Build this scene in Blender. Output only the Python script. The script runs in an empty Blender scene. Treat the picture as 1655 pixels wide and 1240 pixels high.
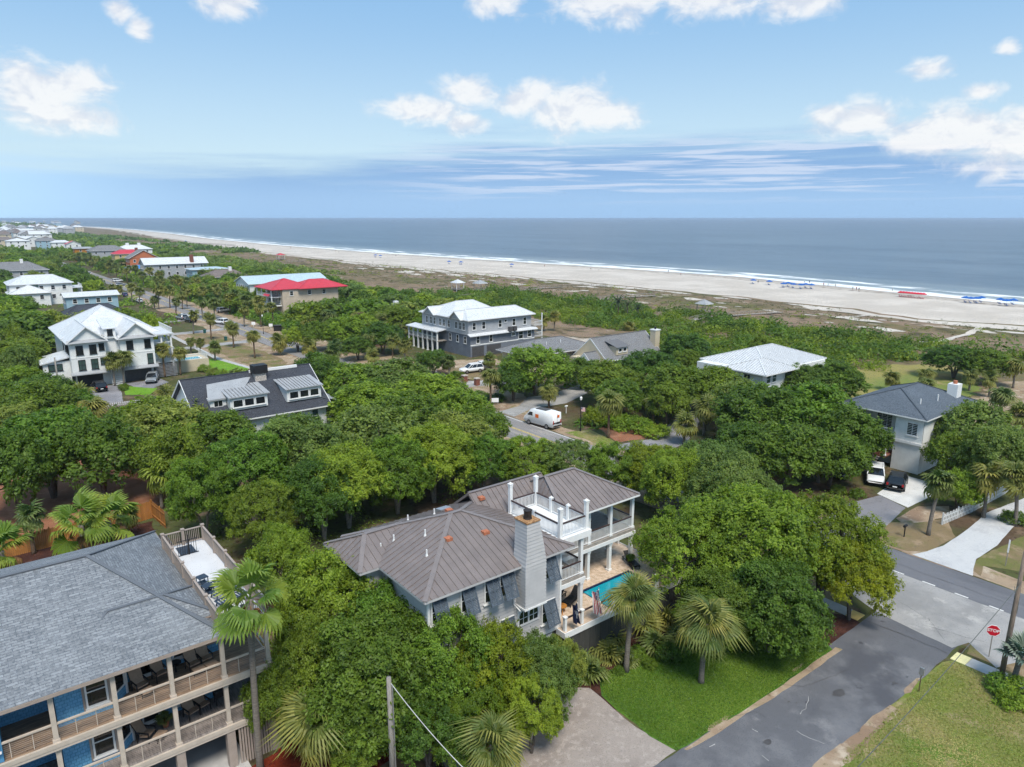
import bpy, math, random
import numpy as np
from mathutils import Vector, Matrix
random.seed(7); rng = np.random.default_rng(7)
sc = bpy.context.scene; col = sc.collection
# World axes: X runs from the town towards the sea, Y runs along the shore, Z is up; units are metres.
CAM_H = 30.0; YAW = math.radians(38.3); FPX = 1148.0; PITCH = math.atan2(620-353, FPX)
# ---------------------------------------------------------------- camera
cam_d = bpy.data.cameras.new('camera'); cam_d.sensor_width = 36.0; cam_d.lens = FPX/1655*36.0
cam_d.clip_start = 0.5; cam_d.clip_end = 120000
cam = bpy.data.objects.new('camera', cam_d); col.objects.link(cam)
cam.location = (0, 0, CAM_H); cam.rotation_euler = (math.pi/2-PITCH, 0, -YAW); sc.camera = cam
# ---------------------------------------------------------------- view, sun, sky
vs = sc.view_settings; vs.view_transform = 'Standard'; vs.look = 'None'; vs.exposure = 0.45; vs.gamma = 1.0; vs.use_curve_mapping = False
SUN_EL = math.radians(58); SUN_AZ = math.radians(200)      # azimuth of the sun measured from +Y towards +X
sd = bpy.data.lights.new('sun', 'SUN'); sd.energy = 3.0; sd.angle = math.radians(20); sd.color = (1.0, 0.94, 0.84)
sun = bpy.data.objects.new('sun', sd); col.objects.link(sun)
sdir = Vector((math.sin(SUN_AZ)*math.cos(SUN_EL), math.cos(SUN_AZ)*math.cos(SUN_EL), math.sin(SUN_EL)))
sun.rotation_euler = sdir.to_track_quat('Z', 'Y').to_euler(); sun.location = (0, 0, 80)

class NT:
    def __init__(s, tree): s.t = tree; tree.nodes.clear()
    def n(s, typ, **kw):
        nd = s.t.nodes.new(typ)
        for k, v in kw.items(): setattr(nd, k, v)
        return nd
    def put(s, sock, v):
        if v is None: return
        if isinstance(v, bpy.types.NodeSocket): s.t.links.new(v, sock)
        elif isinstance(v, (tuple, list)) and len(v) == 3 and sock.type == 'RGBA': sock.default_value = (*v, 1)
        else: sock.default_value = v
    def m(s, op, a, b=None, c=None, clamp=False):
        nd = s.n('ShaderNodeMath', operation=op, use_clamp=clamp)
        for i, v in enumerate((a, b, c)): s.put(nd.inputs[i], v)
        return nd.outputs[0]
    def ss(s, v, a, b):      # smooth step of v between a and b
        nd = s.n('ShaderNodeMapRange', interpolation_type='SMOOTHSTEP', clamp=True)
        for i, x in enumerate((v, a, b, 0., 1.)): s.put(nd.inputs[i], x)
        return nd.outputs[0]
    def mix(s, f, a, b, blend='MIX'):
        nd = s.n('ShaderNodeMix', data_type='RGBA', blend_type=blend)
        s.put(nd.inputs[0], f); s.put(nd.inputs[6], a); s.put(nd.inputs[7], b)
        return nd.outputs[2]
    def noise(s, vec, scale, detail=4., rough=.55, dist=0.):
        nd = s.n('ShaderNodeTexNoise'); s.put(nd.inputs['Vector'], vec)
        for k, v in (('Scale', scale), ('Detail', detail), ('Roughness', rough), ('Distortion', dist)): s.put(nd.inputs[k], v)
        return nd.outputs['Fac']
    def comb(s, x, y, z):
        nd = s.n('ShaderNodeCombineXYZ')
        for i, v in enumerate((x, y, z)): s.put(nd.inputs[i], v)
        return nd.outputs[0]
    def sep(s, v):
        nd = s.n('ShaderNodeSeparateXYZ'); s.put(nd.inputs[0], v); return nd.outputs

def pix_dir(px, py):      # direction seen at a pixel of the photograph: azimuth from +Y towards +X, elevation
    x = (px-827.5)/FPX; y = (620-py)/FPX
    f = math.cos(PITCH)+y*math.sin(PITCH); z = -math.sin(PITCH)+y*math.cos(PITCH)
    return math.atan2(x, f), math.atan2(z, math.hypot(x, f))

world = bpy.data.worlds.new('World'); sc.world = world; world.use_nodes = True
def make_sky():
    w = NT(world.node_tree)
    sky = w.n('ShaderNodeTexSky', sky_type='NISHITA', sun_disc=False, sun_elevation=SUN_EL, sun_rotation=SUN_AZ, altitude=20.0, air_density=1.0, dust_density=1.4, ozone_density=1.6)
    d = w.n('ShaderNodeTexCoord').outputs['Generated']
    x, y, z = w.sep(d)
    az0 = w.m('ARCTAN2', x, y); el = w.m('ARCSINE', z)
    az = w.m('WRAP', w.m('SUBTRACT', az0, YAW), 0.80, -0.80)      # the run of clouds goes on all the way round
    # sky behind the clouds: clear blue, paler lower down, slate blue bank over the horizon
    clear = w.mix(.74, sky.outputs[0], w.mix(w.ss(el, .02, .30), (5.6, 7.4, 8.5), (2.6, 4.9, 7.7)))
    st = w.comb(w.m('MULTIPLY', az, 2.2), w.m('MULTIPLY', el, 46.), 0.)
    n1 = w.noise(st, 1.0, 5., .6, .4)
    st2 = w.comb(w.m('MULTIPLY', az, 5.), w.m('MULTIPLY', el, 120.), 3.)
    n2 = w.noise(st2, 1.0, 4., .6, .3)
    top = w.m('ADD', .088, w.m('MULTIPLY', w.ss(az, -.30, .0), .028))
    top = w.m('SUBTRACT', top, w.m('MULTIPLY', w.ss(az, .45, .7), .03))
    e2 = w.m('ADD', el, w.m('MULTIPLY', w.m('SUBTRACT', n1, .5), .085))
    bank = w.m('SUBTRACT', 1., w.ss(e2, w.m('SUBTRACT', top, .05), top))
    bcol = w.mix(w.ss(az, -.70, -.30), (4.3, 6.6, 9.0), w.mix(w.ss(el, .015, .075), (2.8, 4.6, 7.2), (1.8, 3.4, 6.1)))
    c1 = w.mix(w.m('MULTIPLY', bank, .86), clear, bcol)
    # pale streaks inside the bank, over the middle and the right
    band = w.m('MULTIPLY', w.ss(el, .012, .05), w.m('SUBTRACT', 1., w.ss(el, .085, .115)))
    band = w.m('MULTIPLY', band, w.ss(az, -.25, .02))
    sfac = w.m('MULTIPLY', w.ss(n2, .46, .62), w.m('MULTIPLY', band, .66))
    c2 = w.mix(sfac, c1, (6.0, 6.7, 7.9))
    # cumulus
    blobs = [(70,150,75,42),(118,135,50,28),(105,185,60,30),(35,125,30,30),(690,178,88,24),(752,150,52,26),(752,196,36,20),(850,160,70,30),(920,175,85,42),(965,190,70,28),
             (1395,190,62,28),(1560,215,115,40),(1640,225,90,44),(1500,232,70,26),(1500,112,30,15),(1628,78,17,11),(1590,148,24,13),(225,45,18,18),(190,14,22,20),(368,2,48,24),
             (800,6,46,24),(1000,-6,110,40),(1150,-10,120,34),(1290,-4,70,28),(1350,185,40,20)]
    ae = w.comb(az, el, 0.); best = None
    for (bx, by, a, b) in blobs:
        ba, be = pix_dir(bx, by); sx, sy = FPX/a*.90, FPX/b*.90
        q = w.n('ShaderNodeVectorMath', operation='MULTIPLY_ADD'); w.put(q.inputs[0], ae); q.inputs[1].default_value = (sx, sy, 0); q.inputs[2].default_value = (-ba*sx, -be*sy, 0)
        ln = w.n('ShaderNodeVectorMath', operation='LENGTH'); w.put(ln.inputs[0], q.outputs[0])
        best = ln.outputs['Value'] if best is None else w.m('MINIMUM', best, ln.outputs['Value'])
    best = w.m('SUBTRACT', 1., best)
    # higher than the picture the same clouds seen from below
    pl = w.comb(w.m('DIVIDE', x, w.m('ADD', z, .25)), w.m('DIVIDE', y, w.m('ADD', z, .25)), 0.)
    hi = w.m('MULTIPLY', w.m('SUBTRACT', w.noise(pl, 1.7, 3., .5), .57), 7.)
    hi = w.m('SUBTRACT', hi, w.m('MULTIPLY', w.m('SUBTRACT', 1., w.ss(el, .27, .36)), 3.))
    best = w.m('MAXIMUM', w.m('MAXIMUM', best, hi), -1.2)
    cv = w.comb(w.m('MULTIPLY', az, 22.), w.m('MULTIPLY', el, 34.), 0.)
    f1 = w.noise(cv, 1.0, 6., .62, .35)
    dens = w.m('ADD', best, w.m('MULTIPLY', w.m('SUBTRACT', f1, .52), 1.75))
    mask = w.ss(dens, -.10, .66)
    cv2 = w.comb(w.m('MULTIPLY', az, 22.), w.m('SUBTRACT', w.m('MULTIPLY', el, 34.), .42), 0.)
    f2 = w.noise(cv2, 1.0, 3., .6, .35)
    shade = w.ss(w.m('ADD', w.m('SUBTRACT', f1, f2), w.m('MULTIPLY', dens, .12)), -.12, .16)
    ccol = w.mix(shade, (6.3, 6.5, 7.1), (8.2, 8.1, 8.0))
    c3 = w.mix(w.m('MULTIPLY', mask, .80), c2, ccol)
    below = w.m('SUBTRACT', 1., w.ss(el, -.02, 0.))
    c4 = w.mix(below, c3, (2.0, 2.6, 3.2))
    bg = w.n('ShaderNodeBackground'); w.put(bg.inputs[0], c4); bg.inputs[1].default_value = 0.09
    out = w.n('ShaderNodeOutputWorld'); w.t.links.new(bg.outputs[0], out.inputs[0])
make_sky()
world.cycles.sampling_method = 'MANUAL'; world.cycles.sample_map_resolution = 512
sc.cycles.max_bounces = 6; sc.cycles.diffuse_bounces = 3; sc.cycles.glossy_bounces = 3; sc.cycles.transmission_bounces = 4; sc.cycles.transparent_max_bounces = 6
sc.cycles.use_denoising = True; sc.cycles.use_adaptive_sampling = True; sc.cycles.adaptive_min_samples = 8; sc.cycles.adaptive_threshold = 0.02
sc.cycles.caustics_reflective = False; sc.cycles.caustics_refractive = False

# ---------------------------------------------------------------- surveying: where a line of sight meets a level or an upright plane
def _ray(px, py):
    x = (px-827.5)/FPX; y = (620-py)/FPX
    f = math.cos(PITCH)+y*math.sin(PITCH)
    return (x*math.cos(YAW)+f*math.sin(YAW), -x*math.sin(YAW)+f*math.cos(YAW), -math.sin(PITCH)+y*math.cos(PITCH))
def at(px, py, z=0.):
    d = _ray(px, py); t = (z-CAM_H)/d[2]; return Vector((d[0]*t, d[1]*t, z))
def at_y(px, py, y):
    d = _ray(px, py); t = y/d[1]; return Vector((d[0]*t, y, CAM_H+d[2]*t))
def at_x(px, py, x):
    d = _ray(px, py); t = x/d[0]; return Vector((x, d[1]*t, CAM_H+d[2]*t))
def proj(p):
    X = p[0]*math.cos(YAW)-p[1]*math.sin(YAW); Y = p[0]*math.sin(YAW)+p[1]*math.cos(YAW); dz = p[2]-CAM_H
    d = Y*math.cos(PITCH)-dz*math.sin(PITCH); u = Y*math.sin(PITCH)+dz*math.cos(PITCH)
    return 827.5+FPX*X/d, 620-FPX*u/d, d

# ---------------------------------------------------------------- materials
MATS = {}
def mat(name, c, rough=.8, var=.14, scale=2.0, c2=None, bump=0., bscale=None, metal=0., spec=.3, stretch=None, rnd=0., detail=5., lo=.3, hi=.7):
    if name in MATS: return MATS[name]
    m = bpy.data.materials.new(name); m.use_nodes = True; w = NT(m.node_tree)
    tc = w.n('ShaderNodeTexCoord').outputs['Object']; v = tc
    if stretch:
        mp = w.n('ShaderNodeMapping'); w.put(mp.inputs[0], tc); mp.inputs['Scale'].default_value = stretch; v = mp.outputs[0]
    nz = w.noise(v, scale, detail, .6)
    a = tuple(k*(1-var) for k in c); b = c2 or tuple(min(k*(1+var), .95) for k in c)
    cc = w.mix(w.ss(nz, lo, hi), a, b)
    if rnd:
        oi = w.n('ShaderNodeObjectInfo').outputs['Random']
        cc = w.mix(1., cc, w.comb(*(w.m('ADD', 1-rnd/2, w.m('MULTIPLY', oi, rnd)),)*3), 'MULTIPLY')
    bs = w.n('ShaderNodeBsdfPrincipled'); w.put(bs.inputs['Base Color'], cc)
    bs.inputs['Roughness'].default_value = rough; bs.inputs['Metallic'].default_value = metal; bs.inputs['Specular IOR Level'].default_value = spec
    if bump:
        bp = w.n('ShaderNodeBump'); bp.inputs['Strength'].default_value = bump; bp.inputs['Distance'].default_value = .05
        w.put(bp.inputs['Height'], w.noise(v, bscale or scale*6, 4., .6)); w.put(bs.inputs['Normal'], bp.outputs[0])
    o = w.n('ShaderNodeOutputMaterial'); w.t.links.new(bs.outputs[0], o.inputs[0])
    MATS[name] = m; return m
def leaf_mat(name, c, c2, dry=None, trans=.42):
    m = bpy.data.materials.new(name); m.use_nodes = True; w = NT(m.node_tree)
    at_ = w.n('ShaderNodeAttribute', attribute_name='tint').outputs['Fac']
    oi = w.n('ShaderNodeObjectInfo').outputs['Random']
    f = w.m('ADD', w.m('MULTIPLY', w.m('POWER', at_, 1.25), .82), w.m('MULTIPLY', oi, .18))
    cc = w.mix(f, c, c2)
    if dry: cc = w.mix(w.ss(at_, .93, 1.), cc, dry)
    cc = w.mix(1., cc, w.comb(w.m('ADD', .68, w.m('MULTIPLY', oi, .50)), w.m('ADD', .86, w.m('MULTIPLY', oi, .22)), 1.), 'MULTIPLY')
    bs = w.n('ShaderNodeBsdfPrincipled'); w.put(bs.inputs['Base Color'], cc); bs.inputs['Roughness'].default_value = .5; bs.inputs['Specular IOR Level'].default_value = .28
    tr = w.n('ShaderNodeBsdfTranslucent'); w.put(tr.inputs[0], w.mix(1., cc, (1.25, 1.35, .6), 'MULTIPLY'))
    mx = w.n('ShaderNodeMixShader'); mx.inputs[0].default_value = trans
    w.t.links.new(bs.outputs[0], mx.inputs[1]); w.t.links.new(tr.outputs[0], mx.inputs[2])
    o = w.n('ShaderNodeOutputMaterial'); w.t.links.new(mx.outputs[0], o.inputs[0]); MATS[name] = m; return m
def uv_brick_mat(name, c, c2, mortar, w_, h_, rough=.85, off=.5, msize=.012, bump=.5, rndmix=.5):
    m = bpy.data.materials.new(name); m.use_nodes = True; w = NT(m.node_tree)
    uv = w.n('ShaderNodeUVMap').outputs[0]
    b = w.n('ShaderNodeTexBrick', offset=off); w.put(b.inputs['Vector'], uv)
    for k, v in (('Color1', c), ('Color2', c2), ('Mortar', mortar), ('Scale', 1.), ('Mortar Size', msize), ('Bias', 0.), ('Brick Width', w_), ('Row Height', h_)): w.put(b.inputs[k], v)
    nz = w.noise(uv, 6., 4.); nz2 = w.noise(uv, .35, 4.)
    cc = w.mix(rndmix, b.outputs[0], w.mix(w.ss(nz, .35, .65), tuple(k*.72 for k in c), tuple(k*1.2 for k in c2)))
    cc = w.mix(w.m('MULTIPLY', w.ss(nz2, .45, .7), .25), cc, tuple(k*1.25 for k in c2))
    bs = w.n('ShaderNodeBsdfPrincipled'); w.put(bs.inputs['Base Color'], cc); bs.inputs['Roughness'].default_value = rough; bs.inputs['Specular IOR Level'].default_value = .25
    bp = w.n('ShaderNodeBump'); bp.inputs['Strength'].default_value = bump; bp.inputs['Distance'].default_value = .02
    w.put(bp.inputs['Height'], w.m('SUBTRACT', 1., b.outputs['Fac'])); w.put(bs.inputs['Normal'], bp.outputs[0])
    o = w.n('ShaderNodeOutputMaterial'); w.t.links.new(bs.outputs[0], o.inputs[0]); MATS[name] = m; return m

mat('white', (.74,.74,.73), .55, .04, 3.); mat('white_roof', (.58,.595,.61), .45, .08, 1.2, spec=.5); mat('pale_grey_roof', (.33,.34,.355), .5, .08, .9)
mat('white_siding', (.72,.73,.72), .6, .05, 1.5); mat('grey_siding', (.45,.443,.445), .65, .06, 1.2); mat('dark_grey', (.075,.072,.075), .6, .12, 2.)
mat('shutter', (.075,.095,.12), .5, .12, 3.); mat('metal_roof', (.185,.155,.146), .42, .10, .7, spec=.5, rnd=.12, stretch=(1,1,3)); mat('roof_trim', (.20,.175,.17), .45, .06, 2.)
mat('brown_rail', (.055,.030,.026), .5, .2, 4.); mat('terracotta', (.42,.15,.08), .7, .15, 6.); mat('rust', (.30,.13,.05), .8, .4, 9., c2=(.5,.3,.15)); mat('iron', (.03,.024,.022), .6, .3, 6.)
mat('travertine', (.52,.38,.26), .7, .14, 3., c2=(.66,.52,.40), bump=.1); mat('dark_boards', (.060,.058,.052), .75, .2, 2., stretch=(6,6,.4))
mat('tan_trim', (.34,.28,.24), .6, .08, 2.); mat('tan_light', (.50,.43,.36), .6, .08, 2.); mat('porch_floor', (.24,.165,.12), .8, .25, 1.5, stretch=(1,8,1), c2=(.38,.26,.17))
mat('porch_floor_grey', (.20,.175,.165), .8, .25, 1.5, stretch=(8,1,1), c2=(.31,.27,.25)); mat('membrane', (.60,.60,.61), .6, .05, .8); mat('sling', (.40,.28,.20), .8, .08, 8.); mat('black', (.018,.018,.02), .5, .2, 4.)
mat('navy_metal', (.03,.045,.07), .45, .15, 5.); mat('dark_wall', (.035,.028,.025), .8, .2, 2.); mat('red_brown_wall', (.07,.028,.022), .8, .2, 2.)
mat('cream_cushion', (.55,.46,.36), .9, .08, 5.); mat('green_pillow', (.03,.07,.06), .9, .1, 6.); mat('concrete', (.42,.41,.40), .85, .12, .9, bump=.15); mat('concrete_light', (.60,.59,.57), .85, .08, .7, bump=.1)
mat('wood_pole', (.20,.155,.125), .85, .3, 3., stretch=(8,8,.6), bump=.3); mat('grey_pole', (.26,.24,.215), .85, .25, 3., stretch=(8,8,.6), bump=.3); mat('steel', (.45,.45,.46), .4, .1, 3., metal=.7); mat('rusty_post', (.11,.065,.04), .8, .3, 8.)
mat('cedar', (.36,.155,.04), .75, .22, 2., stretch=(5,5,.4), rnd=.35); mat('bark', (.105,.085,.07), .9, .3, 6., bump=.5); mat('bark_pale', (.22,.195,.17), .9, .25, 6., bump=.4)
mat('palm_trunk', (.19,.165,.14), .9, .25, 3., stretch=(1,1,7), bump=.6); mat('palm_trunk_brown', (.15,.10,.065), .9, .3, 4., stretch=(1,1,5), bump=.6)
mat('stop_red', (.55,.012,.03), .4, .05, 2.); mat('sign_white', (.85,.85,.85), .5, .02, 2.); mat('tactile', (.66,.47,.16), .8, .08, 6.); mat('tactile_pale', (.72,.66,.36), .8, .08, 6.)
mat('paint_white', (.74,.73,.70), .7, .12, 8.); mat('paint_yellow', (.62,.46,.10), .7, .2, 5.); mat('wire', (.10,.11,.10), .6, .1, 2.); mat('wire_pale', (.5,.5,.5), .5, .1, 2.)
mat('tyre', (.018,.018,.018), .85, .1, 5.); mat('rim', (.35,.35,.36), .35, .1, 5., metal=.8); mat('car_white', (.74,.75,.76), .22, .02, 1., spec=.6); mat('car_black', (.012,.013,.016), .18, .05, 1., spec=.7); mat('car_silver', (.36,.38,.40), .25, .03, 1., metal=.5)
mat('car_blue', (.02,.04,.16), .25, .05, 1., spec=.6); mat('tail_red', (.35,.01,.01), .3, .05, 2.); mat('lamp', (.75,.77,.8), .15, .02, 2., spec=.7); mat('orange', (.75,.16,.02), .5, .05, 2.)
mat('bin_green', (.02,.10,.09), .5, .1, 3.); mat('brick_red', (.22,.085,.06), .85, .25, 4.); mat('wood_grey', (.30,.27,.24), .9, .2, 2., stretch=(1,6,1)); mat('umb_blue', (.01,.11,.42), .8, .1, 3.); mat('umb_red', (.55,.015,.04), .8, .1, 3.)
mat('tile_edge', (.012,.02,.06), .4, .2, 8.); mat('pot', (.30,.12,.05), .8, .1, 4.)
mat('stone', (.42,.36,.31), .85, .35, 5., c2=(.62,.56,.5)); mat('lattice', (.2,.2,.21), .7, .1, 3.)
def glass_mat(name, c, rough=.08):
    m = mat(name, c, rough, .1, 1., spec=.8); return m
glass_mat('glass_dark', (.014,.017,.02)); glass_mat('glass_green', (.05,.085,.08)); glass_mat('car_glass', (.01,.012,.015), .05)

# ---------------------------------------------------------------- mesh building
class MB:
    def __init__(s): s.v = []; s.f = []; s.uv = []
    def poly(s, pts, uv=None):
        b = len(s.v); s.v += [tuple(p) for p in pts]; s.f.append(tuple(range(b, b+len(pts)))); s.uv.append(uv); return s
    def raw(s, vs_, fs_):
        b = len(s.v); s.v += [tuple(p) for p in vs_]
        for f in fs_: s.f.append(tuple(b+i for i in f)); s.uv.append(None)
        return s
    def box(s, x0, x1, y0, y1, z0, z1):
        return s.raw([(x0,y0,z0),(x1,y0,z0),(x1,y1,z0),(x0,y1,z0),(x0,y0,z1),(x1,y0,z1),(x1,y1,z1),(x0,y1,z1)],
                     [(0,3,2,1),(4,5,6,7),(0,1,5,4),(1,2,6,5),(2,3,7,6),(3,0,4,7)])
    def bar(s, p0, p1, w, h=None, up=(0,0,1)):      # a square bar from p0 to p1
        p0, p1 = Vector(p0), Vector(p1); d = (p1-p0).normalized(); u = Vector(up)
        if abs(d.dot(u)) > .98: u = Vector((1,0,0))
        a = d.cross(u).normalized()*(w/2); b = a.cross(d).normalized()*((h or w)/2)
        vs_ = [p+i*a+j*b for p in (p0, p1) for i, j in ((-1,-1),(1,-1),(1,1),(-1,1))]
        return s.raw(vs_, [(0,1,2,3),(7,6,5,4),(0,4,5,1),(1,5,6,2),(2,6,7,3),(3,7,4,0)])
    def tube(s, pts, rs, n=8, cap=True):
        pts = [Vector(p) for p in pts]; rings = []
        if not isinstance(rs, (list, tuple)): rs = [rs]*len(pts)
        ref = Vector((1, 0, 0)); b = len(s.v)
        for i, p in enumerate(pts):
            d = (pts[min(i+1, len(pts)-1)]-pts[max(i-1, 0)]).normalized()
            if abs(d.dot(ref)) > .95: ref = Vector((0, 1, 0))
            a = (ref-d*ref.dot(d)).normalized(); c = d.cross(a); ref = a
            s.v += [tuple(p+(a*math.cos(t)+c*math.sin(t))*rs[i]) for t in [2*math.pi*k/n for k in range(n)]]
        for i in range(len(pts)-1):
            for k in range(n):
                s.f.append((b+i*n+k, b+i*n+(k+1)%n, b+(i+1)*n+(k+1)%n, b+(i+1)*n+k)); s.uv.append(None)
        if cap:
            s.f.append(tuple(b+k for k in range(n-1, -1, -1))); s.f.append(tuple(b+(len(pts)-1)*n+k for k in range(n))); s.uv += [None, None]
        return s
    def prism(s, pts, z0, z1):
        n = len(pts); vs_ = [(p[0], p[1], z0) for p in pts]+[(p[0], p[1], z1) for p in pts]
        return s.raw(vs_, [tuple(range(n-1, -1, -1)), tuple(range(n, 2*n))]+[(i, (i+1) % n, n+(i+1) % n, n+i) for i in range(n)])
    def build(s, name, m, parent=None, loc=None, smooth=False, rz=None):
        me = bpy.data.meshes.new(name); me.from_pydata(s.v, [], s.f)
        if any(u is not None for u in s.uv):
            lay = me.uv_layers.new(name='UVMap')
            for p, u in zip(me.polygons, s.uv):
                for k, li in enumerate(p.loop_indices): lay.data[li].uv = u[k] if u else me.vertices[me.loops[li].vertex_index].co[:2]
        if smooth: me.polygons.foreach_set('use_smooth', [True]*len(me.polygons))
        o = bpy.data.objects.new(name, me); me.materials.append(MATS[m] if isinstance(m, str) else m); col.objects.link(o)
        if parent: o.parent = parent
        if loc is not None: o.location = loc
        if rz is not None: o.rotation_euler.z = rz
        return o
def tag(o, label, cat, group=None):
    o['label'] = label; o['category'] = cat
    if group: o['group'] = group
    return o
def thing(name, label, cat, loc=(0,0,0), rz=0., group=None):
    o = bpy.data.objects.new(name, None); col.objects.link(o); o.location = loc; o.rotation_euler.z = rz; o.empty_display_size = .3
    return tag(o, label, cat, group)
def dup(root, loc=None, rz=None, scale=None, label=None, group=None):
    r = root.copy(); col.objects.link(r)
    if loc is not None: r.location = loc
    if rz is not None: r.rotation_euler.z = rz
    if scale is not None: r.scale = scale if isinstance(scale, (tuple, list)) else (scale,)*3
    if label: r['label'] = label
    if group: r['group'] = group
    for ch in KIDS.get(root.name, root.children):
        c = ch.copy(); col.objects.link(c); c.parent = r
        for g in ch.children:
            e = g.copy(); col.objects.link(e); e.parent = c
    return r
KIDS = {}
def struct(o): o['kind'] = 'structure'; return o
def stuff(o): o['kind'] = 'stuff'; return o
# ================================================================ the setting: ground, roads, beach, sea
from mathutils import noise as mnoise
def interp(tab, y):
    if y <= tab[0][0]: return tab[0][1]
    for (a, b), (c, d) in zip(tab, tab[1:]):
        if y <= c: return b+(d-b)*(y-a)/(c-a)
    return tab[-1][1]
SHORE = [(-1500,300),(90,315),(127,322),(232,343),(324,342),(442,331),(623,320),(852,317),(1137,329),(1604,379),(2174,420),(3000,450),(4000,380),(5000,200),(5600,-400)]
VEG = [(-1500,236),(66,236),(88,228),(110,235),(160,240),(224,238),(310,233),(432,223),(610,226),(830,239),(1312,280),(1745,325),(2200,365),(3000,400),(4000,330),(5000,160),(5600,-430)]
def shore(y): return interp(SHORE, y)
def veg(y): return interp(VEG, y)
def dune_h(x, y):
    t = min(max((x-122)/25, 0), 1)*min(max((veg(y)-x)/14, 0), 1)
    t *= min(1, max(0, max((x-162)/15, (24-y)/12, (y-70)/12)))      # level garden ground behind the slate-roofed house
    n = mnoise.fractal(Vector((x*.045, y*.03, 2.)), 1., 2., 4)
    return .03+t*(.55+.9*n) if t > 0 else .03
def ground_mat(name, cols, scales, rough=.95, bump=.35, bsc=8., stretch=(1,1,1)):
    # cols: base, then (colour, scale, lo, hi) layers
    m = bpy.data.materials.new(name); m.use_nodes = True; w = NT(m.node_tree)
    tc = w.n('ShaderNodeTexCoord').outputs['Object']; mp = w.n('ShaderNodeMapping'); w.put(mp.inputs[0], tc); mp.inputs['Scale'].default_value = stretch
    c = cols
    for i, (cc, s, lo, hi) in enumerate(scales):
        of = w.n('ShaderNodeMapping'); w.put(of.inputs[0], mp.outputs[0]); of.inputs['Location'].default_value = (i*13.7, i*7.1, i*3.3)
        c = w.mix(w.ss(w.noise(of.outputs[0], s, 6., .62), lo, hi), c, cc)
    bs = w.n('ShaderNodeBsdfPrincipled'); w.put(bs.inputs['Base Color'], c); bs.inputs['Roughness'].default_value = rough; bs.inputs['Specular IOR Level'].default_value = .2
    if bump:
        bp = w.n('ShaderNodeBump'); bp.inputs['Strength'].default_value = bump; bp.inputs['Distance'].default_value = .06
        w.put(bp.inputs['Height'], w.noise(tc, bsc, 5., .7)); w.put(bs.inputs['Normal'], bp.outputs[0])
    o = w.n('ShaderNodeOutputMaterial'); w.t.links.new(bs.outputs[0], o.inputs[0]); MATS[name] = m; return m
ground_mat('forest_floor', (.095,.062,.038), [((.075,.085,.028), .06, .38, .52), ((.17,.115,.075), .35, .52, .68), ((.04,.025,.016), 1.7, .5, .72)])
ground_mat('lawn_green', (.060,.138,.014), [((.082,.172,.018), .20, .42, .60), ((.036,.088,.011), .5, .48, .68), ((.13,.185,.040), 1.3, .55, .72), ((.030,.070,.010), 5., .48, .70), ((.12,.17,.04), 14., .56, .74)], bump=.6, bsc=25.)
ground_mat('lawn_mixed', (.150,.195,.032), [((.255,.215,.085), .17, .40, .56), ((.095,.175,.020), .13, .50, .62), ((.33,.26,.15), .5, .55, .70), ((.10,.13,.03), 4., .50, .70), ((.30,.26,.13), 11., .56, .74)], bump=.6, bsc=25.)
ground_mat('lawn_bright', (.13,.27,.02), [((.19,.31,.04), .3, .45, .65), ((.09,.19,.02), 2., .5, .75)], bump=.4, bsc=20.)
ground_mat('dry_grass', (.21,.155,.085), [((.14,.145,.045), .22, .46, .62), ((.30,.22,.14), .4, .52, .68), ((.11,.08,.05), 5., .55, .75)], bump=.5, bsc=18.)
ground_mat('dune_lawn', (.25,.22,.07), [((.15,.19,.045), .05, .45, .62), ((.33,.25,.12), .12, .55, .7)], bump=.2)
ground_mat('dirt_tan', (.34,.255,.175), [((.25,.17,.115), .22, .45, .62), ((.46,.38,.29), .6, .50, .68), ((.20,.17,.075), .5, .54, .68), ((.13,.11,.05), 3., .58, .74)], bump=.4)
ground_mat('dirt_red', (.27,.12,.068), [((.20,.085,.045), .3, .45, .65), ((.34,.17,.10), .8, .52, .7)], bump=.4)
ground_mat('mulch', (.055,.022,.016), [((.085,.035,.024), 1.2, .45, .65), ((.024,.012,.010), 6., .5, .7)], bump=.9, bsc=18.)
ground_mat('mulch_red', (.20,.03,.012), [((.13,.02,.01), 2., .45, .65), ((.06,.012,.008), 7., .55, .75)], bump=.9, bsc=18.)
ground_mat('asphalt', (.122,.124,.136), [((.168,.169,.180), .15, .45, .58), ((.225,.222,.228), .24, .55, .66), ((.086,.088,.100), .11, .50, .63), ((.060,.060,.068), .8, .66, .72), ((.088,.09,.10), 18., .5, .7)], rough=.85, bump=.25, bsc=30.)
ground_mat('asphalt_main', (.155,.157,.172), [((.115,.117,.13), .10, .45, .62), ((.20,.20,.21), .5, .54, .70), ((.12,.12,.13), 14., .5, .72)], rough=.88, bump=.2, bsc=30., stretch=(2.5,.5,1))
ground_mat('asphalt_pale', (.245,.232,.228), [((.19,.182,.182), .10, .45, .62), ((.31,.285,.265), .4, .54, .70), ((.20,.19,.19), 6., .5, .72)], rough=.9, bump=.15, bsc=20., stretch=(2.5,.4,1))
ground_mat('worn_concrete', (.33,.32,.31), [((.245,.24,.235), .20, .45, .62), ((.45,.43,.405), .33, .53, .66), ((.28,.27,.265), 10., .5, .72)], rough=.9, bump=.2, bsc=24.)
ground_mat('paver', (.33,.285,.255), [((.27,.23,.205), .3, .45, .62), ((.39,.34,.305), 2.5, .5, .66), ((.24,.205,.18), 11., .52, .7)], rough=.9, bump=.7, bsc=9.)
ground_mat('drive_white', (.50,.50,.50), [((.42,.42,.43), .3, .45, .65), ((.56,.55,.54), 3., .5, .7)], bump=.1)
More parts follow.
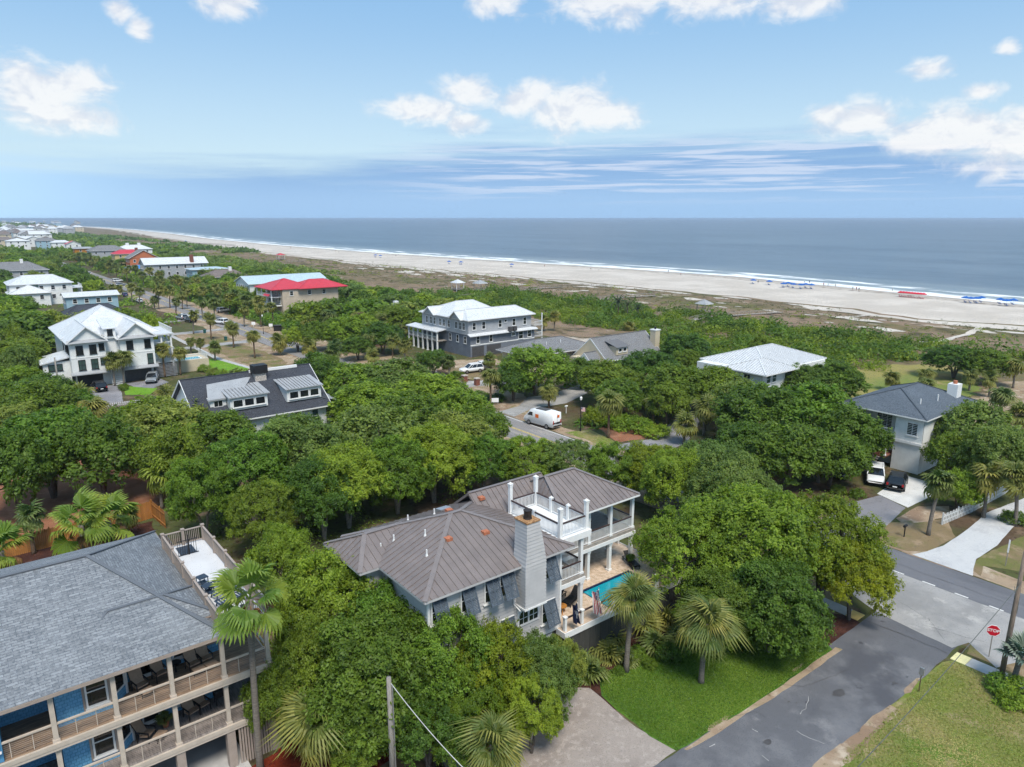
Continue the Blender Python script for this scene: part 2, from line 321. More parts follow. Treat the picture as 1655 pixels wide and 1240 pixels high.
ground_mat('drive_grey', (.21,.205,.22), [((.27,.26,.27), .2, .45, .62), ((.16,.16,.17), .6, .52, .7)], bump=.2)
ground_mat('sand', (.60,.53,.455), [((.70,.64,.57), .04, .42, .62), ((.50,.44,.37), .11, .52, .68)], bump=.25, bsc=2.)
ground_mat('dune_grass_ground', (.185,.135,.078), [((.120,.112,.042), .035, .48, .62), ((.235,.165,.112), .06, .46, .60), ((.075,.062,.035), .25, .50, .66), ((.48,.42,.35), .085, .60, .70), ((.09,.12,.03), .9, .56, .72)], bump=.6, bsc=1.2, stretch=(1.15,.62,1))

def sheet(name, pts, z, m, jit=.12, step=.9, kind=True, closed=True):
    out = []
    n = len(pts)
    for i in range(n):
        a, b = Vector(pts[i][:2]), Vector(pts[(i+1) % n][:2]); L = (b-a).length; k = max(1, min(60, int(L/step)))
        nr = Vector((-(b-a).y, (b-a).x)).normalized() if L > 0 else Vector((0, 0))
        for j in range(k):
            p = a+(b-a)*(j/k)
            if jit: p = p+nr*(mnoise.noise(Vector((p.x*.55, p.y*.55, z*50)))*jit*1.6+random.uniform(-jit, jit)*.35)
            out.append((p.x, p.y, z))
    ar = sum(out[i][0]*out[(i+1) % len(out)][1]-out[(i+1) % len(out)][0]*out[i][1] for i in range(len(out)))
    if ar < 0: out.reverse()
    o = MB().poly(out).build(name, m)
    return struct(o) if kind else o
def px_sheet(name, pxs, z, m, jit=.12, step=.9): return sheet(name, [at(x, y, 0) for x, y in pxs], z, m, jit, step)

struct(MB().poly([(-4000,-500,0),(130,-500,0),(130,5600,0),(-4000,5600,0)]).build('ground', 'forest_floor'))
# roads
sheet('side_road', [(-30,15.8),(54,15.8),(54,21.7),(-30,21.7)], .012, 'asphalt', .10)
sheet('main_road', [(58.8,-60),(65.6,-60),(65.6,44),(58.8,44)], .016, 'asphalt_main', .08, 1.5); sheet('main_road', [(58.8,44),(65.6,44),(65.6,1500),(58.8,1500)], .016, 'asphalt_pale', .10, 1.5)
sheet('road_apron', [(52.6,13.2),(54.5,15.6),(52.8,16.0),(53.3,21.6),(54.5,24),(57.5,29),(59.2,36),(61.2,36),(61.2,0),(59.4,4),(57.5,11.5)], .024, 'worn_concrete', .10)
sheet('verge', [(65.6,-20),(68.3,-20),(68.0,150),(65.6,150)], .008, 'dirt_tan', .5)
sheet('verge', [(55.5,30),(58.8,30),(58.8,330),(54,330),(55,120)], .009, 'dirt_tan', .6)
sheet('verge', [(65.6,110),(74,112),(76,135),(74,160),(70,200),(69,330),(65.6,330)], .0065, 'dirt_tan', .6)
sheet('dirt_yard', [(67,76),(75,88),(77,104),(72,112),(66,112),(65.8,90)], .010, 'dirt_tan', .5)
for k, yy in enumerate([15.5,18.0,20.5,23.0]):
    o = struct(MB().box(61.28,61.40,yy,yy+1.0,.010,.030).build('lane_dash', 'paint_white')); o.name = 'lane_dash'
struct(MB().box(62.05,62.15,60,700,.010,.030).build('centre_line', 'paint_yellow'))
struct(MB().box(62.32,62.42,60,700,.010,.030).build('centre_line', 'paint_yellow'))
struct(MB().box(65.2,65.3,66,110,.010,.029).build('edge_line', 'paint_white'))
# near lawns and beds
px_sheet('lawn', [(968,1098),(985,1085),(1040,1060),(1180,1025),(1300,1000),(1345,1050),(1240,1125),(1110,1206),(1092,1214),(1050,1190),(1000,1150),(972,1125)], .020, 'lawn_green', .06)
px_sheet('lawn_edge', [(1350,1046),(1240,1122),(1105,1212),(1112,1214),(1250,1128),(1362,1050)], .016, 'dirt_tan', .08)
px_sheet('mulch_bed', [(930,1120),(1000,1150),(1100,1130),(1280,1080),(1345,1060),(1392,1010),(1372,990),(1300,970),(1000,1010),(900,1060)], .010, 'mulch', .1)
sheet('corner_lawn', [(30,16),(50.5,15.75),(51.6,15.2),(51.8,10),(54,2),(30,-12),(20,0)], .020, 'lawn_mixed', .10)
sheet('road_edge_sand', [(28,16.3),(43,15.9),(43,15.2),(28,15.0)], .025, 'dirt_tan', .22)
sheet('corner_verge', [(52.9,15.0),(54.4,15.3),(57.3,11.3),(59.2,4),(60,-8),(52.8,-8)], .020, 'dry_grass', .12)
sheet('verge_lawn', [(66.2,18.8),(68.5,19.4),(70.4,16),(72,8),(84,10),(80,19),(70.5,20.2),(67.2,20)], .020, 'dry_grass', .15)
sheet('verge_lawn', [(66.1,29),(66.2,24.8),(68,23.4),(73,23.3),(77,25.6),(73,27.5),(71,29)], .020, 'dry_grass', .15)
sheet('corner_lawn_bed', [(51.5,22.6),(53,23.2),(57.5,30),(58.6,38),(52,36),(47,28)], .012, 'dry_grass', .15)
sheet('brick_driveway', [(9,21.9),(29.4,21.75),(28.9,24.5),(29.3,28.9),(27,31),(18.5,31),(17.5,26),(10,25.5)], .014, 'paver', .05)
sheet('red_mulch_bed', [(8.6,32),(12,31),(17,31.5),(18,35),(13,37),(11.6,44),(11.2,36),(8.0,35.5)], .010, 'mulch_red', .1)
# pavements
def slabs(name, x0, x1, y0, y1, n, ax, m='concrete', z=.055):
    root = struct(MB().box(x0+.02, x1-.02, y0+.02, y1-.02, .0, z-.02).build(name, 'dark_grey'))
    for i in range(n):
        a, b = i/n, (i+1)/n
        bx = (x0+(x1-x0)*a+.008, x0+(x1-x0)*b-.008, y0, y1) if ax == 'x' else (x0, x1, y0+(y1-y0)*a+.008, y0+(y1-y0)*b-.008)
        MB().box(bx[0], bx[1], bx[2], bx[3], .004, z+random.uniform(-.004, .004)).build('paving_slab', m, root)
    return root
slabs('pavement', 51.3, 52.5, 5.5, 14.6, 6, 'y'); slabs('pavement', 51.0, 52.2, 22.9, 30.5, 5, 'y')
for nm, m, y0, y1, x0, x1 in (('tactile_pad', 'tactile_pale', 14.62, 15.55, 51.3, 52.5), ('tactile_pad', 'tactile', 21.95, 22.88, 51.0, 52.2)):
    root = struct(MB().box(x0, x1, y0, y1, .0, .05).build(nm, m))
    mb = MB()
    for i in range(10):
        for j in range(8): cx, cy = x0+.08+i*.116, y0+.07+j*.113; mb.box(cx-.02, cx+.02, cy-.02, cy+.02, .05, .062)
    mb.build('stud_field', m, root)
# lots across the main road
sheet('white_driveway', [(65.8,24.2),(65.7,19.2),(67.3,19.7),(69.4,20.2),(74,20.1),(80,20.6),(90,20.0),(92,22.2),(82,23.6),(75,23.2),(70,23.2),(67.5,23.7)], .030, 'drive_white', .04)
sheet('lot_driveway', [(65.8,33),(66,29.4),(70.5,28.6),(76.6,29.4),(78,32.8),(72,34)], .028, 'drive_grey', .05)
sheet('parking_pad', [(76.8,29.3),(86.5,29.0),(86.7,34.0),(78.2,33.2)], .034, 'concrete_light', .03)
sheet('lot_ground', [(66,66),(66,30),(87,28),(87,45),(80,62)], .006, 'forest_floor', .5)
sheet('dirt_patch', [(72,27.6),(77,25.8),(80.5,26.6),(78,29),(73,28.8)], .026, 'dirt_tan', .3)
sheet('curved_driveway', [(66.4,63.8),(68.5,59.6),(72.6,57.6),(77,58.3),(83,61.5),(90,66),(89,68.6),(81,65.2),(74.5,62.2),(70,63.2)], .030, 'drive_grey', .04)
sheet('mulch_island', [(69.2,64.2),(74.2,62.6),(80.5,65.8),(80,71),(72,71)], .012, 'dirt_red', .2)
sheet('lawn_strip', [(66.6,72),(66.6,64.4),(69,64.4),(70.5,71)], .014, 'lawn_mixed', .2)
sheet('lot_driveway', [(66,87),(66,83),(71,85),(78,84.2),(86,87.2),(92,90.5),(90,93),(80.5,90.5),(75.5,91.2),(70.5,87.6)], .030, 'worn_concrete', .06)
sheet('lot_driveway', [(66,108.5),(66,104),(73,103.6),(82,100.2),(84,102.5),(75,107.8)], .030, 'worn_concrete', .08)
sheet('lot_lawn', [(76,108),(84,102),(90,110),(84,122),(76,118)], .014, 'dry_grass', .3)
sheet('lot_driveway', [(65.8,140),(66,127),(70,122),(90,116),(92,122),(76,131)], .030, 'dirt_tan', .3)
sheet('lot_lawn', [(69,192),(69,174),(77,173),(79,190)], .014, 'lawn_mixed', .4)
# mansion lot
sheet('mansion_driveway', [(16,131),(20,129.5),(21.2,137),(22.4,146),(15.6,146),(16.5,138)], .030, 'drive_grey', .05)
sheet('mansion_driveway', [(23.4,146),(24.0,142),(26.5,138.5),(30,142),(29.5,146)], .030, 'drive_grey', .05)
sheet('mansion_lawn', [(21.6,136),(24.8,133.5),(27.2,138),(23.8,142.5),(22.6,143.5)], .024, 'lawn_bright', .1)
sheet('mansion_lane', [(8,129.8),(24,128.5),(36,131.5),(36,133),(24,130.8),(8,131.8)], .034, 'concrete', .05)
sheet('mansion_side_lawn', [(38,150),(44,143),(47,146),(43.5,160),(39,162)], .016, 'lawn_bright', .15)
sheet('verge', [(44,162),(46,140),(54,132),(58.5,140),(58.5,200),(45,205)], .013, 'dirt_tan', .8)
sheet('verge_grass', [(46,176),(47,150),(52,142),(55,148),(55,196),(48,200)], .016, 'dry_grass', .5)
sheet('footpath', [(43.4,206),(44.6,206),(44.8,160),(47.2,144),(46.2,143.6),(43.6,160)], .030, 'concrete', .05)
for y in (176, 200, 226): sheet('drive_crossing', [(36,y),(58.8,y+1),(58.8,y+5),(36,y+3.5)], .034, 'worn_concrete', .2)
# left yard beyond the cedar fence
sheet('red_dirt_yard', [(-30,76),(13,76.6),(17,84),(16,100),(-6,106),(-34,100)], .010, 'dirt_red', .4)
sheet('back_lawn', [(-8,60),(11,58),(11.5,66),(-6,70)], .012, 'lawn_green', .2)
sheet('back_mulch', [(-12,70.2),(11.8,66.2),(13,75.6),(-12,75)], .014, 'mulch', .2)
# dunes, beach, sea
ys = [-600,-300,-100,0]+[20+6*i for i in range(60)]+[380+14*i for i in range(40)]+[960+60*i for i in range(18)]+[2100+150*i for i in range(22)]
ys = [y for y in ys if y < 5580]
def grid(name, rows, m):
    me = bpy.data.meshes.new(name); nc = len(rows[0]); v = [p for r in rows for p in r]
    f = [(i*nc+j, i*nc+j+1, (i+1)*nc+j+1, (i+1)*nc+j) for i in range(len(rows)-1) for j in range(nc-1)]
    me.from_pydata(v, [], f); me.polygons.foreach_set('use_smooth', [True]*len(f))
    o = bpy.data.objects.new(name, me); me.materials.append(MATS[m]); col.objects.link(o); return o
rows = []
for y in ys:
    x1 = veg(y)+3+5*mnoise.noise(Vector((3.3, y*.045, 0)))+2.5*mnoise.noise(Vector((9., y*.21, 0))); x0 = min(121, x1-60); r = []
    for i in range(51):
        x = x0+(x1-x0)*i/50; z = dune_h(x, y)
        if i >= 49: z = .38 if i == 49 else .2
        r.append((x, y, z))
    rows.append(r)
struct(grid('dunes', rows, 'dune_grass_ground'))
m = MATS['sand']; w = NT(m.node_tree)
tc = w.n('ShaderNodeTexCoord').outputs['Object']; off = w.n('ShaderNodeAttribute', attribute_name='off').outputs['Fac']
nz = w.noise(tc, .05, 5.); nz2 = w.noise(tc, .4, 5.)
c = w.mix(w.ss(nz, .4, .65), (.47,.415,.355), (.57,.51,.445)); c = w.mix(w.m('MULTIPLY', w.ss(nz2, .55, .75), .5), c, (.40,.34,.285))
wrk = w.m('ADD', off, w.m('MULTIPLY', w.m('SUBTRACT', nz, .5), 22.))
c = w.mix(w.m('MULTIPLY', w.ss(wrk, -20., -13.), .75), c, (.33,.28,.235))
wl = w.m('MULTIPLY', w.ss(wrk, -25., -22.), w.m('SUBTRACT', 1., w.ss(wrk, -20., -17.)))      # drift line of dark wrack
c = w.mix(w.m('MULTIPLY', wl, w.ss(nz2, .42, .6)), c, (.16,.12,.08))
bs = w.n('ShaderNodeBsdfPrincipled'); w.put(bs.inputs['Base Color'], c); bs.inputs['Roughness'].default_value = .85
o_ = w.n('ShaderNodeOutputMaterial'); w.t.links.new(bs.outputs[0], o_.inputs[0])
rows = []; offs = []
for y in ys:
    a, b = veg(y)-8, shore(y)+8; r = []
    for i in range(25):
        x = a+(b-a)*i/24; t = i/24
        z = .26-.06*t+.10*mnoise.noise(Vector((x*.05, y*.05, 1.))) if t < .62 else .22-(t-.62)/.38*1.75
        r.append((x, y, z)); offs.append(x-shore(y))
    rows.append(r)
bo = struct(grid('beach', rows, 'sand'))
a = bo.data.attributes.new('off', 'FLOAT', 'POINT'); a.data.foreach_set('value', offs)
# sea: one sheet to the horizon and the shoaling strip along the beach, same water
m = bpy.data.materials.new('sea_water'); m.use_nodes = True; w = NT(m.node_tree); MATS['sea'] = m
tc = w.n('ShaderNodeTexCoord').outputs['Object']; fo = w.n('ShaderNodeAttribute', attribute_name='foam').outputs['Fac']
mp = w.n('ShaderNodeMapping'); w.put(mp.inputs[0], tc); mp.inputs['Scale'].default_value = (1., .28, 1.)
big = w.noise(mp.outputs[0], .010, 6., .65); rip = w.noise(mp.outputs[0], .12, 6., .7)
c = w.mix(w.ss(big, .38, .65), (.034,.064,.100), (.082,.122,.162)); c = w.mix(w.m('MULTIPLY', w.ss(rip, .46, .64), .7), c, (.115,.155,.190))
c = w.mix(w.ss(fo, .05, .9), c, (.20,.24,.25))
fb = w.noise(mp.outputs[0], .10, 5., .65, .6)
foam = w.m('MULTIPLY', w.ss(w.m('ADD', w.m('MULTIPLY', fo, .62), fb), .93, 1.06), 1.)
c = w.mix(foam, c, (.80,.82,.82))
bs = w.n('ShaderNodeBsdfPrincipled'); w.put(bs.inputs['Base Color'], c); w.put(bs.inputs['Roughness'], w.m('ADD', .32, w.m('MULTIPLY', foam, .5))); bs.inputs['Specular IOR Level'].default_value = .42
bp = w.n('ShaderNodeBump'); bp.inputs['Strength'].default_value = .55; bp.inputs['Distance'].default_value = .5
w.put(bp.inputs['Height'], w.m('ADD', w.noise(mp.outputs[0], .35, 4.), w.m('MULTIPLY', w.noise(mp.outputs[0], .06, 3.), 2.))); w.put(bs.inputs['Normal'], bp.outputs[0])
o_ = w.n('ShaderNodeOutputMaterial'); w.t.links.new(bs.outputs[0], o_.inputs[0])
S_ = 60000
struct(MB().poly([(-S_,-S_,-1.32),(S_,-S_,-1.32),(S_,S_,-1.32),(-S_,S_,-1.32)]).build('sea', 'sea'))
rows = []; fm = []
OF = [(-6,1.),(2,.95),(6,.80),(11,.62),(16,.72),(22,.86),(27,.55),(34,.45),(45,.52),(55,.3),(80,.12),(140,0.)]
for y in ys:
    r = []
    for i, (d, f) in enumerate(OF):
        r.append((shore(y)+d+3.*mnoise.noise(Vector((d, y*.02, 5))), y, -.92-.4*min(1, max(0, d/140))+(.12 if d in (22,45) else 0))); fm.append(f)
    rows.append(r)
so = struct(grid('surf', rows, 'sea'))
a = so.data.attributes.new('foam', 'FLOAT', 'POINT'); a.data.foreach_set('value', fm)

# sealed cracks and worn marks on the side road and the junction
def crack(pxs, w_, m, name='road_crack'):
    pts = [at(x, y, 0) for x, y in pxs]; fine = []
    for a, b in zip(pts, pts[1:]):
        n = max(2, int((b-a).length/.35))
        for i in range(n): q = a.lerp(b, i/n); fine.append(q+Vector((mnoise.noise(q*1.3), mnoise.noise(q*1.7+Vector((5,0,0))), 0))*.16)
    mb = MB(); e = []
    for i, q in enumerate(fine):
        d = (fine[min(i+1, len(fine)-1)]-fine[max(i-1, 0)]).normalized(); s = Vector((-d.y, d.x, 0))*w_*(.35+1.1*abs(mnoise.noise(q*2.1))); e.append(((q-s).x, (q-s).y, .029, (q+s).x, (q+s).y))
    for a, b in zip(e, e[1:]): mb.poly([(a[0],a[1],.029),(b[0],b[1],.029),(b[3],b[4],.029),(a[3],a[4],.029)])
    struct(mb.build(name, m))
for pts, w_, m in (([(1285,1180),(1310,1195),(1345,1205)],.03,'concrete'),([(1215,1178),(1232,1188)],.022,'concrete'),([(1230,1222),(1252,1236)],.03,'concrete'),([(1308,1128),(1302,1145),(1288,1160)],.022,'concrete'),([(1148,1208),(1160,1196)],.03,'concrete'),([(1395,1002),(1450,1022),(1540,1060)],.05,'dark_grey'),([(1490,1010),(1560,1030),(1600,1040)],.03,'dark_grey'),([(1440,965),(1500,1000),(1530,1040)],.025,'dark_grey'),([(1240,1105),(1300,1110),(1380,1080)],.02,'dark_grey'),([(1180,1160),(1220,1150),(1250,1165)],.02,'dark_grey'),([(1435,905),(1500,930),(1655,985)],.03,'dark_grey'),([(1500,900),(1580,930),(1655,955)],.02,'dark_grey')): crack(pts, w_, m)
for (px, py, r) in ((1355,1120,.5),(1445,1105,.35),(1275,1135,.10),(1287,1136,.08),(1240,1200,.3)):
    q = at(px, py, 0); sheet('oil_stain', [(q.x+r*math.cos(k*.7)*random.uniform(.5,1.2), q.y+r*.6*math.sin(k*.7)*random.uniform(.5,1.2)) for k in range(9)], .027, 'dark_grey', .05, .2)
for (a, b, r) in ((36,16.0,.7),(40,15.9,.5),(46,15.9,.6),(33,21.6,.5),(42,21.6,.4)): sheet('verge_dirt', [(a+r*2.2*math.cos(k*.7)*random.uniform(.6,1.2), b+r*.45*math.sin(k*.7)*random.uniform(.5,1.2)) for k in range(9)], .028+r*.002, 'dirt_tan', .08, .3)
# ================================================================ plants: builders
leaf_mat('leaf_oak', (.074,.130,.013), (.375,.500,.052), dry=(.42,.40,.07))
leaf_mat('leaf_dark', (.052,.095,.013), (.250,.350,.042))
leaf_mat('leaf_olive', (.078,.122,.020), (.375,.440,.095), dry=(.38,.34,.10))
leaf_mat('leaf_yellow', (.095,.140,.011), (.370,.410,.028), dry=(.46,.40,.04))
leaf_mat('leaf_scrub', (.052,.105,.010), (.310,.390,.036))
leaf_mat('frond_sabal', (.062,.105,.020), (.300,.285,.070), trans=.25)
leaf_mat('frond_old', (.16,.13,.035), (.30,.20,.06), trans=.2)
leaf_mat('frond_wash', (.12,.19,.025), (.30,.36,.055), trans=.3)
leaf_mat('frond_blue', (.14,.19,.15), (.26,.32,.27), trans=.2)
leaf_mat('frond_dead', (.20,.10,.035), (.33,.19,.08), trans=.1)
leaf_mat('frond_date', (.030,.045,.018), (.070,.085,.030), trans=.1)
leaf_mat('leaf_brown', (.10,.055,.028), (.17,.10,.05), trans=.1)
leaf_mat('grass_tuft', (.10,.105,.03), (.24,.20,.085), trans=.2)
def unit(a): return a/np.maximum(np.linalg.norm(a, axis=1, keepdims=True), 1e-9)
def leaf_mesh(name, c, nrm, size, tint, m, wid=.52):
    N = len(c); r = rng.normal(size=(N, 3)); t = unit(np.cross(nrm, r)); b = np.cross(nrm, t); s = size[:, None]
    v = np.empty((N, 4, 3)); v[:, 0] = c-t*s; v[:, 1] = c+b*s*wid-nrm*s*.18; v[:, 2] = c+t*s; v[:, 3] = c-b*s*wid-nrm*s*.18
    me = bpy.data.meshes.new(name); me.vertices.add(4*N); me.loops.add(4*N); me.polygons.add(N)
    me.vertices.foreach_set('co', v.reshape(-1).astype(np.float32)); me.loops.foreach_set('vertex_index', np.arange(4*N, dtype=np.int32))
    me.polygons.foreach_set('loop_start', np.arange(0, 4*N, 4, dtype=np.int32)); me.polygons.foreach_set('loop_total', np.full(N, 4, dtype=np.int32)); me.update(calc_edges=True)
    a = me.attributes.new('tint', 'FLOAT', 'FACE'); a.data.foreach_set('value', tint.astype(np.float32))
    me.materials.append(MATS[m]); return me
def crown_points(R, Hc, zc, ncl, ntu, nle, lsz, sig, low=-.30, rc=(.20,.33), flat=1.0):
    # leaf clumps on a lumpy dome: centres, then tufts on each clump, then leaves in each tuft
    i = np.arange(ncl)+.5; sz = low+(1-low)*(i/ncl); ph = i*2.399963+rng.uniform(0, 6.28); sz = np.clip(sz+rng.normal(0, .05, ncl), low-.1, 1)
    cr = np.sqrt(np.maximum(1-sz**2, 0)); d = np.stack([cr*np.cos(ph), cr*np.sin(ph), sz], 1); d = unit(d+rng.normal(0, .10, (ncl, 3)))
    lobes = unit(rng.normal(size=(7, 3)))
    k = .56+.20*np.max(d@lobes.T, axis=1)+rng.uniform(-.13, .13, ncl)
    C = np.stack([d[:, 0]*R*k, d[:, 1]*R*k, zc+d[:, 2]*Hc*k*flat], 1); RC = R*rng.uniform(rc[0], rc[1], ncl)
    ctint = rng.uniform(0, 1, ncl)
    td = unit(rng.normal(size=(ncl, ntu, 3)).reshape(-1, 3)+np.repeat(d, ntu, 0)*.75+np.array([0, 0, .45]))
    T = np.repeat(C, ntu, 0)+td*np.repeat(RC, ntu)[:, None]*rng.uniform(.55, 1.18, ncl*ntu)[:, None]*np.array([1, 1, .8])
    ttint = .5*np.repeat(ctint, ntu)+.5*rng.uniform(0, 1, ncl*ntu)
    n = ncl*ntu*nle; L = np.repeat(T, nle, 0)+rng.normal(0, sig, (n, 3)); nr = unit(np.repeat(td, nle, 0)*.75+rng.normal(0, .46, (n, 3))+np.array([0, 0, .62]))
    tint = np.clip(.78*np.repeat(ttint, nle)+.22*rng.uniform(0, 1, n)+rng.normal(0, .04, n), 0, 1)
    return C, L, nr, lsz*rng.uniform(.65, 1.35, n), tint
def oak_variant(seed, R, H, ncl, ntu, nle, lsz, sig, limbs, low=-.30, m='leaf_oak', trunk_r=.30, rc=(.20,.33)):
    global rng
    rng = np.random.default_rng(seed); random.seed(seed)
    zc = H*.56; Hc = H*.50
    C, L, nr, s, t = crown_points(R, Hc, zc, ncl, ntu, nle, lsz, sig, low, rc)
    crown = leaf_mesh('crown', L, nr, s, t, m)
    mb = MB()
    if limbs:
        fork = H*.22; stems = []
        for q in range(random.choice((2, 3, 3))):
            a = q*2.2+random.uniform(0, 1); e = Vector((math.cos(a)*R*.22, math.sin(a)*R*.22, zc-.12*H))
            mb.tube([(0, 0, -.1), (math.cos(a)*.25, math.sin(a)*.25, fork*.7), (math.cos(a)*R*.10, math.sin(a)*R*.10, fork*1.5), e], [trunk_r*.8, trunk_r*.62, trunk_r*.5, trunk_r*.34], 7); stems.append(e)
        for c in C[rng.permutation(len(C))[:limbs]]:
            c = Vector(c); e = min(stems, key=lambda p: (p-c).length); mid = e.lerp(c, .5)+Vector((random.uniform(-.4, .4), random.uniform(-.4, .4), -.25))
            mb.tube([e, mid, c], [trunk_r*.30, trunk_r*.20, trunk_r*.08], 5, False)
    else:
        mb.tube([(0, 0, -.1), (.1, .05, H*.25), (0, .1, H*.55)], [trunk_r, trunk_r*.7, trunk_r*.3], 6)
    tm = bpy.data.meshes.new('trunk'); tm.from_pydata(mb.v, [], mb.f); tm.materials.append(MATS['bark'])
    return tm, crown, R, H
OAK = {'near': [oak_variant(11+k, 5., 8., (88,70,62,82,96,58)[k], (28,32,26,30,24,34)[k], (24,26,22,24,26,22)[k], (.105,.12,.10,.11,.095,.115)[k], (.13,.16,.12,.14,.12,.15)[k], 34, low=(-.45,-.5,-.25,-.25,-.35,-.15)[k], rc=((.12,.26),(.15,.34),(.14,.30),(.13,.28),(.10,.24),(.16,.36))[k]) for k in range(6)],
       'mid': [oak_variant(31+k, 5., 8., 68, 16, 13, .20, .19, 16, low=-.35, rc=(.17,.29)) for k in range(5)],
       'far': [oak_variant(51+k, 5., 8., 46, 8, 5, .46, .30, 0, low=-.25, rc=(.2,.32)) for k in range(4)]}
AUTO = []      # things whose label is finished once everything stands: (object, what it looks like)
def put_oak(x, y, R, H, m='leaf_oak', desc='live oak', lod=None, var=None, label=None, bark='bark'):
    d = math.hypot(x, y); lod = lod or ('near' if d < 78 else 'mid' if d < 185 else 'far')
    k = random.randrange(len(OAK[lod])) if var is None else var
    tm, cm, R0, H0 = OAK[lod][k]
    root = thing('oak_tree', label or desc, 'tree', (x, y, 0), random.uniform(0, 6.28)); root.scale = (R/R0, R/R0*random.uniform(.93, 1.07), H/H0)
    for nm, me, mm in (('trunk', tm, bark), ('crown', cm, m)):
        o = bpy.data.objects.new(nm, me); col.objects.link(o); o.parent = root
        if mm != me.materials[0].name: o.material_slots[0].link = 'OBJECT'; o.material_slots[0].material = MATS[mm]
    if not label: AUTO.append((root, desc))
    root['group'] = 'live oaks and other broadleaf trees'
    return root
def oak_px(cx, cy, wpx, H, m='leaf_oak', desc='live oak', zf=.60, **kw):
    p = at(cx, cy, H*zf); d = proj(p)[2]; return put_oak(p.x, p.y, wpx*d/FPX/2*.98, H, m, desc, **kw)

# palms
def frond_geo(seed, nseg=22, pet=.75, blade=.95, spread=2.45, droop=.5, cut=.55, w0=.055):
    r = random.Random(seed); mb = MB(); px, pz = pet, -pet*.06
    mb.bar((0, 0, 0), (pet*.55, 0, .03), .045, .03); mb.bar((pet*.55, 0, .03), (px, 0, pz), .035, .025)
    for i in range(nseg):
        a = -spread+2*spread*(i+.5)/nseg; L = blade*(1-.30*abs(a/spread)**2)*r.uniform(.88, 1.08)
        da = spread/nseg*1.02; c = cut*L
        dirx, diry = math.cos(a), math.sin(a); fold = .06*(1 if i % 2 else -1)
        def P3(rad, an, dz): return (px+math.cos(an)*rad, math.sin(an)*rad, pz+dz)
        zb = -droop*.25*c*c
        mid1 = P3(c, a-da, zb-fold); mid2 = P3(c, a+da, zb+fold)
        ml = (mid1[0]+math.sin(a)*.0, mid1[1], mid1[2])
        q1 = P3(c+(L-c)*.5, a-da*.62, -droop*(c+(L-c)*.5)**2*.55); q2 = P3(c+(L-c)*.5, a+da*.62, -droop*(c+(L-c)*.5)**2*.55+.01)
        tip = P3(L*.97, a+r.uniform(-.05, .05), -droop*L*L*r.uniform(.75, 1.25))
        b = len(mb.v); mb.v += [(px, 0, pz), mid1, mid2, q1, q2, tip]; mb.f += [(b, b+1, b+2), (b+1, b+3, b+4, b+2), (b+3, b+5, b+4)]; mb.uv += [None]*3
    return mb
def geo_mesh(mb, name, m, tint=None):
    me = bpy.data.meshes.new(name); me.from_pydata(mb.v, [], mb.f); me.materials.append(MATS[m])
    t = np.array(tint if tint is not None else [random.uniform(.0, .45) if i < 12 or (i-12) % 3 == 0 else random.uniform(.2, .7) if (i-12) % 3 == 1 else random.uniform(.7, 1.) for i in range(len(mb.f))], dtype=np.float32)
    a = me.attributes.new('tint', 'FLOAT', 'FACE'); a.data.foreach_set('value', t); return me
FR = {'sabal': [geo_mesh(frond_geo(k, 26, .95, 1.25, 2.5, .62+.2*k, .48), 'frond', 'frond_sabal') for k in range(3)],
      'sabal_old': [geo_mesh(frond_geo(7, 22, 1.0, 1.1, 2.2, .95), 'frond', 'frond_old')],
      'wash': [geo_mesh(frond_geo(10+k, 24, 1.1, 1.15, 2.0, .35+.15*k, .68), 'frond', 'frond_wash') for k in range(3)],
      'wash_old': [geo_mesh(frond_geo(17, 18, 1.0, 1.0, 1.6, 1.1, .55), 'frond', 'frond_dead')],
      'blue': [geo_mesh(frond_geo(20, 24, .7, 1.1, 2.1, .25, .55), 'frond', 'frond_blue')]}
def frond_set(n, kind, r):
    out = []
    for i in range(n):
        t = (i+.5)/n
        el = {'sabal': 80-135*t, 'wash': 80-150*t, 'blue': 80-75*t, 'bush': 82-72*t}[kind]+r.uniform(-15, 13)
        out.append((i*2.399963+r.uniform(-.25, .25), math.radians(el), r.uniform(.74, 1.14), t))
    return out
def frond_matrix(a, e, s): return Matrix.Rotation(a, 4, 'Z') @ Matrix.Rotation(-e, 4, 'Y') @ Matrix.Rotation(.5*math.sin(a*7.3+e*5), 4, 'X') @ Matrix.Scale(s, 4)
def merged_crown(kind, n, nseg, seed, bl=1.1, pet=.85):
    r = random.Random(seed); mb = MB(); tint = []; g = [frond_geo(seed*3+k, nseg, pet, bl, 2.35, .6+.15*k, .55) for k in range(2)]
    for i, (a, e, s, t) in enumerate(frond_set(n, kind, r)):
        M4 = frond_matrix(a, e, s); gg = g[i % 2]; b = len(mb.v)
        mb.v += [tuple(M4 @ Vector(v)) for v in gg.v]; mb.f += [tuple(b+k for k in f) for f in gg.f]; mb.uv += [None]*len(gg.f)
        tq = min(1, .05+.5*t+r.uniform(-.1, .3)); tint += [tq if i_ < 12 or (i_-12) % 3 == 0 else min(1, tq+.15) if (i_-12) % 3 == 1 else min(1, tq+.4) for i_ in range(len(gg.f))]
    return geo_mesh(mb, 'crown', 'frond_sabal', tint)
PALM_MID = [merged_crown('sabal', 30, 13, 3+k) for k in range(3)]
PALM_FAR = [merged_crown('sabal', 22, 7, 8+k) for k in range(3)]
PALMETTO = [merged_crown('bush', 18, 14, 15+k) for k in range(2)]
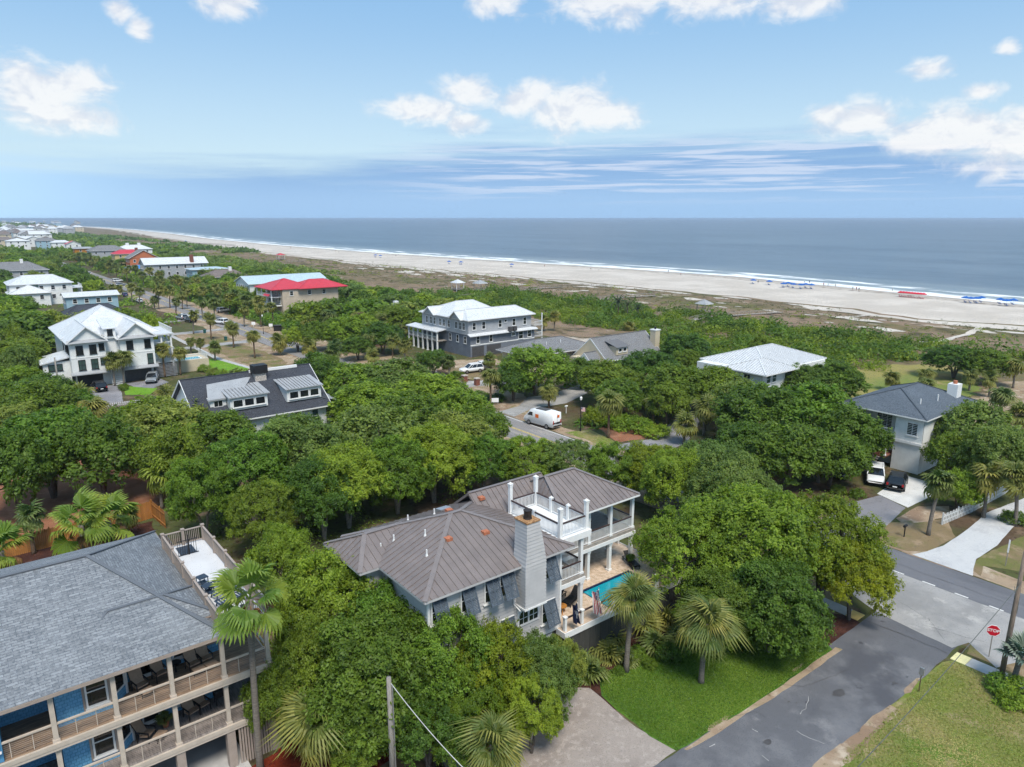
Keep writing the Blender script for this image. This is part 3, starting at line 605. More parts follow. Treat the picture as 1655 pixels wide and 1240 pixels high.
def date_geo(seed):
    r = random.Random(seed); mb = MB()
    for i in range(26):
        a = i*2.4; e = math.radians(75-100*(i/26)); p = [Vector((0, 0, 0))]
        for k in range(1, 6): p.append(p[-1]+Vector((math.cos(a)*math.cos(e), math.sin(a)*math.cos(e), math.sin(e)))*.5); e -= .22
        sd = Vector((-math.sin(a), math.cos(a), 0))
        for k in range(5):
            wd = .28 if k < 4 else .12
            mb.poly([p[k]+sd*.02, p[k+1]+sd*wd-Vector((0, 0, .16)), p[k+1], p[k]]); mb.poly([p[k], p[k+1], p[k+1]-sd*wd-Vector((0, 0, .16)), p[k]-sd*.02])
    return geo_mesh(mb, 'crown', 'frond_date')
DATE = date_geo(4)
def trunk_mesh(h, r0, r1, lean=(0, 0), n=9, m='palm_trunk', parent=None, boots=True):
    pts = []; rs = []
    for i in range(8):
        t = i/7; pts.append((lean[0]*t*t, lean[1]*t*t, -.1+(h+.1)*t)); rs.append(r0*(1.25 if i == 0 else 1)+(r1-r0)*t)
    if boots: rs[-1] *= 1.45; rs[-2] *= 1.25
    return MB().tube(pts, rs, n).build('trunk', m, parent, smooth=True)
def put_palm(x, y, h, kind='sabal', rad=1., desc='cabbage palm', label=None, lod=None, lean=None, r0=.19, bark=None, seed=None):
    r = random.Random(seed if seed is not None else int(x*31+y*17)); d = math.hypot(x, y); lod = lod or ('near' if d < 62 else 'mid' if d < 200 else 'far')
    lean = lean or (r.uniform(-.25, .25), r.uniform(-.25, .25))
    root = thing('palm_tree', label or desc, 'palm tree', (x, y, 0)); top = Vector((lean[0], lean[1], h))
    bark = bark or ('palm_trunk' if r.random() < .6 or kind == 'wash' else 'palm_trunk_brown')
    trunk_mesh(h, r0, r0*.8, lean, 9 if lod == 'near' else 6, bark, root)
    if kind == 'date':
        o = bpy.data.objects.new('crown', DATE); col.objects.link(o); o.parent = root; o.location = top; o.scale = (rad,)*3
    elif lod == 'near':
        n = {'sabal': 34, 'wash': 18, 'blue': 16}[kind]
        for i, (a, e, s, t) in enumerate(frond_set(n, kind, r)):
            old = t > (.86 if kind == 'sabal' else .70) and kind != 'blue'
            me = r.choice(FR[kind+('_old' if old else '')]) if kind != 'blue' else FR['blue'][0]
            o = bpy.data.objects.new('frond', me); col.objects.link(o); o.parent = root
            o.matrix_local = Matrix.Translation(top) @ frond_matrix(a, e, s*rad*(.85 if old else 1))
    else:
        me = r.choice(PALM_MID if lod == 'mid' else PALM_FAR); o = bpy.data.objects.new('crown', me); col.objects.link(o); o.parent = root; o.location = top; o.scale = (rad,)*3; o.rotation_euler.z = r.uniform(0, 6.28)
        if kind == 'wash': o.material_slots[0].link = 'OBJECT'; o.material_slots[0].material = MATS['frond_wash']
    if not label: AUTO.append((root, desc))
    root['group'] = 'palm trees'
    return root
def palm_px(cx, cy, bx=None, by=None, kind='sabal', rad=1., h=5.5, **kw):
    if by is not None:
        p = at(bx, by, 0); lo, hi = .3, 25.
        for _ in range(40):
            md = (lo+hi)/2
            if proj((p.x, p.y, md))[1] > cy: lo = md
            else: hi = md
        h = lo
    else: p = at(cx, cy, h); p.z = 0
    top = at(cx, cy, h); lean = (max(-.7, min(.7, top.x-p.x)), max(-.7, min(.7, top.y-p.y)))
    return put_palm(p.x, p.y, h, kind, rad, lean=lean if by is not None else None, **kw)
# shrubs
SHRUB = []
for k in range(3):
    rng = np.random.default_rng(90+k)
    C, L, nr, s, t = crown_points(1., .75, .35, 16, 16, 10, .075, .09, low=-.3, rc=(.3,.45)); SHRUB.append(leaf_mesh('shrub', L, nr, s, t, 'leaf_oak'))
def put_shrub(x, y, r, h, m='leaf_oak', desc='rounded green shrub', label=None, z=0.):
    o = bpy.data.objects.new('shrub', random.choice(SHRUB)); col.objects.link(o); o.location = (x, y, z); o.scale = (r, r, h); o.rotation_euler.z = random.uniform(0, 6)
    if m != 'leaf_oak': o.material_slots[0].link = 'OBJECT'; o.material_slots[0].material = MATS[m]
    tag(o, label or desc, 'shrub', 'garden shrubs')
    if not label: AUTO.append((o, desc))
    return o
def put_palmetto(x, y, s, desc='low fan palmetto', label=None, m=None, name='palmetto_plant'):
    o = bpy.data.objects.new(name, random.choice(PALMETTO)); col.objects.link(o); o.location = (x, y, .05); o.scale = (s,)*3; o.rotation_euler.z = random.uniform(0, 6)
    if m: o.material_slots[0].link = 'OBJECT'; o.material_slots[0].material = MATS[m]
    tag(o, label or desc, 'plant', 'low palmetto plants')
    if not label: AUTO.append((o, desc))
    return o
# ================================================================ building parts
uv_brick_mat('shingle_grey', (.130,.143,.160), (.265,.282,.300), (.085,.098,.12), .50, .17, msize=.018, rndmix=.30)
uv_brick_mat('shingle_dark', (.034,.038,.050), (.066,.072,.088), (.025,.028,.035), .34, .145)
uv_brick_mat('shingle_slate', (.072,.090,.112), (.118,.140,.168), (.05,.06,.075), .4, .16)
uv_brick_mat('shingle_mid', (.150,.150,.155), (.225,.225,.230), (.09,.09,.10), .4, .16)
uv_brick_mat('shake_blue', (.12,.34,.56), (.17,.42,.66), (.06,.20,.36), .22, .18, bump=.8, rndmix=.2)
mat('roof_red', (.50,.045,.065), .5, .08, 1.); mat('roof_blue', (.06,.22,.55), .5, .08, 1.); mat('roof_pale_blue', (.42,.52,.58), .5, .06, 1.); mat('stucco_tan', (.50,.42,.33), .85, .08, 1.)
mat('wall_yellow', (.55,.43,.20), .8, .06, 1.); mat('wall_orange', (.50,.16,.07), .8, .08, 1.); mat('wall_rust', (.42,.17,.03), .8, .08, 1.); mat('wall_blue', (.30,.44,.52), .7, .06, 1.); mat('wall_cream', (.55,.47,.34), .75, .05, 1.)
mat('wall_slate', (.165,.180,.215), .7, .08, 1.); mat('wall_grey', (.37,.38,.40), .7, .06, 1.); mat('brown_roof', (.17,.14,.13), .85, .15, 1.2)
def FRAME(face):      # along, normal for a wall that faces one of four ways
    return {'-y': (Vector((1,0,0)), Vector((0,-1,0))), '+y': (Vector((-1,0,0)), Vector((0,1,0))), '-x': (Vector((0,-1,0)), Vector((-1,0,0))), '+x': (Vector((0,1,0)), Vector((1,0,0)))}[face]
def fbox(mb, c, t, n, a0, a1, z0, z1, d0, d1):      # box in wall coordinates: along, up, outwards
    vs_ = [c+t*a+n*d+Vector((0,0,z)) for z in (z0, z1) for a, d in ((a0,d0),(a1,d0),(a1,d1),(a0,d1))]
    return mb.raw(vs_, [(0,1,2,3),(7,6,5,4),(0,4,5,1),(1,5,6,2),(2,6,7,3),(3,7,4,0)])
def window(parent, c, face, w, h, cols=1, rows=2, fm='white', gm='glass_dark', fw=.09, name='window'):
    t, n = FRAME(face); c = Vector(c); mb = MB(); a, b = w/2, h/2
    for (x0, x1, z0, z1) in ((-a,-a+fw,-b,b),(a-fw,a,-b,b),(-a+fw,a-fw,b-fw,b),(-a+fw,a-fw,-b,-b+fw)): fbox(mb, c, t, n, x0, x1, z0, z1, 0., .09)
    for i in range(1, cols): x = -a+w*i/cols; fbox(mb, c, t, n, x-.02, x+.02, -b+fw, b-fw, .02, .07)
    for j in range(1, rows): z = -b+h*j/rows; fbox(mb, c, t, n, -a+fw, a-fw, z-.025, z+.025, .021, .071)
    o = mb.build(name, fm, parent)
    g = MB(); fbox(g, c, t, n, -a+fw*.9, a-fw*.9, -b+fw*.9, b-fw*.9, .005, .03); g.build('pane', gm, o)
    s = MB(); fbox(s, c, t, n, -a-.06, a+.06, -b-.07, -b-.003, 0., .14); s.build('sill', fm, o)
    return o
def wall_uv(mb, face, c, a0, a1, z0, z1):
    t, n = FRAME(face); c = Vector(c); mb.poly([c+t*a0+Vector((0,0,z0)), c+t*a1+Vector((0,0,z0)), c+t*a1+Vector((0,0,z1)), c+t*a0+Vector((0,0,z1))], [(a0,z0),(a1,z0),(a1,z1),(a0,z1)])
def lap(mb, face, c, a0, a1, z0, z1, course=.235):      # lapped boards: every board leans out over the one below
    t, n = FRAME(face); c = Vector(c); k = max(1, round((z1-z0)/course)); d = (z1-z0)/k
    for i in range(k):
        za, zb = z0+i*d, z0+(i+1)*d
        p = [c+t*a0+Vector((0,0,za))+n*.05, c+t*a1+Vector((0,0,za))+n*.05, c+t*a1+Vector((0,0,zb))+n*.004, c+t*a0+Vector((0,0,zb))+n*.004]
        mb.poly(p); mb.poly([c+t*a0+Vector((0,0,za))+n*.004, c+t*a1+Vector((0,0,za))+n*.004, p[1], p[0]])
    return mb
def railing(parent, p0, p1, h=1.0, m='white', cap='brown_rail', gap=.13, name='railing', post=None, bw=.035):
    p0, p1 = Vector(p0), Vector(p1); L = (p1-p0).length; mb = MB(); up = Vector((0,0,1))
    mb.bar(p0+up*.10, p1+up*.10, .05, .06); mb.bar(p0+up*(h-.10), p1+up*(h-.10), .05, .06)
    for i in range(1, int(L/gap)): q = p0+(p1-p0)*(i*gap/L); mb.bar(q+up*.1, q+up*(h-.1), bw)
    o = mb.build(name, m, parent); MB().bar(p0+up*(h-.03), p1+up*(h-.03), .11, .07).build('handrail', cap, o); return o
def hip_planes(x0, x1, y0, y1, ze, zr, ax, i0, i1):
    if ax == 'x': yc = (y0+y1)/2; A, B = Vector((x0+i0, yc, zr)), Vector((x1-i1, yc, zr))
    else: xc = (x0+x1)/2; A, B = Vector((xc, y0+i0, zr)), Vector((xc, y1-i1, zr))
    a, b, c, d = Vector((x0,y0,ze)), Vector((x1,y0,ze)), Vector((x1,y1,ze)), Vector((x0,y1,ze))
    if ax == 'x': return [(a,b,B,A),(b,c,B),(c,d,A,B),(d,a,A)]
    return [(a,b,A),(b,c,B,A),(c,d,B),(d,a,A,B)]
def roof_hip(parent, x0, x1, y0, y1, ze, zr, ax, i0, i1, m, trim='white', th=.16, name='roof', panels=0., panel_mat=None, caps=True, capm=None):
    pl = hip_planes(x0, x1, y0, y1, ze, zr, ax, i0, i1); mb = MB()
    for p in pl:
        e = (p[1]-p[0]).normalized(); nrm = e.cross(p[2]-p[0]).normalized(); up = nrm.cross(e)
        mb.poly(p, [((q-p[0]).dot(e), (q-p[0]).dot(up)) for q in p])
    mb.poly([(x0,y1,ze-.01),(x1,y1,ze-.01),(x1,y0,ze-.01),(x0,y0,ze-.01)])
    o = mb.build(name, m, parent)
    f = MB()
    f.box(x0-.02,x1+.02,y0-.03,y0+.05,ze-th,ze-.012); f.box(x0-.02,x1+.02,y1-.05,y1+.03,ze-th,ze-.012); f.box(x0-.03,x0+.05,y0+.052,y1-.052,ze-th,ze-.012); f.box(x1-.05,x1+.03,y0+.052,y1-.052,ze-th,ze-.012)
    f.build('fascia', trim, o)
    if caps:
        c = MB(); pts = pl[0]
        R = [q for p in pl for q in p if q.z > ze+.01]; A, B = min(R, key=lambda q: (q.x, q.y)), max(R, key=lambda q: (q.x, q.y)); lift = Vector((0,0,.035)); cw = .30 if panels else .22
        cs = [Vector((x0,y0,ze)), Vector((x1,y0,ze)), Vector((x1,y1,ze)), Vector((x0,y1,ze))]
        if (A-B).length > .05: c.bar(A+lift, B+lift, cw, .05)
        for q in cs:
            T = min((A, B), key=lambda r: abs(r.x-q.x) if ax == 'x' else abs(r.y-q.y)); c.bar(q+lift, T+lift, cw, .05)
        c.build('ridge_cap', capm or m, o)
    if panels:
        for p in pl:
            e = (p[1]-p[0]); L = e.length; e = e.normalized(); nrm = e.cross(p[2]-p[0]).normalized(); up = nrm.cross(e)
            loc = [((q-p[0]).dot(e), (q-p[0]).dot(up)) for q in p]
            def topz(s):
                best = 0
                for k in range(1, len(loc)):
                    (sa, ta), (sb, tb) = loc[k], loc[(k+1) % len(loc)]
                    lo, hi = min(sa, sb), max(sa, sb)
                    if lo-1e-6 <= s <= hi+1e-6 and hi-lo > 1e-6: best = max(best, ta+(tb-ta)*(s-sa)/(sb-sa))
                return best
            n = max(1, round(L/panels)); wd = L/n; brk = [q[0] for q in loc[2:]]
            for i in range(n):
                s0, s1 = i*wd, (i+1)*wd; ss_ = [s0]+[b for b in sorted(brk) if s0+.02 < b < s1-.02]+[s1]
                ups = [(s, topz(s)) for s in ss_]
                if max(u for _, u in ups) < .12: continue
                g = MB(); base = p[0]+nrm*.012
                P_ = lambda s, u, d=0: base+e*s+up*u+nrm*d
                g.poly([P_(s0, -.03), P_(s1, -.03)]+[P_(s, u) for s, u in reversed(ups)])
                if ups[-1][1] > .1: g.bar(P_(s1-.02, -.03, .02), P_(s1-.02, ups[-1][1], .02), .035, .055, up=nrm)
                g.build('roof_panel', panel_mat or m, o)
    return o
def roof_gable(parent, x0, x1, y0, y1, ze, zr, ax, m, trim='white', wall=None, name='roof', th=.14, over=0.):
    # ridge along ax; gable ends closed with wall boards set in by `over`
    if ax == 'y':
        xc = (x0+x1)/2; A, B = Vector((xc,y0,zr)), Vector((xc,y1,zr)); sides = [(Vector((x0,y1,ze)),Vector((x0,y0,ze)),A,B),(Vector((x1,y0,ze)),Vector((x1,y1,ze)),B,A)]
        tri = [[(x0+.2,y0+over,ze),(x1-.2,y0+over,ze),(xc,y0+over,zr-.1)],[(x1-.2,y1-over,ze),(x0+.2,y1-over,ze),(xc,y1-over,zr-.1)]]
    else:
        yc = (y0+y1)/2; A, B = Vector((x0,yc,zr)), Vector((x1,yc,zr)); sides = [(Vector((x0,y0,ze)),Vector((x1,y0,ze)),B,A),(Vector((x1,y1,ze)),Vector((x0,y1,ze)),A,B)]
        tri = [[(x0+over,y1-.2,ze),(x0+over,y0+.2,ze),(x0+over,yc,zr-.1)],[(x1-over,y0+.2,ze),(x1-over,y1-.2,ze),(x1-over,yc,zr-.1)]]
    mb = MB(); dn = Vector((0,0,-th)); f = MB()
    for p in sides:
        e = (p[1]-p[0]).normalized(); nrm = e.cross(p[2]-p[0]).normalized(); up = nrm.cross(e)
        mb.poly(p, [((q-p[0]).dot(e), (q-p[0]).dot(up)) for q in p]); mb.poly([q+dn for q in reversed(p)]); mb.poly([p[0]+dn, p[1]+dn, p[1], p[0]]); mb.poly([p[1]+dn, p[2]+dn, p[2], p[1]]); mb.poly([p[3]+dn, p[0]+dn, p[0], p[3]])
        for q, r in ((p[1], p[2]), (p[0], p[3])): f.bar(q+dn*.55, r+dn*.55, .07, .18)
        f.bar(p[0]+dn*.62, p[1]+dn*.62, .08, .16)
    o = mb.build(name, m, parent); f.build('fascia', trim, o)
    if wall:
        for t3 in tri: MB().poly(t3).build('gable_wall', wall, o)
    MB().bar(A+Vector((0,0,.02)), B+Vector((0,0,.02)), .26, .05).build('ridge_cap', m, o)
    return o
def seams(parent, p, gap, m):      # standing seams on a roof plane too far off to part the sheets
    e = (p[1]-p[0]); L = e.length; e = e.normalized(); mb = MB()
    for i in range(1, int(L/gap)):
        q = p[0]+e*i*gap; r = p[3]+(p[2]-p[3])*(i*gap/L); mb.bar(q+Vector((0,0,.03)), r+Vector((0,0,.03)), .05, .05)
    return mb.build('roof_seams', m, parent)
def wall_box(parent, x0, x1, y0, y1, z0, z1, m, name='wall'): return MB().box(x0, x1, y0, y1, z0, z1).build(name, m, parent)
def column(parent, x, y, z0, z1, w=.26, m='white', name='column'):
    mb = MB().box(x-w/2,x+w/2,y-w/2,y+w/2,z0,z1); a = w*.72
    mb.box(x-a,x+a,y-a,y+a,z0,z0+.14); mb.box(x-a,x+a,y-a,y+a,z1-.16,z1-.001); mb.box(x-w*.6,x+w*.6,y-w*.6,y+w*.6,z1-.26,z1-.161); return mb.build(name, m, parent)

# ================================================================ the grey house with pool and roof deck
OX, OY = at(905, 1013, 3.)[:2]
gh = thing('grey_house', 'grey clapboard house with brown metal hip roof, white roof deck and pool', 'house', (OX, OY, 0))
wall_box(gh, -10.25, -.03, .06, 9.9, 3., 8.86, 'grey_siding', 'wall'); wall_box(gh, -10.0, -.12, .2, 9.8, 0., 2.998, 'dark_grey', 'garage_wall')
sd_ = MB(); lap(sd_, '-y', (0,.05,0), -10.28, -.10, 3.16, 8.80)
lap(sd_, '-x', (-10.26,0,0), -9.9, -.06, 3.16, 8.80); lap(sd_, '+x', (-.02,0,0), .06, 9.9, 3.16, 8.80); sd_.build('siding', 'grey_siding', gh)
tr = MB(); tr.box(-10.33,.04,-.03,.12,2.93,3.15); tr.box(-.10,.045,-.032,.11,3.152,8.84); tr.box(-10.34,-10.2,-.032,.11,3.152,8.84); tr.build('corner_trim', 'white', gh)
gd = MB(); gd.box(-3.3,-3.15,.10,.19,.05,2.7); gd.box(-.72,-.57,.10,.19,.05,2.7); gd.box(-3.149,-.721,.10,.19,2.5,2.7); dr = gd.build('garage_opening', 'white', gh); MB().box(-3.14,-.73,.14,.19,.05,2.49).build('pane', 'glass_green', dr)
roof_hip(gh, -10.8, .75, -.5, 10.3, 8.95, 11.05, 'x', 5.4, 5.4, 'metal_roof', 'grey_siding', panels=.46, capm='roof_trim', name='roof')
roof_hip(gh, 3.12, 10.9, 2.9, 10.3, 8.96, 10.86, 'x', 1.2, 3.7, 'metal_roof', 'white', panels=.46, capm='roof_trim', name='roof')
rb = roof_gable(gh, -1.7, 5.2, 6.16, 10.3, 8.955, 10.5, 'x', 'metal_roof', 'metal_roof', None, name='roof')
for i in range(15):
    x = -1.6+i*.46; MB().bar((x,6.2,9.0), (x,8.2,10.52), .035, .055).build('roof_seam', 'metal_roof', rb); MB().bar((x,10.26,9.0), (x,8.26,10.52), .035, .055).build('roof_seam', 'metal_roof', rb)
roof_hip(gh, -12.1, -5.5, 4.9, 10.15, 8.90, 10.05, 'x', 1.7, 2.6, 'metal_roof', 'grey_siding', panels=.46, capm='roof_trim', name='roof')
wall_box(gh, -11.4, -10.26, 5.4, 9.7, 0., 8.88, 'grey_siding', 'wall')
# chimney: broad below the eave, drawn in towards the top
ch = MB()
prof = [(6.1,-3.78,-2.12,-.90),(8.9,-3.78,-2.12,-.90),(9.9,-3.66,-2.26,-.86),(11.75,-3.60,-2.62,-.80)]
for (z0, a0, b0, d0), (z1, a1, b1, d1) in zip(prof, prof[1:]):
    k = max(1, round((z1-z0)/.235))
    for i in range(k):
        def at_(t): return (z0+(z1-z0)*t, a0+(a1-a0)*t, b0+(b1-b0)*t, d0+(d1-d0)*t)
        za, aa, ba, da = at_(i/k); zb, ab, bb, db = at_((i+1)/k); bk = .35
        lo = [(aa-.032,da-.032,za),(ba+.032,da-.032,za),(ba+.032,bk,za),(aa-.032,bk,za)]; hi = [(ab,db,zb),(bb,db,zb),(bb,bk,zb),(ab,bk,zb)]; li = [(aa,da,za),(ba,da,za),(ba,bk,za),(aa,bk,za)]
        ch.raw(lo+hi+li, [(0,1,5,4),(1,2,6,5),(3,0,4,7),(2,3,7,6),(8,9,1,0),(11,8,0,3),(9,10,2,1)])
cho = ch.build('chimney', 'grey_siding', gh)
MB().box(-3.66,-2.56,-.86,.42,11.75,11.84).build('chimney_cap', 'rust', cho); MB().tube([(-3.1,-.25,11.84),(-3.1,-.25,11.95),(-3.1,-.25,12.32),(-3.1,-.25,12.4)], [.28,.25,.25,.29], 14).build('flue', 'iron', cho)
MB().box(-3.86,-2.05,-.96,.2,5.98,6.10).build('chimney_base_trim', 'white', cho)
dn = MB(); dn.tube([(-4.05,-.05,8.8),(-4.05,-.05,6.2),(-3.9,-.55,5.85)], .04, 6); dn.build('downpipe', 'white', gh)
# pair of arched windows under the chimney
aw = MB(); aw.box(-3.72,-1.88,-.05,.03,4.35,4.47); aw.box(-3.72,-1.88,-.05,.03,5.42,5.56)
for a, b in ((-3.72,-3.58),(-2.86,-2.74),(-2.02,-1.88)): aw.box(a,b,-.048,.03,4.471,5.419)
for cx in (-3.22,-2.38):
    for k in range(7):      # arch filler
        t0, t1 = math.pi*k/7, math.pi*(k+1)/7
        aw.raw([(cx+.36*math.cos(t0),-.045,5.05+.36*math.sin(t0)),(cx+.36*math.cos(t1),-.045,5.05+.36*math.sin(t1)),(cx+.36*math.cos(t1),-.045,5.42),(cx+.36*math.cos(t0),-.045,5.42)],[(0,1,2,3)])
    aw.box(cx-.02,cx+.02,-.03,.02,4.47,5.40); aw.box(cx-.34,cx+.34,-.031,.02,4.85,4.89)
awo = aw.build('arched_window', 'white', gh); MB().box(-3.57,-2.03,-.012,.028,4.48,5.41).build('pane', 'glass_dark', awo)
def bahama(x, ztop, w, h=1.75, out=.62):
    wo = window(gh, (x, .02, ztop-h/2), '-y', w+.12, h, 1, 2)
    mb = MB(); top = Vector((x,-.12,ztop+.02)); bot = Vector((x,-.12-out,ztop-h*.93)); d = bot-top; L = d.length; dn_ = d.normalized(); nr = Vector((1,0,0)).cross(dn_)
    for a in (-w/2+.05, 0, w/2-.05): mb.bar(top+Vector((a,0,0)), bot+Vector((a,0,0)), .09, .05, up=nr)
    for t in (.02, .47, .98): mb.bar(top+d*t+Vector((-w/2,0,0)), top+d*t+Vector((w/2,0,0)), .05, .09, up=nr)
    s = mb.build('shutter', 'shutter', gh); g = MB(); n = int(L/.085)
    for i in range(1, n):
        q = top+d*(i/n); g.bar(q+Vector((-w/2+.09,0,0)), q+Vector((w/2-.09,0,0)), .07, .012, up=(nr+dn_*.6).normalized())
    g.build('louvres', 'shutter', s)
    MB().bar((x+w/2-.08,.0,ztop-h*.8), (x+w/2-.08,-.1-out*.8,ztop-h*.78), .03).build('shutter_stay', 'shutter', s)
for x, z, w_ in ((-9.6,8.55,.95),(-7.55,8.55,.95),(-5.8,8.55,.95),(-4.62,8.55,1.0),(-1.1,8.55,1.0),(-9.6,5.35,1.0),(-7.4,5.35,1.0),(-4.6,5.4,1.05),(-1.12,5.4,1.05)): bahama(x, z, w_, 1.6 if z > 8 else 1.65)
# side porch at the corner and the long porch
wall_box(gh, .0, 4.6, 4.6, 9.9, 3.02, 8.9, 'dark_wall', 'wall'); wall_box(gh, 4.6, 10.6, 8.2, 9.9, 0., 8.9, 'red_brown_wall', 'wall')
bk = MB(); lap(bk, '+x', (4.61,0,0), 4.6, 8.2, 6.1, 8.8); bk.build('siding', 'grey_siding', gh)
for (x0,x1,y0,y1,z0,z1,m,n) in ((.04,2.62,.42,4.6,5.72,5.95,'wood_grey','porch_floor'),(2.63,11.0,3.35,8.2,5.70,5.94,'wood_grey','porch_floor'),(.04,2.66,.36,.56,5.42,5.719,'white','porch_beam'),(2.45,2.68,.561,3.3,5.42,5.719,'white','porch_beam'),(2.45,11.05,3.3,3.5,5.40,5.699,'white','porch_beam'),(10.85,11.05,3.501,8.2,5.40,5.699,'white','porch_beam')):
    MB().box(x0,x1,y0,y1,z0,z1).build(n, m, gh)
for x, y in ((.24,.56),(2.38,.56),(6.0,3.55),(8.35,3.55),(10.8,3.55),(3.3,3.55),(10.8,6.0)): column(gh, x, y, 3.0, 5.41, .26)
for x, y in ((2.38,.6),(6.0,3.55),(8.35,3.55),(10.8,3.55),(3.3,3.55),(10.8,6.0)): column(gh, x, y, 5.95, 8.86, .24)
railing(gh, (.1,.5,5.95), (2.28,.5,5.95)); railing(gh, (2.5,.7,5.95), (2.5,3.3,5.95)); 
for a, b in ((3.4,5.9),(6.1,8.25),(8.45,10.7)): railing(gh, (a,3.5,5.94), (b,3.5,5.94))
railing(gh, (10.85,3.7,5.94), (10.85,5.9,5.94)); railing(gh, (10.85,6.1,5.94), (10.85,8.1,5.94))
for br in ((2.38,.75,1),(3.3,3.4,1)): 
    MB().bar((br[0],br[1],8.1), (br[0]+.55,br[1],8.75), .07).build('bracket', 'white', gh)
# roof deck
MB().box(.25,2.95,.42,6.1,8.98,9.16).build('roof_deck', 'white', gh); MB().box(.15,3.05,.28,.419,8.72,9.17).build('deck_beam', 'white', gh); MB().box(2.951,3.06,.42,6.1,8.72,9.17).build('deck_beam', 'white', gh)
def newel(x, y, z1, w=.24):
    o = MB().box(x-w/2,x+w/2,y-w/2,y+w/2,9.162,z1).build('deck_post', 'white', gh); a = w*.66; c = MB().box(x-a,x+a,y-a,y+a,z1,z1+.07)
    c.raw([(x-w/2,y-w/2,z1+.071),(x+w/2,y-w/2,z1+.071),(x+w/2,y+w/2,z1+.071),(x-w/2,y+w/2,z1+.071),(x,y,z1+.2)], [(0,1,4),(1,2,4),(2,3,4),(3,0,4)]); c.box(x-w*.58,x+w*.58,y-w*.58,y+w*.58,z1-.14,z1-.001); c.build('post_cap', 'white', o)
for x, y, z in ((.4,.58,11.2),(2.8,.58,11.2),(.4,5.95,11.35),(2.8,5.95,11.35)): newel(x, y, z)
for x, y in ((.4,3.3),(2.8,2.4),(2.8,4.2)): newel(x, y, 10.25, .2)
for p0, p1 in (((.52,.58,9.16),(2.68,.58,9.16)),((.4,.7,9.16),(.4,3.2,9.16)),((.4,3.4,9.16),(.4,5.83,9.16)),((.52,5.95,9.16),(2.68,5.95,9.16)),((2.8,.7,9.16),(2.8,2.3,9.16)),((2.8,2.5,9.16),(2.8,4.1,9.16)),((2.8,4.3,9.16),(2.8,5.83,9.16))): railing(gh, p0, p1, 1.02)
# roof vents and pipes
def roofz(x, y): return max(8.95+2.1*min(1, min(x+10.8, .75-x, y+.5, 10.3-y)/5.4), 8.955+1.6*min(1, min(y-6.16, 10.3-y)/2.07) if -3.5 < x < 5.2 else 0)
for x, y in ((-6.9,3.0),(-4.3,2.6),(-4.6,6.4),(-1.0,7.6)):
    z = roofz(x, y); MB().box(x-.22,x+.22,y-.2,y+.2,z-.05,z+.16).build('roof_vent', 'terracotta', gh)
for x, y in ((-9.9,6.3),(-9.0,6.2),(-7.6,4.6),(-8.6,2.8),(-5.4,7.0),(-6.9,8.0)):
    z = roofz(x, y); MB().tube([(x,y,z-.05),(x,y,z+.15),(x,y,z+.42)], [.11,.05,.05], 8).build('vent_pipe', 'white', gh)
z = roofz(-4.3, 7.6); MB().raw([(-4.75,7.2,z-.1),(-3.85,7.2,z-.1),(-3.85,7.9,z-.2),(-4.75,7.9,z-.2),(-4.75,7.15,z+.32),(-3.85,7.15,z+.32),(-3.85,7.9,z+.2),(-4.75,7.9,z+.2)], [(0,3,2,1),(4,5,6,7),(0,1,5,4),(1,2,6,5),(2,3,7,6),(3,0,4,7)]).build('roof_hatch', 'steel', gh)
# pool deck around the pool basin
PX0, PX1, PY0, PY1 = 4.35, 9.6, -.25, 2.62
for b in ((-.3,PX0,-.82,8.2),(PX1,12.6,-.82,8.2),(PX0+.001,PX1-.001,-.82,PY0),(PX0+.001,PX1-.001,PY1,8.2)): MB().box(b[0],b[1],b[2],b[3],2.74,3.0).build('pool_deck', 'travertine', gh)
pl = MB(); pl.box(PX0,PX1,PY0,PY0+.12,1.6,2.97); pl.box(PX0,PX1,PY1-.12,PY1,1.6,2.97); pl.box(PX0,PX0+.12,PY0+.121,PY1-.121,1.6,2.97); pl.box(PX1-.12,PX1,PY0+.121,PY1-.121,1.6,2.97); pl.build('pool_edge', 'tile_edge', gh)
mat('pool_floor', (.04,.36,.42), .6, .06, 1.); MB().box(PX0+.12,PX1-.12,PY0+.12,PY1-.12,1.6,1.7).build('pool_floor', 'pool_floor', gh)
m = bpy.data.materials.new('pool_water'); m.use_nodes = True; w = NT(m.node_tree); MATS['pool_water'] = m
bs = w.n('ShaderNodeBsdfPrincipled'); bs.inputs['Base Color'].default_value = (.012,.30,.38,1); bs.inputs['Roughness'].default_value = .06
bp = w.n('ShaderNodeBump'); bp.inputs['Strength'].default_value = .12; w.put(bp.inputs['Height'], w.noise(w.n('ShaderNodeTexCoord').outputs['Object'], 3., 3.)); w.put(bs.inputs['Normal'], bp.outputs[0])
o_ = w.n('ShaderNodeOutputMaterial'); w.t.links.new(bs.outputs[0], o_.inputs[0])
MB().poly([(PX0+.12,PY0+.12,2.86),(PX1-.12,PY0+.12,2.86),(PX1-.12,PY1-.12,2.86),(PX0+.12,PY1-.12,2.86)]).build('pool_water', 'pool_water', gh)
MB().box(-.36,12.66,-.90,-.821,2.62,3.03).build('deck_fascia', 'white', gh); MB().box(-.36,-.301,-.82,0.,2.62,3.03).build('deck_fascia', 'white', gh); MB().box(12.601,12.66,-.82,8.2,2.62,3.03).build('deck_fascia', 'white', gh)
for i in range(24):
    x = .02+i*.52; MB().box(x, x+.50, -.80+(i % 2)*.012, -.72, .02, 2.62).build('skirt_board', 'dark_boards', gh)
MB().box(-.02,12.5,-.70,-.5,0,2.6).build('skirt_wall', 'dark_grey', gh)
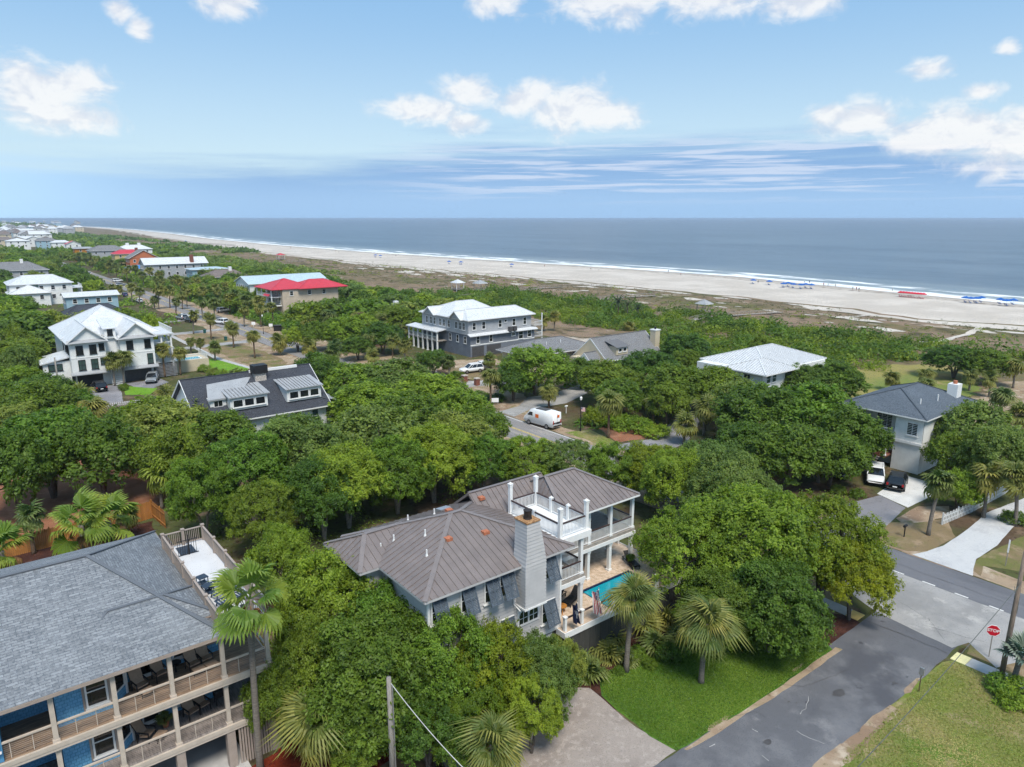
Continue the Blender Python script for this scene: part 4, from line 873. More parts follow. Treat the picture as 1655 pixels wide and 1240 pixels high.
for i in range(9):
    x = -.12+i*1.55; o = MB().box(x-.1,x+.1,-.72,-.52,3.0,4.0).build('rail_post', 'white', gh); MB().box(x-.14,x+.14,-.76,-.48,4.0,4.09).build('post_cap', 'white', o)
    if i < 8:
        r = MB().bar((x+.1,-.62,3.93), (x+1.45,-.62,3.93), .12, .07).build('handrail', 'brown_rail', gh)
for i in range(6):
    y = .8+i*1.4; o = MB().box(12.3,12.5,y-.1,y+.1,3.0,4.0).build('rail_post', 'white', gh); MB().box(12.26,12.54,y-.14,y+.14,4.0,4.09).build('post_cap', 'white', o)
MB().bar((12.4,-.62,3.93), (12.4,7.8,3.93), .12, .07).build('handrail', 'brown_rail', gh)
def G(x, y, z): return (OX+x, OY+y, z)
# things on the deck and porches
def sunbed(name, loc, rz, m_frame, m_pad, label, back=.75, group='sun loungers'):
    t = thing(name, label, 'lounger', loc, rz, group)
    f = MB(); f.bar((0,-.32,.28),(1.95,-.32,.28),.05); f.bar((0,.32,.28),(1.95,.32,.28),.05); f.bar((0,-.32,.28),(0,.32,.28),.05); f.bar((1.95,-.32,.28),(1.95,.32,.28),.05); f.build('frame', m_frame, t)
    for x in (.12,1.8):
        for y in (-.32,.32): MB().bar((x,y,0),(x,y,.28),.05).build('leg', m_frame, t)
    MB().box(.0,1.22,-.31,.31,.30,.38).build('seat_pad', m_pad, t)
    b = MB(); b.bar((1.22,0,.36),(1.22+back*math.cos(.7),0,.36+back*math.sin(.7)),.62,.07,up=(0,0,1)); b.build('back_pad', m_pad, t); return t
sunbed('sun_lounger', G(1.2,2.4,3.0), .35, 'black', 'black', 'black padded sun lounger under the corner balcony by the pool'); sunbed('sun_lounger', G(2.0,1.6,3.0), .3, 'black', 'black', 'black padded sun lounger between flag and pool edge'); sunbed('sun_lounger', G(10.1,2.2,3.0), 1.2, 'black', 'black', 'black sun lounger at the far end of the pool')
t = thing('round_table', 'small round orange wooden table beside the deck loungers', 'table', G(1.3,1.25,3.0)); MB().tube([(0,0,.5),(0,0,.55)], .36, 14).build('table_top', 'wall_rust', t)
for k in range(3): MB().bar((.3*math.cos(k*2.1),.3*math.sin(k*2.1),0),(.1*math.cos(k*2.1),.1*math.sin(k*2.1),.5),.05).build('leg', 'wall_rust', t)
t = thing('daybed', 'cream cushioned hanging daybed with green pillows on the upper porch', 'daybed', G(7.4,6.2,5.94)); MB().box(-1.1,1.1,-.5,.5,.35,.45).build('base', 'brown_rail', t); MB().box(-1.05,1.05,-.48,.48,.45,.68).build('cushion', 'cream_cushion', t); MB().box(-1.05,1.05,.3,.5,.68,1.1).build('backrest', 'cream_cushion', t)
for x in (-.6,.1,.6): MB().bar((x,.22,.7),(x,.3,1.1),.4,.14,up=(0,1,0)).build('pillow', 'green_pillow', t)
for x in (-1.05,1.05): MB().bar((x,0,.45),(x,0,2.8),.03).build('rope', 'wood_grey', t)
def adirondack(loc, rz, m, label):
    t = thing('porch_chair', label, 'chair', loc, rz)
    for i in range(5): x = -.24+i*.12; MB().bar((x,.18,.34),(x*1.2,.48,1.0),.1,.02,up=(0,-1,0)).build('back_slat', m, t)
    MB().box(-.3,.3,-.32,.22,.33,.37).build('seat', m, t)
    for x in (-.32,.32): MB().bar((x,-.3,0),(x,-.3,.55),.06).build('leg', m, t); MB().bar((x,.2,0),(x,.2,.55),.06).build('leg', m, t); MB().box(x-.07,x+.07,-.38,.28,.55,.58).build('armrest', m, t)
    return t
adirondack(G(1.0,1.6,5.95), .3, 'white', 'white slatted chair on the corner balcony')
t = thing('potted_plant', 'small potted plant at the end of the pool deck', 'plant', G(10.4,3.1,3.0)); MB().tube([(0,0,0),(0,0,.4)], [.16,.22], 10).build('pot', 'black', t); o = bpy.data.objects.new('foliage', SHRUB[0]); col.objects.link(o); o.parent = t; o.location = (0,0,.5); o.scale = (.35,)*3
# flags
def flag(name, label, base, tip, m, start, hoist, fall, extra=None):
    t = thing(name, label, 'flag', base); d = Vector(tip)-Vector(base); MB().tube([(0,0,0), d], .02, 6).build('flagpole', 'white', t); MB().tube([d, d+Vector((0,0,.05))], .035, 8).build('finial', 'steel', t)
    mb = MB(); n = 14; start = Vector(start)-Vector(base); hoist = Vector(hoist); fall = Vector(fall); MB().bar(d*.97, start, .03).build('halyard', 'white', t)
    def cp(i, j): u, v = i/n, j/10; return start+hoist*v*(1-.25*u*(1-u))+fall*(u*(1-.12*v))+Vector((.04*math.sin(v*9+u*4), .11*math.sin(v*11+u*3), 0))
    for i in range(n):
        for j in range(10): mb.poly([cp(i,j),cp(i+1,j),cp(i+1,j+1),cp(i,j+1)], [(i/n,1-j/10),((i+1)/n,1-j/10),((i+1)/n,1-(j+1)/10),(i/n,1-(j+1)/10)])
    c = mb.build('cloth', m, t, smooth=True)
    if extra: extra(t, cp, n)
    return t
m = bpy.data.materials.new('flag_stripes'); m.use_nodes = True; w = NT(m.node_tree); MATS['flag_stripes'] = m
u, v, _ = w.sep(w.n('ShaderNodeUVMap').outputs[0]); st = w.m('GREATER_THAN', w.m('FRACT', w.m('MULTIPLY', v, 6.5)), .5)
c = w.mix(st, (.80,.78,.78), (.45,.02,.05)); c = w.mix(w.m('SUBTRACT', 1., w.m('GREATER_THAN', w.m('FRACT', w.m('MULTIPLY', v, 6.5)), .5)), c, (.45,.02,.05)) if False else c
cant = w.m('MULTIPLY', w.m('LESS_THAN', u, .4), w.m('GREATER_THAN', v, .4615))
dx = w.m('SUBTRACT', w.m('FRACT', w.m('MULTIPLY', u, 15.)), .5); dy = w.m('SUBTRACT', w.m('FRACT', w.m('MULTIPLY', v, 9.3)), .5)
star = w.m('LESS_THAN', w.m('SQRT', w.m('ADD', w.m('POWER', dx, 2.), w.m('POWER', dy, 2.))), .28)
c = w.mix(cant, c, w.mix(star, (.012,.02,.10), (.8,.8,.82)))
bs = w.n('ShaderNodeBsdfPrincipled'); w.put(bs.inputs['Base Color'], c); bs.inputs['Roughness'].default_value = .8; o_ = w.n('ShaderNodeOutputMaterial'); w.t.links.new(bs.outputs[0], o_.inputs[0])
mat('flag_navy', (.008,.014,.05), .8, .1, 4.)
flag('striped_flag', 'red and white striped flag with starred blue canton hanging over the pool rail', G(2.85,-.72,3.0), G(2.62,-1.0,5.4), 'flag_stripes', G(2.55,-1.05,5.3), (-.78,0,.10), (.45,-.05,-1.95))
def palmetto_emblem(t, cp, n):
    q = lambda u, v: cp(u*n, v*10)+Vector((.0,-.06,0))
    mb = MB(); mb.poly([q(.45,.42),q(.75,.46),q(.75,.54),q(.45,.50)])
    for k in range(6): a = k*1.05; mb.poly([q(.42,.48),q(.42+.12*math.cos(a),.48+.18*math.sin(a)),q(.42+.12*math.cos(a+.5),.48+.18*math.sin(a+.5))])
    for k in range(5): a, b = 1.+k*.5, 1.+(k+1)*.5; mb.poly([q(.2+.06*math.cos(a),.25+.1*math.sin(a)),q(.2+.06*math.cos(b),.25+.1*math.sin(b)),q(.2+.03*math.cos(b),.25+.05*math.sin(b)),q(.2+.03*math.cos(a),.25+.05*math.sin(a))])
    mb.build('emblem', 'sign_white', t)
flag('navy_flag', 'navy flag with white tree and crescent hanging over the pool deck rail', G(.90,-.72,3.0), G(.64,-1.0,5.1), 'flag_navy', G(.58,-1.05,5.0), (-.58,0,.08), (.32,-.05,-1.6), palmetto_emblem)

# ================================================================ the blue house with stacked porches
BX, BY = at(380, 1232, 0.)[:2]
bh = thing('blue_house', 'blue shingled house with stacked tan porches and grey shingle roof', 'house', (BX, BY, 0))
XL, XR, Z1, Z2, ZE = -16., 2.45, 2.75, 5.65, 8.42
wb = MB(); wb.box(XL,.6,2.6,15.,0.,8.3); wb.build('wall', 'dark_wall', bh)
wv = MB(); wall_uv(wv, '-y', (0,2.58,0), XL, .62, Z1+.02, 8.3); wall_uv(wv, '+x', (.62,0,0), 2.58, 15., Z1+.02, 8.3); wv.build('shake_wall', 'shake_blue', bh)
for z0, z1 in ((Z1+.02,Z2-.28),(Z2+.02,8.3)):      # blue bay that comes out to the rail
    b = MB(); wall_uv(b, '-y', (0,.75,0), -7.75, -5.35, z0, z1); wall_uv(b, '-x', (-7.75,0,0), -2.58, -.75, z0, z1); b.poly([(-5.35,.75,z0),(-4.55,1.65,z0),(-4.55,1.65,z1),(-5.35,.75,z1)], [(0,z0),(1.2,z0),(1.2,z1),(0,z1)]); b.poly([(-4.55,1.65,z0),(-4.55,2.58,z0),(-4.55,2.58,z1),(-4.55,1.65,z1)], [(0,z0),(.9,z0),(.9,z1),(0,z1)]); bo = b.build('bay_wall', 'shake_blue', bh)
    window(bh, (-6.0,.74,z0+1.35), '-y', 1.0, 1.7, 1, 2, 'white'); t2 = MB(); t2.box(-6.62,-6.52,.66,.74,z0+.4,z0+2.3); t2.box(-5.48,-5.38,.66,.74,z0+.4,z0+2.3); t2.build('window_trim', 'tan_trim', bh)
    d = Vector((.8,.9,0)).normalized(); nn = Vector((d.y,-d.x,0)); q = Vector((-4.95,1.2,0)); f = MB()
    for a0, a1, za, zb in ((-.45,-.37,.6,2.2),(.37,.45,.6,2.2),(-.37,.37,2.12,2.2),(-.37,.37,.6,.68),(-.62,-.5,0,2.6),(.5,.62,0,2.6)):
        fbox(f, q, d, nn, a0, a1, z0+za, z0+zb, .0, .07)
    bw = f.build('bay_window', 'white', bh); g = MB(); fbox(g, q, d, nn, -.37, .37, z0+.68, z0+2.12, .004, .03); g.build('pane', 'glass_dark', bw)
    window(bh, (-8.95,2.57,z0+1.55), '-y', 1.5, 1.1, 3, 1, 'white'); window(bh, (-1.6,2.57,z0+1.2), '-y', 1.0, 1.6, 1, 2, 'white', 'glass_dark'); window(bh, (-3.5,2.57,z0+1.1), '-y', .9, 2.1, 1, 1, 'white', 'glass_dark', name='door'); window(bh, (-.2,2.57,z0+1.3), '-y', .8, 1.3, 1, 2, 'tan_trim')
for z, m in ((Z1,'porch_floor_grey'),(Z2,'porch_floor')):
    MB().box(XL,XR,-.38,2.57,z-.06,z).build('porch_floor', m, bh); MB().box(.621,XR,2.57,12.,z-.06,z).build('porch_floor', m, bh)
    MB().box(XL,XR+.06,-.50,-.381,z-.36,z+.02).build('porch_fascia', 'tan_light', bh); MB().box(XL,XR+.08,-.53,-.501,z-.19,z+.03).build('porch_nosing', 'tan_light', bh); MB().box(XR,XR+.06,-.38,12.,z-.36,z+.02).build('porch_fascia', 'tan_light', bh)
PXS = [-13.25,-10.6,-7.95,-5.35,-2.75,-.15,2.25]
for x in PXS:
    for z0, z1 in ((Z1,Z2-.30),(Z2,ZE-.05)): column(bh, x, -.22, z0, z1, .22, 'tan_light', 'post')
    MB().box(x-.22,x+.22,-.44,.0,0.,Z1-.36).build('pier', 'tan_trim', bh)
for y in (3.,6.,9.,11.8):
    for z0, z1 in ((Z1,Z2-.30),(Z2,ZE-.05)): column(bh, 2.25, y, z0, z1, .22, 'tan_light', 'post')
for z in (Z1, Z2):
    for a, b in zip(PXS, PXS[1:]):
        r = MB().bar((a+.11,-.24,z+.92),(b-.11,-.24,z+.92),.11,.08).build('railing', 'tan_light', bh); c = MB()
        for k in range(8): c.bar((a+.11,-.22,z+.12+k*.1),(b-.11,-.22,z+.12+k*.1),.014)
        c.build('cables', 'tan_trim', r)
        for k in (1,2): x = a+(b-a)*k/3; MB().bar((x,-.22,z),(x,-.22,z+.88),.035).build('stanchion', 'tan_light', r)
    r = MB().bar((2.25,-.1,z+.92),(2.25,11.7,z+.92),.11,.08).build('railing', 'tan_light', bh)
MB().box(-10.9,-10.0,-.3,2.6,Z1,8.3).build('side_tower', 'shake_blue', bh); window(bh, (-10.4,-.31,6.9), '-y', .6, 1.3, 1, 2); window(bh, (-10.4,-.31,4.1), '-y', .6, 1.3, 1, 2)
st_ = struct(MB().box(BX-8,BX+.6,BY-3,BY+9,.0,.05).build('carport_slab', 'concrete'))
for i in range(14): MB().box(.25+i*.15,.25+i*.15+.10,-.40,-.34,0,Z1-.36).build('screen_slat', 'tan_trim', bh)
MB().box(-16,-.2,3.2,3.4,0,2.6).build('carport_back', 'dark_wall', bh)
roof_hip(bh, -17., .05, -.62, 15.6, ZE, 11.3, 'x', 6., 5., 'shingle_grey', 'tan_trim', .2, caps=True)
roof_hip(bh, -7., .3, 1.2, 5.2, 8.75, 9.75, 'x', 2.2, 2.3, 'shingle_grey', 'tan_trim', .1, caps=True)
# roof deck
MB().box(-.25,XR+.05,-.52,12.1,ZE-.14,ZE+.06).build('roof_deck', 'membrane', bh); MB().box(.0,XR+.1,-.60,-.521,ZE-.36,ZE+.08).build('roof_deck_fascia', 'tan_trim', bh)
def drail(p0, p1, solid=False):
    p0, p1 = Vector(p0), Vector(p1); up = Vector((0,0,1)); L = (p1-p0).length
    r = MB().bar(p0+up*1.02, p1+up*1.02, .12, .06).build('deck_railing', 'tan_trim', bh); c = MB(); c.bar(p0+up*.12, p1+up*.12, .05, .07)
    for i in range(1, int(L/.115)): q = p0+(p1-p0)*(i*.115/L); c.bar(q+up*.12, q+up*1.0, .055 if solid else .035)
    c.build('balusters', 'tan_trim', r)
def dpost(x, y): o = MB().box(x-.09,x+.09,y-.09,y+.09,ZE+.06,ZE+1.15).build('deck_post', 'tan_trim', bh); MB().box(x-.12,x+.12,y-.12,y+.12,ZE+1.15,ZE+1.21).build('post_cap', 'tan_trim', o)
YS = [-.4,2.05,4.5,6.95,9.4,11.95]
for y in YS: dpost(-.15, y); dpost(2.38, y)
for a, b in zip(YS, YS[1:]): drail((-.15,a+.09,ZE+.05),(-.15,b-.09,ZE+.05), True); drail((2.38,a+.09,ZE+.05),(2.38,b-.09,ZE+.05))
dpost(1.1,11.95); dpost(1.1,-.4)
for a, b in ((-.06,1.01),(1.19,2.29)): drail((a,11.95,ZE+.05),(b,11.95,ZE+.05)); drail((a,-.4,ZE+.05),(b,-.4,ZE+.05))
MB().box(.5,1.5,10.3,11.7,ZE+.06,ZE+.075).build('stair_opening', 'navy_metal', bh)
gt = MB()
for i in range(9): gt.bar((.35+i*.14,10.2,ZE+.1),(.35+i*.14,10.2,ZE+1.1),.025)
gt.bar((.3,10.2,ZE+1.1),(1.6,10.2,ZE+1.1),.04); gt.bar((.3,10.2,ZE+.12),(1.6,10.2,ZE+.12),.04); gt.bar((1.0,10.2,ZE),(1.0,10.2,ZE+1.45),.08); gt.build('stair_gate', 'black', bh)
def B(x, y, z): return (BX+x, BY+y, z)
# furniture on the roof deck: dark metal chaises and side tables
def metal_chaise(loc, rz, label):
    t = thing('metal_chaise', label, 'chaise', loc, rz, 'metal chaises on the roof deck')
    for y in (-.3,.3): MB().bar((-.9,y,.36),(.9,y,.36),.05).build('side_rail', 'navy_metal', t)
    for i in range(10): x = -.85+i*.185; MB().box(x-.06,x+.06,-.28,.28,.35,.37).build('slat', 'navy_metal', t)
    for x in (-.8,.75):
        for y in (-.3,.3): MB().bar((x,y,0),(x*.9,y,.36),.045).build('leg', 'navy_metal', t)
def metal_table(loc, rz, label):
    t = thing('metal_table', label, 'side table', loc, rz, 'metal side tables on the roof deck'); MB().box(-.28,.28,-.28,.28,.5,.54).build('table_top', 'navy_metal', t); MB().box(-.22,.22,-.22,.22,.15,.18).build('shelf', 'navy_metal', t)
    for x in (-.24,.24):
        for y in (-.24,.24): MB().bar((x,y,0),(x,y,.5),.045).build('leg', 'navy_metal', t)
zt = ZE+.06
metal_chaise(B(1.35,4.6,zt), .25, 'dark metal slatted chaise farthest from the palm on the roof deck'); metal_chaise(B(1.35,3.5,zt), .25, 'dark metal slatted chaise next to the palm fronds on the roof deck'); metal_chaise(B(1.3,2.3,zt), .2, 'dark metal slatted chaise mostly hidden behind the palm fronds')
metal_table(B(.55,5.5,zt), .2, 'dark metal side table farther from the palm on the roof deck'); metal_table(B(.5,4.2,zt), .2, 'dark metal side table nearer the palm on the roof deck')
# porch seats
def sling_chair(loc, rz, label, double=False, ott=True):
    t = thing('porch_lounger', label, 'lounge chair', loc, rz, 'tan sling loungers on the porches'); W = .62
    for k in ((0, 1) if double else (0,)):
        o = k*(W+.05)
        MB().bar((o,-.25,.42),(o,.25,.36),W,.05,up=(0,0,1)).build('seat', 'sling', t); MB().bar((o,.25,.38),(o,.72,1.22),W,.05,up=(0,-1,0)).build('back', 'sling', t)
        if ott: MB().box(o-W/2,o+W/2,-.95,-.45,.36,.40).build('footrest', 'sling', t); [MB().bar((o+s*W/2,-.7,0),(o+s*W/2,-.7,.36),.04).build('leg', 'black', t) for s in (-.9,.9)]
        for s in (-1,1):
            MB().bar((o+s*W/2,-.28,.6),(o+s*W/2,.45,.62),.05).build('armrest', 'black', t); MB().bar((o+s*W/2,-.25,0),(o+s*W/2,-.25,.6),.045).build('leg', 'black', t); MB().bar((o+s*W/2,.4,0),(o+s*W/2,.25,.6),.045).build('leg', 'black', t); MB().bar((o+s*W/2,.25,.38),(o+s*W/2,.74,1.24),.045).build('back_rail', 'black', t)
    return t
sling_chair(B(-3.95,1.3,Z2), .25, 'tan sling lounger with footrest beside the bay window on the upper porch'); sling_chair(B(-2.9,1.75,Z2), .2, 'tan sling chair between lounger and post on the upper porch', ott=False); sling_chair(B(-1.25,1.55,Z2), .15, 'pair of joined tan sling loungers with footrests on the upper porch', True)
sling_chair(B(-3.95,1.2,Z1), .8, 'tan sling lounger turned sideways on the lower porch'); sling_chair(B(-1.6,1.6,Z1), .3, 'pair of joined tan sling chairs on the lower porch', True, False)
t = thing('porch_table', 'small black round table between loungers on the upper porch', 'table', B(-2.1,1.9,Z2)); MB().tube([(0,0,.55),(0,0,.6)], .32, 12).build('table_top', 'black', t); MB().tube([(0,0,0),(0,0,.55)], .05, 8).build('stem', 'black', t)
t = thing('barbecue', 'black covered grill at the dark end of the lower porch', 'grill', B(.1,1.9,Z1)); MB().box(-.4,.4,-.25,.25,.5,.75).build('firebox', 'black', t); MB().tube([(-.4,0,.75),(.4,0,.75)], .25, 12).build('lid', 'black', t); [MB().bar((x,y,0),(x,y,.5),.05).build('leg', 'black', t) for x in (-.35,.35) for y in (-.2,.2)]
t = thing('potted_fern', 'green fern in an orange pot on the lower porch', 'plant', B(-2.95,1.7,Z1)); MB().tube([(0,0,0),(0,0,.35)], [.14,.2], 10).build('pot', 'terracotta', t); o = bpy.data.objects.new('foliage', PALMETTO[0]); col.objects.link(o); o.parent = t; o.location = (0,0,.4); o.scale = (.28,)*3
# ================================================================ the other houses
def wpx(parent, org, plane, px, py, w, h, face='-y', **kw):      # a window where the line of sight meets that wall
    p = at_y(px, py, plane) if face == '-y' else at_x(px, py, plane)
    return window(parent, (p.x-org[0], p.y-org[1], p.z), face, w, h, **kw)
# white mansion
mo = (15.3, 146.); mh = thing('white_mansion', 'large white three-storey house with twin front gables and white metal roof', 'house', (*mo, 0))
for (x0,x1,y0,y1) in ((0,5.6,0,14),(8.0,13.7,0,14),(5.6,8.0,1.6,14)): wall_box(mh, x0, x1, y0, y1, 2.7, 8.5, 'white_siding')
wall_box(mh, .6, 13.4, 1.2, 14, 0, 2.7, 'white_siding'); 
for (x0,x1,o_) in ((.7,4.8,'black'),(8.4,13.0,'dark_grey')):
    g = MB().box(x0,x1,1.14,1.21,0,2.35).build('garage_door', o_, mh)
    if o_ == 'dark_grey':
        for k in range(4): MB().box(x0+.05,x1-.05,1.10,1.139,.08+k*.57,.60+k*.57).build('door_panel', 'dark_grey', g)
for x0, x1 in ((-.3,5.9),(7.7,14.0)):
    MB().raw([(x0,-.1,3.1),(x1,-.1,3.1),(x1,-.9,2.75),(x0,-.9,2.75),(x0,-.1,2.9),(x1,-.1,2.9),(x1,-.9,2.6),(x0,-.9,2.6)], [(0,3,2,1),(4,5,6,7),(3,7,6,2),(0,4,7,3),(1,2,6,5),(0,1,5,4)]).build('pent_roof', 'pale_grey_roof', mh)
for x0, x1 in ((-.5,6.1),(7.5,14.2)):
    r = roof_gable(mh, x0, x1, -.6, 12, 8.45, 11.2, 'y', 'white_roof', 'white', 'white_siding', over=.5)
    MB().raw([(x0+.1,-.75,8.35),(x1-.1,-.75,8.35),(x1-.1,-.1,8.85),(x0+.1,-.1,8.85)], [(0,1,2,3)]).build('eave_return', 'pale_grey_roof', r)
r = roof_hip(mh, -.6, 16.2, 5, 24, 8.5, 13.2, 'y', 9., 8., 'white_roof', 'white'); wall_box(mh, .2, 15.6, 14.01, 23.4, 0, 8.48, 'white_siding')
wall_box(mh, 5.9, 7.7, 1.2, 5, 8.5, 10.4, 'white_siding', 'dormer'); MB().raw([(5.6,.9,10.4),(8.0,.9,10.4),(8.0,6.5,11.6),(5.6,6.5,11.6),(5.6,.9,10.25),(8.0,.9,10.25),(8.0,6.5,11.4),(5.6,6.5,11.4)], [(0,1,2,3),(7,6,5,4),(4,5,1,0),(3,7,4,0),(1,5,6,2)]).build('dormer_roof', 'white_roof', mh)
window(mh, (6.8,1.19,9.6), '-y', .9, 1.2, 1, 2, 'black')
for (x, z, w_, h_) in ((1.5,7.0,1.15,1.7),(3.6,7.0,1.15,1.7),(5.0,7.3,.9,1.3),(1.6,4.3,1.15,1.9),(3.6,4.3,1.15,1.9),(5.0,4.7,.9,1.3),(9.6,7.1,1.15,1.7),(12.6,7.1,1.1,1.7),(12.8,4.2,1.0,2.0)): window(mh, (x,-.01,z), '-y', w_, h_, 2, 2, 'black', 'glass_green' if z < 5 else 'glass_dark', .08)
for y, z in ((1.6,7.0),(3.4,7.0),(5.2,7.0),(8.,7.)): window(mh, (-.01,y,z), '-x', .9, 1.6, 1, 2, 'black')
bt = MB()
for x0, x1 in ((0,5.6),(8.0,13.7)):
    for i in range(1, int((x1-x0)/.42)): bt.box(x0+i*.42-.02,x0+i*.42+.02,-.025,-.001,5.75,8.4)
bt.build('battens', 'white_siding', mh); MB().box(-.02,13.72,-.05,-.002,5.55,5.72).build('belt_trim', 'white', mh)
MB().box(5.75,7.85,.6,1.59,5.6,5.9).build('entry_canopy', 'pale_grey_roof', mh); window(mh, (6.8,1.58,4.0), '-y', 1.2, 2.2, 2, 1, 'white', name='front_door')
for i in range(9): MB().box(5.9,7.7,1.3-i*.28,1.58-i*.28,2.6-i*.29-.12,2.6-i*.29).build('step', 'white', mh)
wall_box(mh, -4.2, -.01, 2., 9., 0, 5.0, 'white_siding', 'wing_wall'); MB().raw([(-4.6,1.6,4.9),(0,1.6,5.8),(0,9.4,5.8),(-4.6,9.4,4.9),(-4.6,1.6,4.7),(0,1.6,5.6),(0,9.4,5.6),(-4.6,9.4,4.7)], [(0,1,2,3),(7,6,5,4),(4,5,1,0),(3,7,4,0),(1,5,6,2),(2,6,7,3)]).build('wing_roof', 'white_roof', mh); window(mh, (-2.3,1.99,4.0), '-y', 2.2, 1.2, 3, 1, 'black', 'glass_green')
for z in (3.0, 5.8): MB().box(13.71,17.3,1.5,12,z-.2,z).build('side_porch', 'white', mh); railing(mh, (17.2,1.6,z), (17.2,11.8,z), 1., 'white', 'white', .3); railing(mh, (13.9,1.6,z), (17.1,1.6,z), 1., 'white', 'white', .3)
for x, y in ((17.1,1.7),(15.4,1.7),(17.1,5),(17.1,8.5),(17.1,11.7)): column(mh, x, y, 0, 8.2, .28)
MB().box(13.72,17.6,1.2,12.2,8.2,8.44).build('porch_roof', 'white_roof', mh); railing(mh, (17.4,1.4,8.44), (17.4,12,8.44), 1., 'white', 'white', .3)
MB().box(17.6,24.2,3.6,11,0,2.3).build('pool_terrace', 'wall_cream', mh); MB().box(18.2,23.2,4.2,7.,2.3,2.36).build('pool_edge', 'white', mh); MB().poly([(18.5,4.4,2.365),(22.9,4.4,2.365),(22.9,6.8,2.365),(18.5,6.8,2.365)]).build('pool_water', 'pool_water', mh)
railing(mh, (17.8,3.7,2.3), (24.1,3.7,2.3), 1.1, 'white', 'white', .3); railing(mh, (24.1,3.7,2.3), (24.1,10.9,2.3), 1.1, 'white', 'white', .3); MB().box(17.62,19.2,8.5,10.5,2.3,4.4).build('pool_house', 'wall_grey', mh)
lt = MB()
for k in range(9): lt.box(13.75,17.55,1.05,1.15,.2+k*.28,.36+k*.28)
lt.build('louvre_screen', 'lattice', mh)
# dark-roofed house with dormers
do = (21.5, 90.); dh = thing('dormer_house', 'low white house with charcoal shingle roof, shed dormers and stone chimney', 'house', (*do, 0))
wall_box(dh, 1, 17.2, .6, 13.4, 0, 5.0, 'white_siding'); roof_gable(dh, .2, 17.8, -.2, 14.2, 4.95, 9.6, 'x', 'shingle_dark', 'white', 'white_siding', over=.6)
def shed(x0, x1, y0, zb, zt, yb):
    d = MB().raw([(x0,y0,zb),(x1,y0,zb),(x1,y0,zt),(x0,y0,zt),(x0,yb,zt+.5),(x1,yb,zt+.5),(x0,yb,zb),(x1,yb,zb)], [(0,1,2,3),(1,7,5,2),(6,0,3,4)]).build('dormer', 'white_siding', dh)
    rf = [Vector((x0-.25,y0-.35,zt-.02)), Vector((x1+.25,y0-.35,zt-.02)), Vector((x1+.25,yb+.6,zt+.62)), Vector((x0-.25,yb+.6,zt+.62))]
    MB().raw(rf+[q+Vector((0,0,.12)) for q in rf], [(3,2,1,0),(4,5,6,7),(0,1,5,4),(1,2,6,5),(2,3,7,6),(3,0,4,7)]).build('dormer_roof', 'pale_grey_roof', d); seams(d, [q+Vector((0,0,.11)) for q in rf], .45, 'dark_grey')
    n = 3; w_ = (x1-x0-.5)/n
    for k in range(n): window(dh, (x0+.25+w_*(k+.5),y0-.01,zb+.85), '-y', w_-.12, 1.05, 1, 1, 'white', 'glass_dark')
shed(4.6,9.4,1.0,6.0,7.7,4.8); shed(12.0,16.8,1.0,6.0,7.7,4.8)
MB().raw([(2.2,2.0,7.6),(6.2,2.0,7.6),(9.0,6.0,9.0),(3.5,7.0,9.2),(2.2,2.0,7.4),(6.2,2.0,7.4),(9.0,6.0,8.8),(3.5,7.0,9.0)], [(0,1,2,3),(7,6,5,4),(4,5,1,0),(3,7,4,0),(1,5,6,2)]).build('side_roof', 'pale_grey_roof', dh); wall_box(dh, 2.5, 4.5, 2.3, 6, 5.2, 7.5, 'white_siding', 'side_dormer'); window(dh, (3.5,2.29,6.9), '-y', 1.2, .9, 2, 1)
c = MB().box(9.4,10.9,5.2,6.4,7.2,9.5).build('chimney', 'stone', dh); MB().box(9.2,11.1,5.0,6.6,9.5,10.6).build('chimney_cap', 'black', c); MB().box(9.1,15.8,6.55,6.9,9.4,9.75).build('ridge_board', 'white', dh)
for x in (11.2,13.2,15.6): window(dh, (x,.59,3.6), '-y', 1.0, 1.9, 1, 2, 'white', 'glass_green')
MB().box(17.2,19.6,1.2,8,2.6,2.8).build('side_porch', 'wood_grey', dh); railing(dh, (17.3,1.2,2.8), (19.6,1.2,2.8), .95, 'white', 'brown_rail', .2); [column(dh, 19.4, y, 0, 4.9, .22) for y in (1.4,4.5,7.8)]; MB().raw([(17.0,.9,5.9),(20,.9,4.9),(20,8.4,4.9),(17.0,8.4,5.9)], [(0,1,2,3)]).build('porch_roof', 'pale_grey_roof', dh)
wall_box(dh, -3.5, .9, 4., 12., 0, 3.6, 'white_siding', 'wing_wall'); roof_gable(dh, -4.2, 1.2, 3.4, 12.6, 3.6, 6.2, 'y', 'white_roof', 'white', 'white_siding', name='wing_roof')
# grey house with white roof across the road
go = (88.5, 126.8); g2 = thing('pale_roof_house', 'two-storey grey house with white metal roof and tall white porch columns', 'house', (*go, 0))
wall_box(g2, 0, 18.3, 0, 20, 0, 4.9, 'wall_slate'); wall_box(g2, -.3, 17.6, .3, 19.7, 4.9, 8.3, 'wall_grey')
MB().raw([(-.6,-.7,4.8),(18.9,-.7,4.8),(18.9,.3,5.2),(-.6,.3,5.2),(-.6,-.7,4.65),(18.9,-.7,4.65),(18.9,.3,5.05),(-.6,.3,5.05)], [(0,1,2,3),(7,6,5,4),(4,5,1,0),(3,7,4,0),(1,5,6,2)]).build('pent_roof', 'white_roof', g2); MB().box(-.02,18.32,-.04,-.001,2.5,2.75).build('belt_trim', 'white', g2)
roof_hip(g2, -.9, 18.4, -.4, 7.6, 8.3, 10.2, 'x', 2.2, 3., 'white_roof', 'white'); roof_hip(g2, -.9, 14.0, 6., 20.3, 8.31, 11.0, 'x', 6., 4., 'white_roof', 'white')
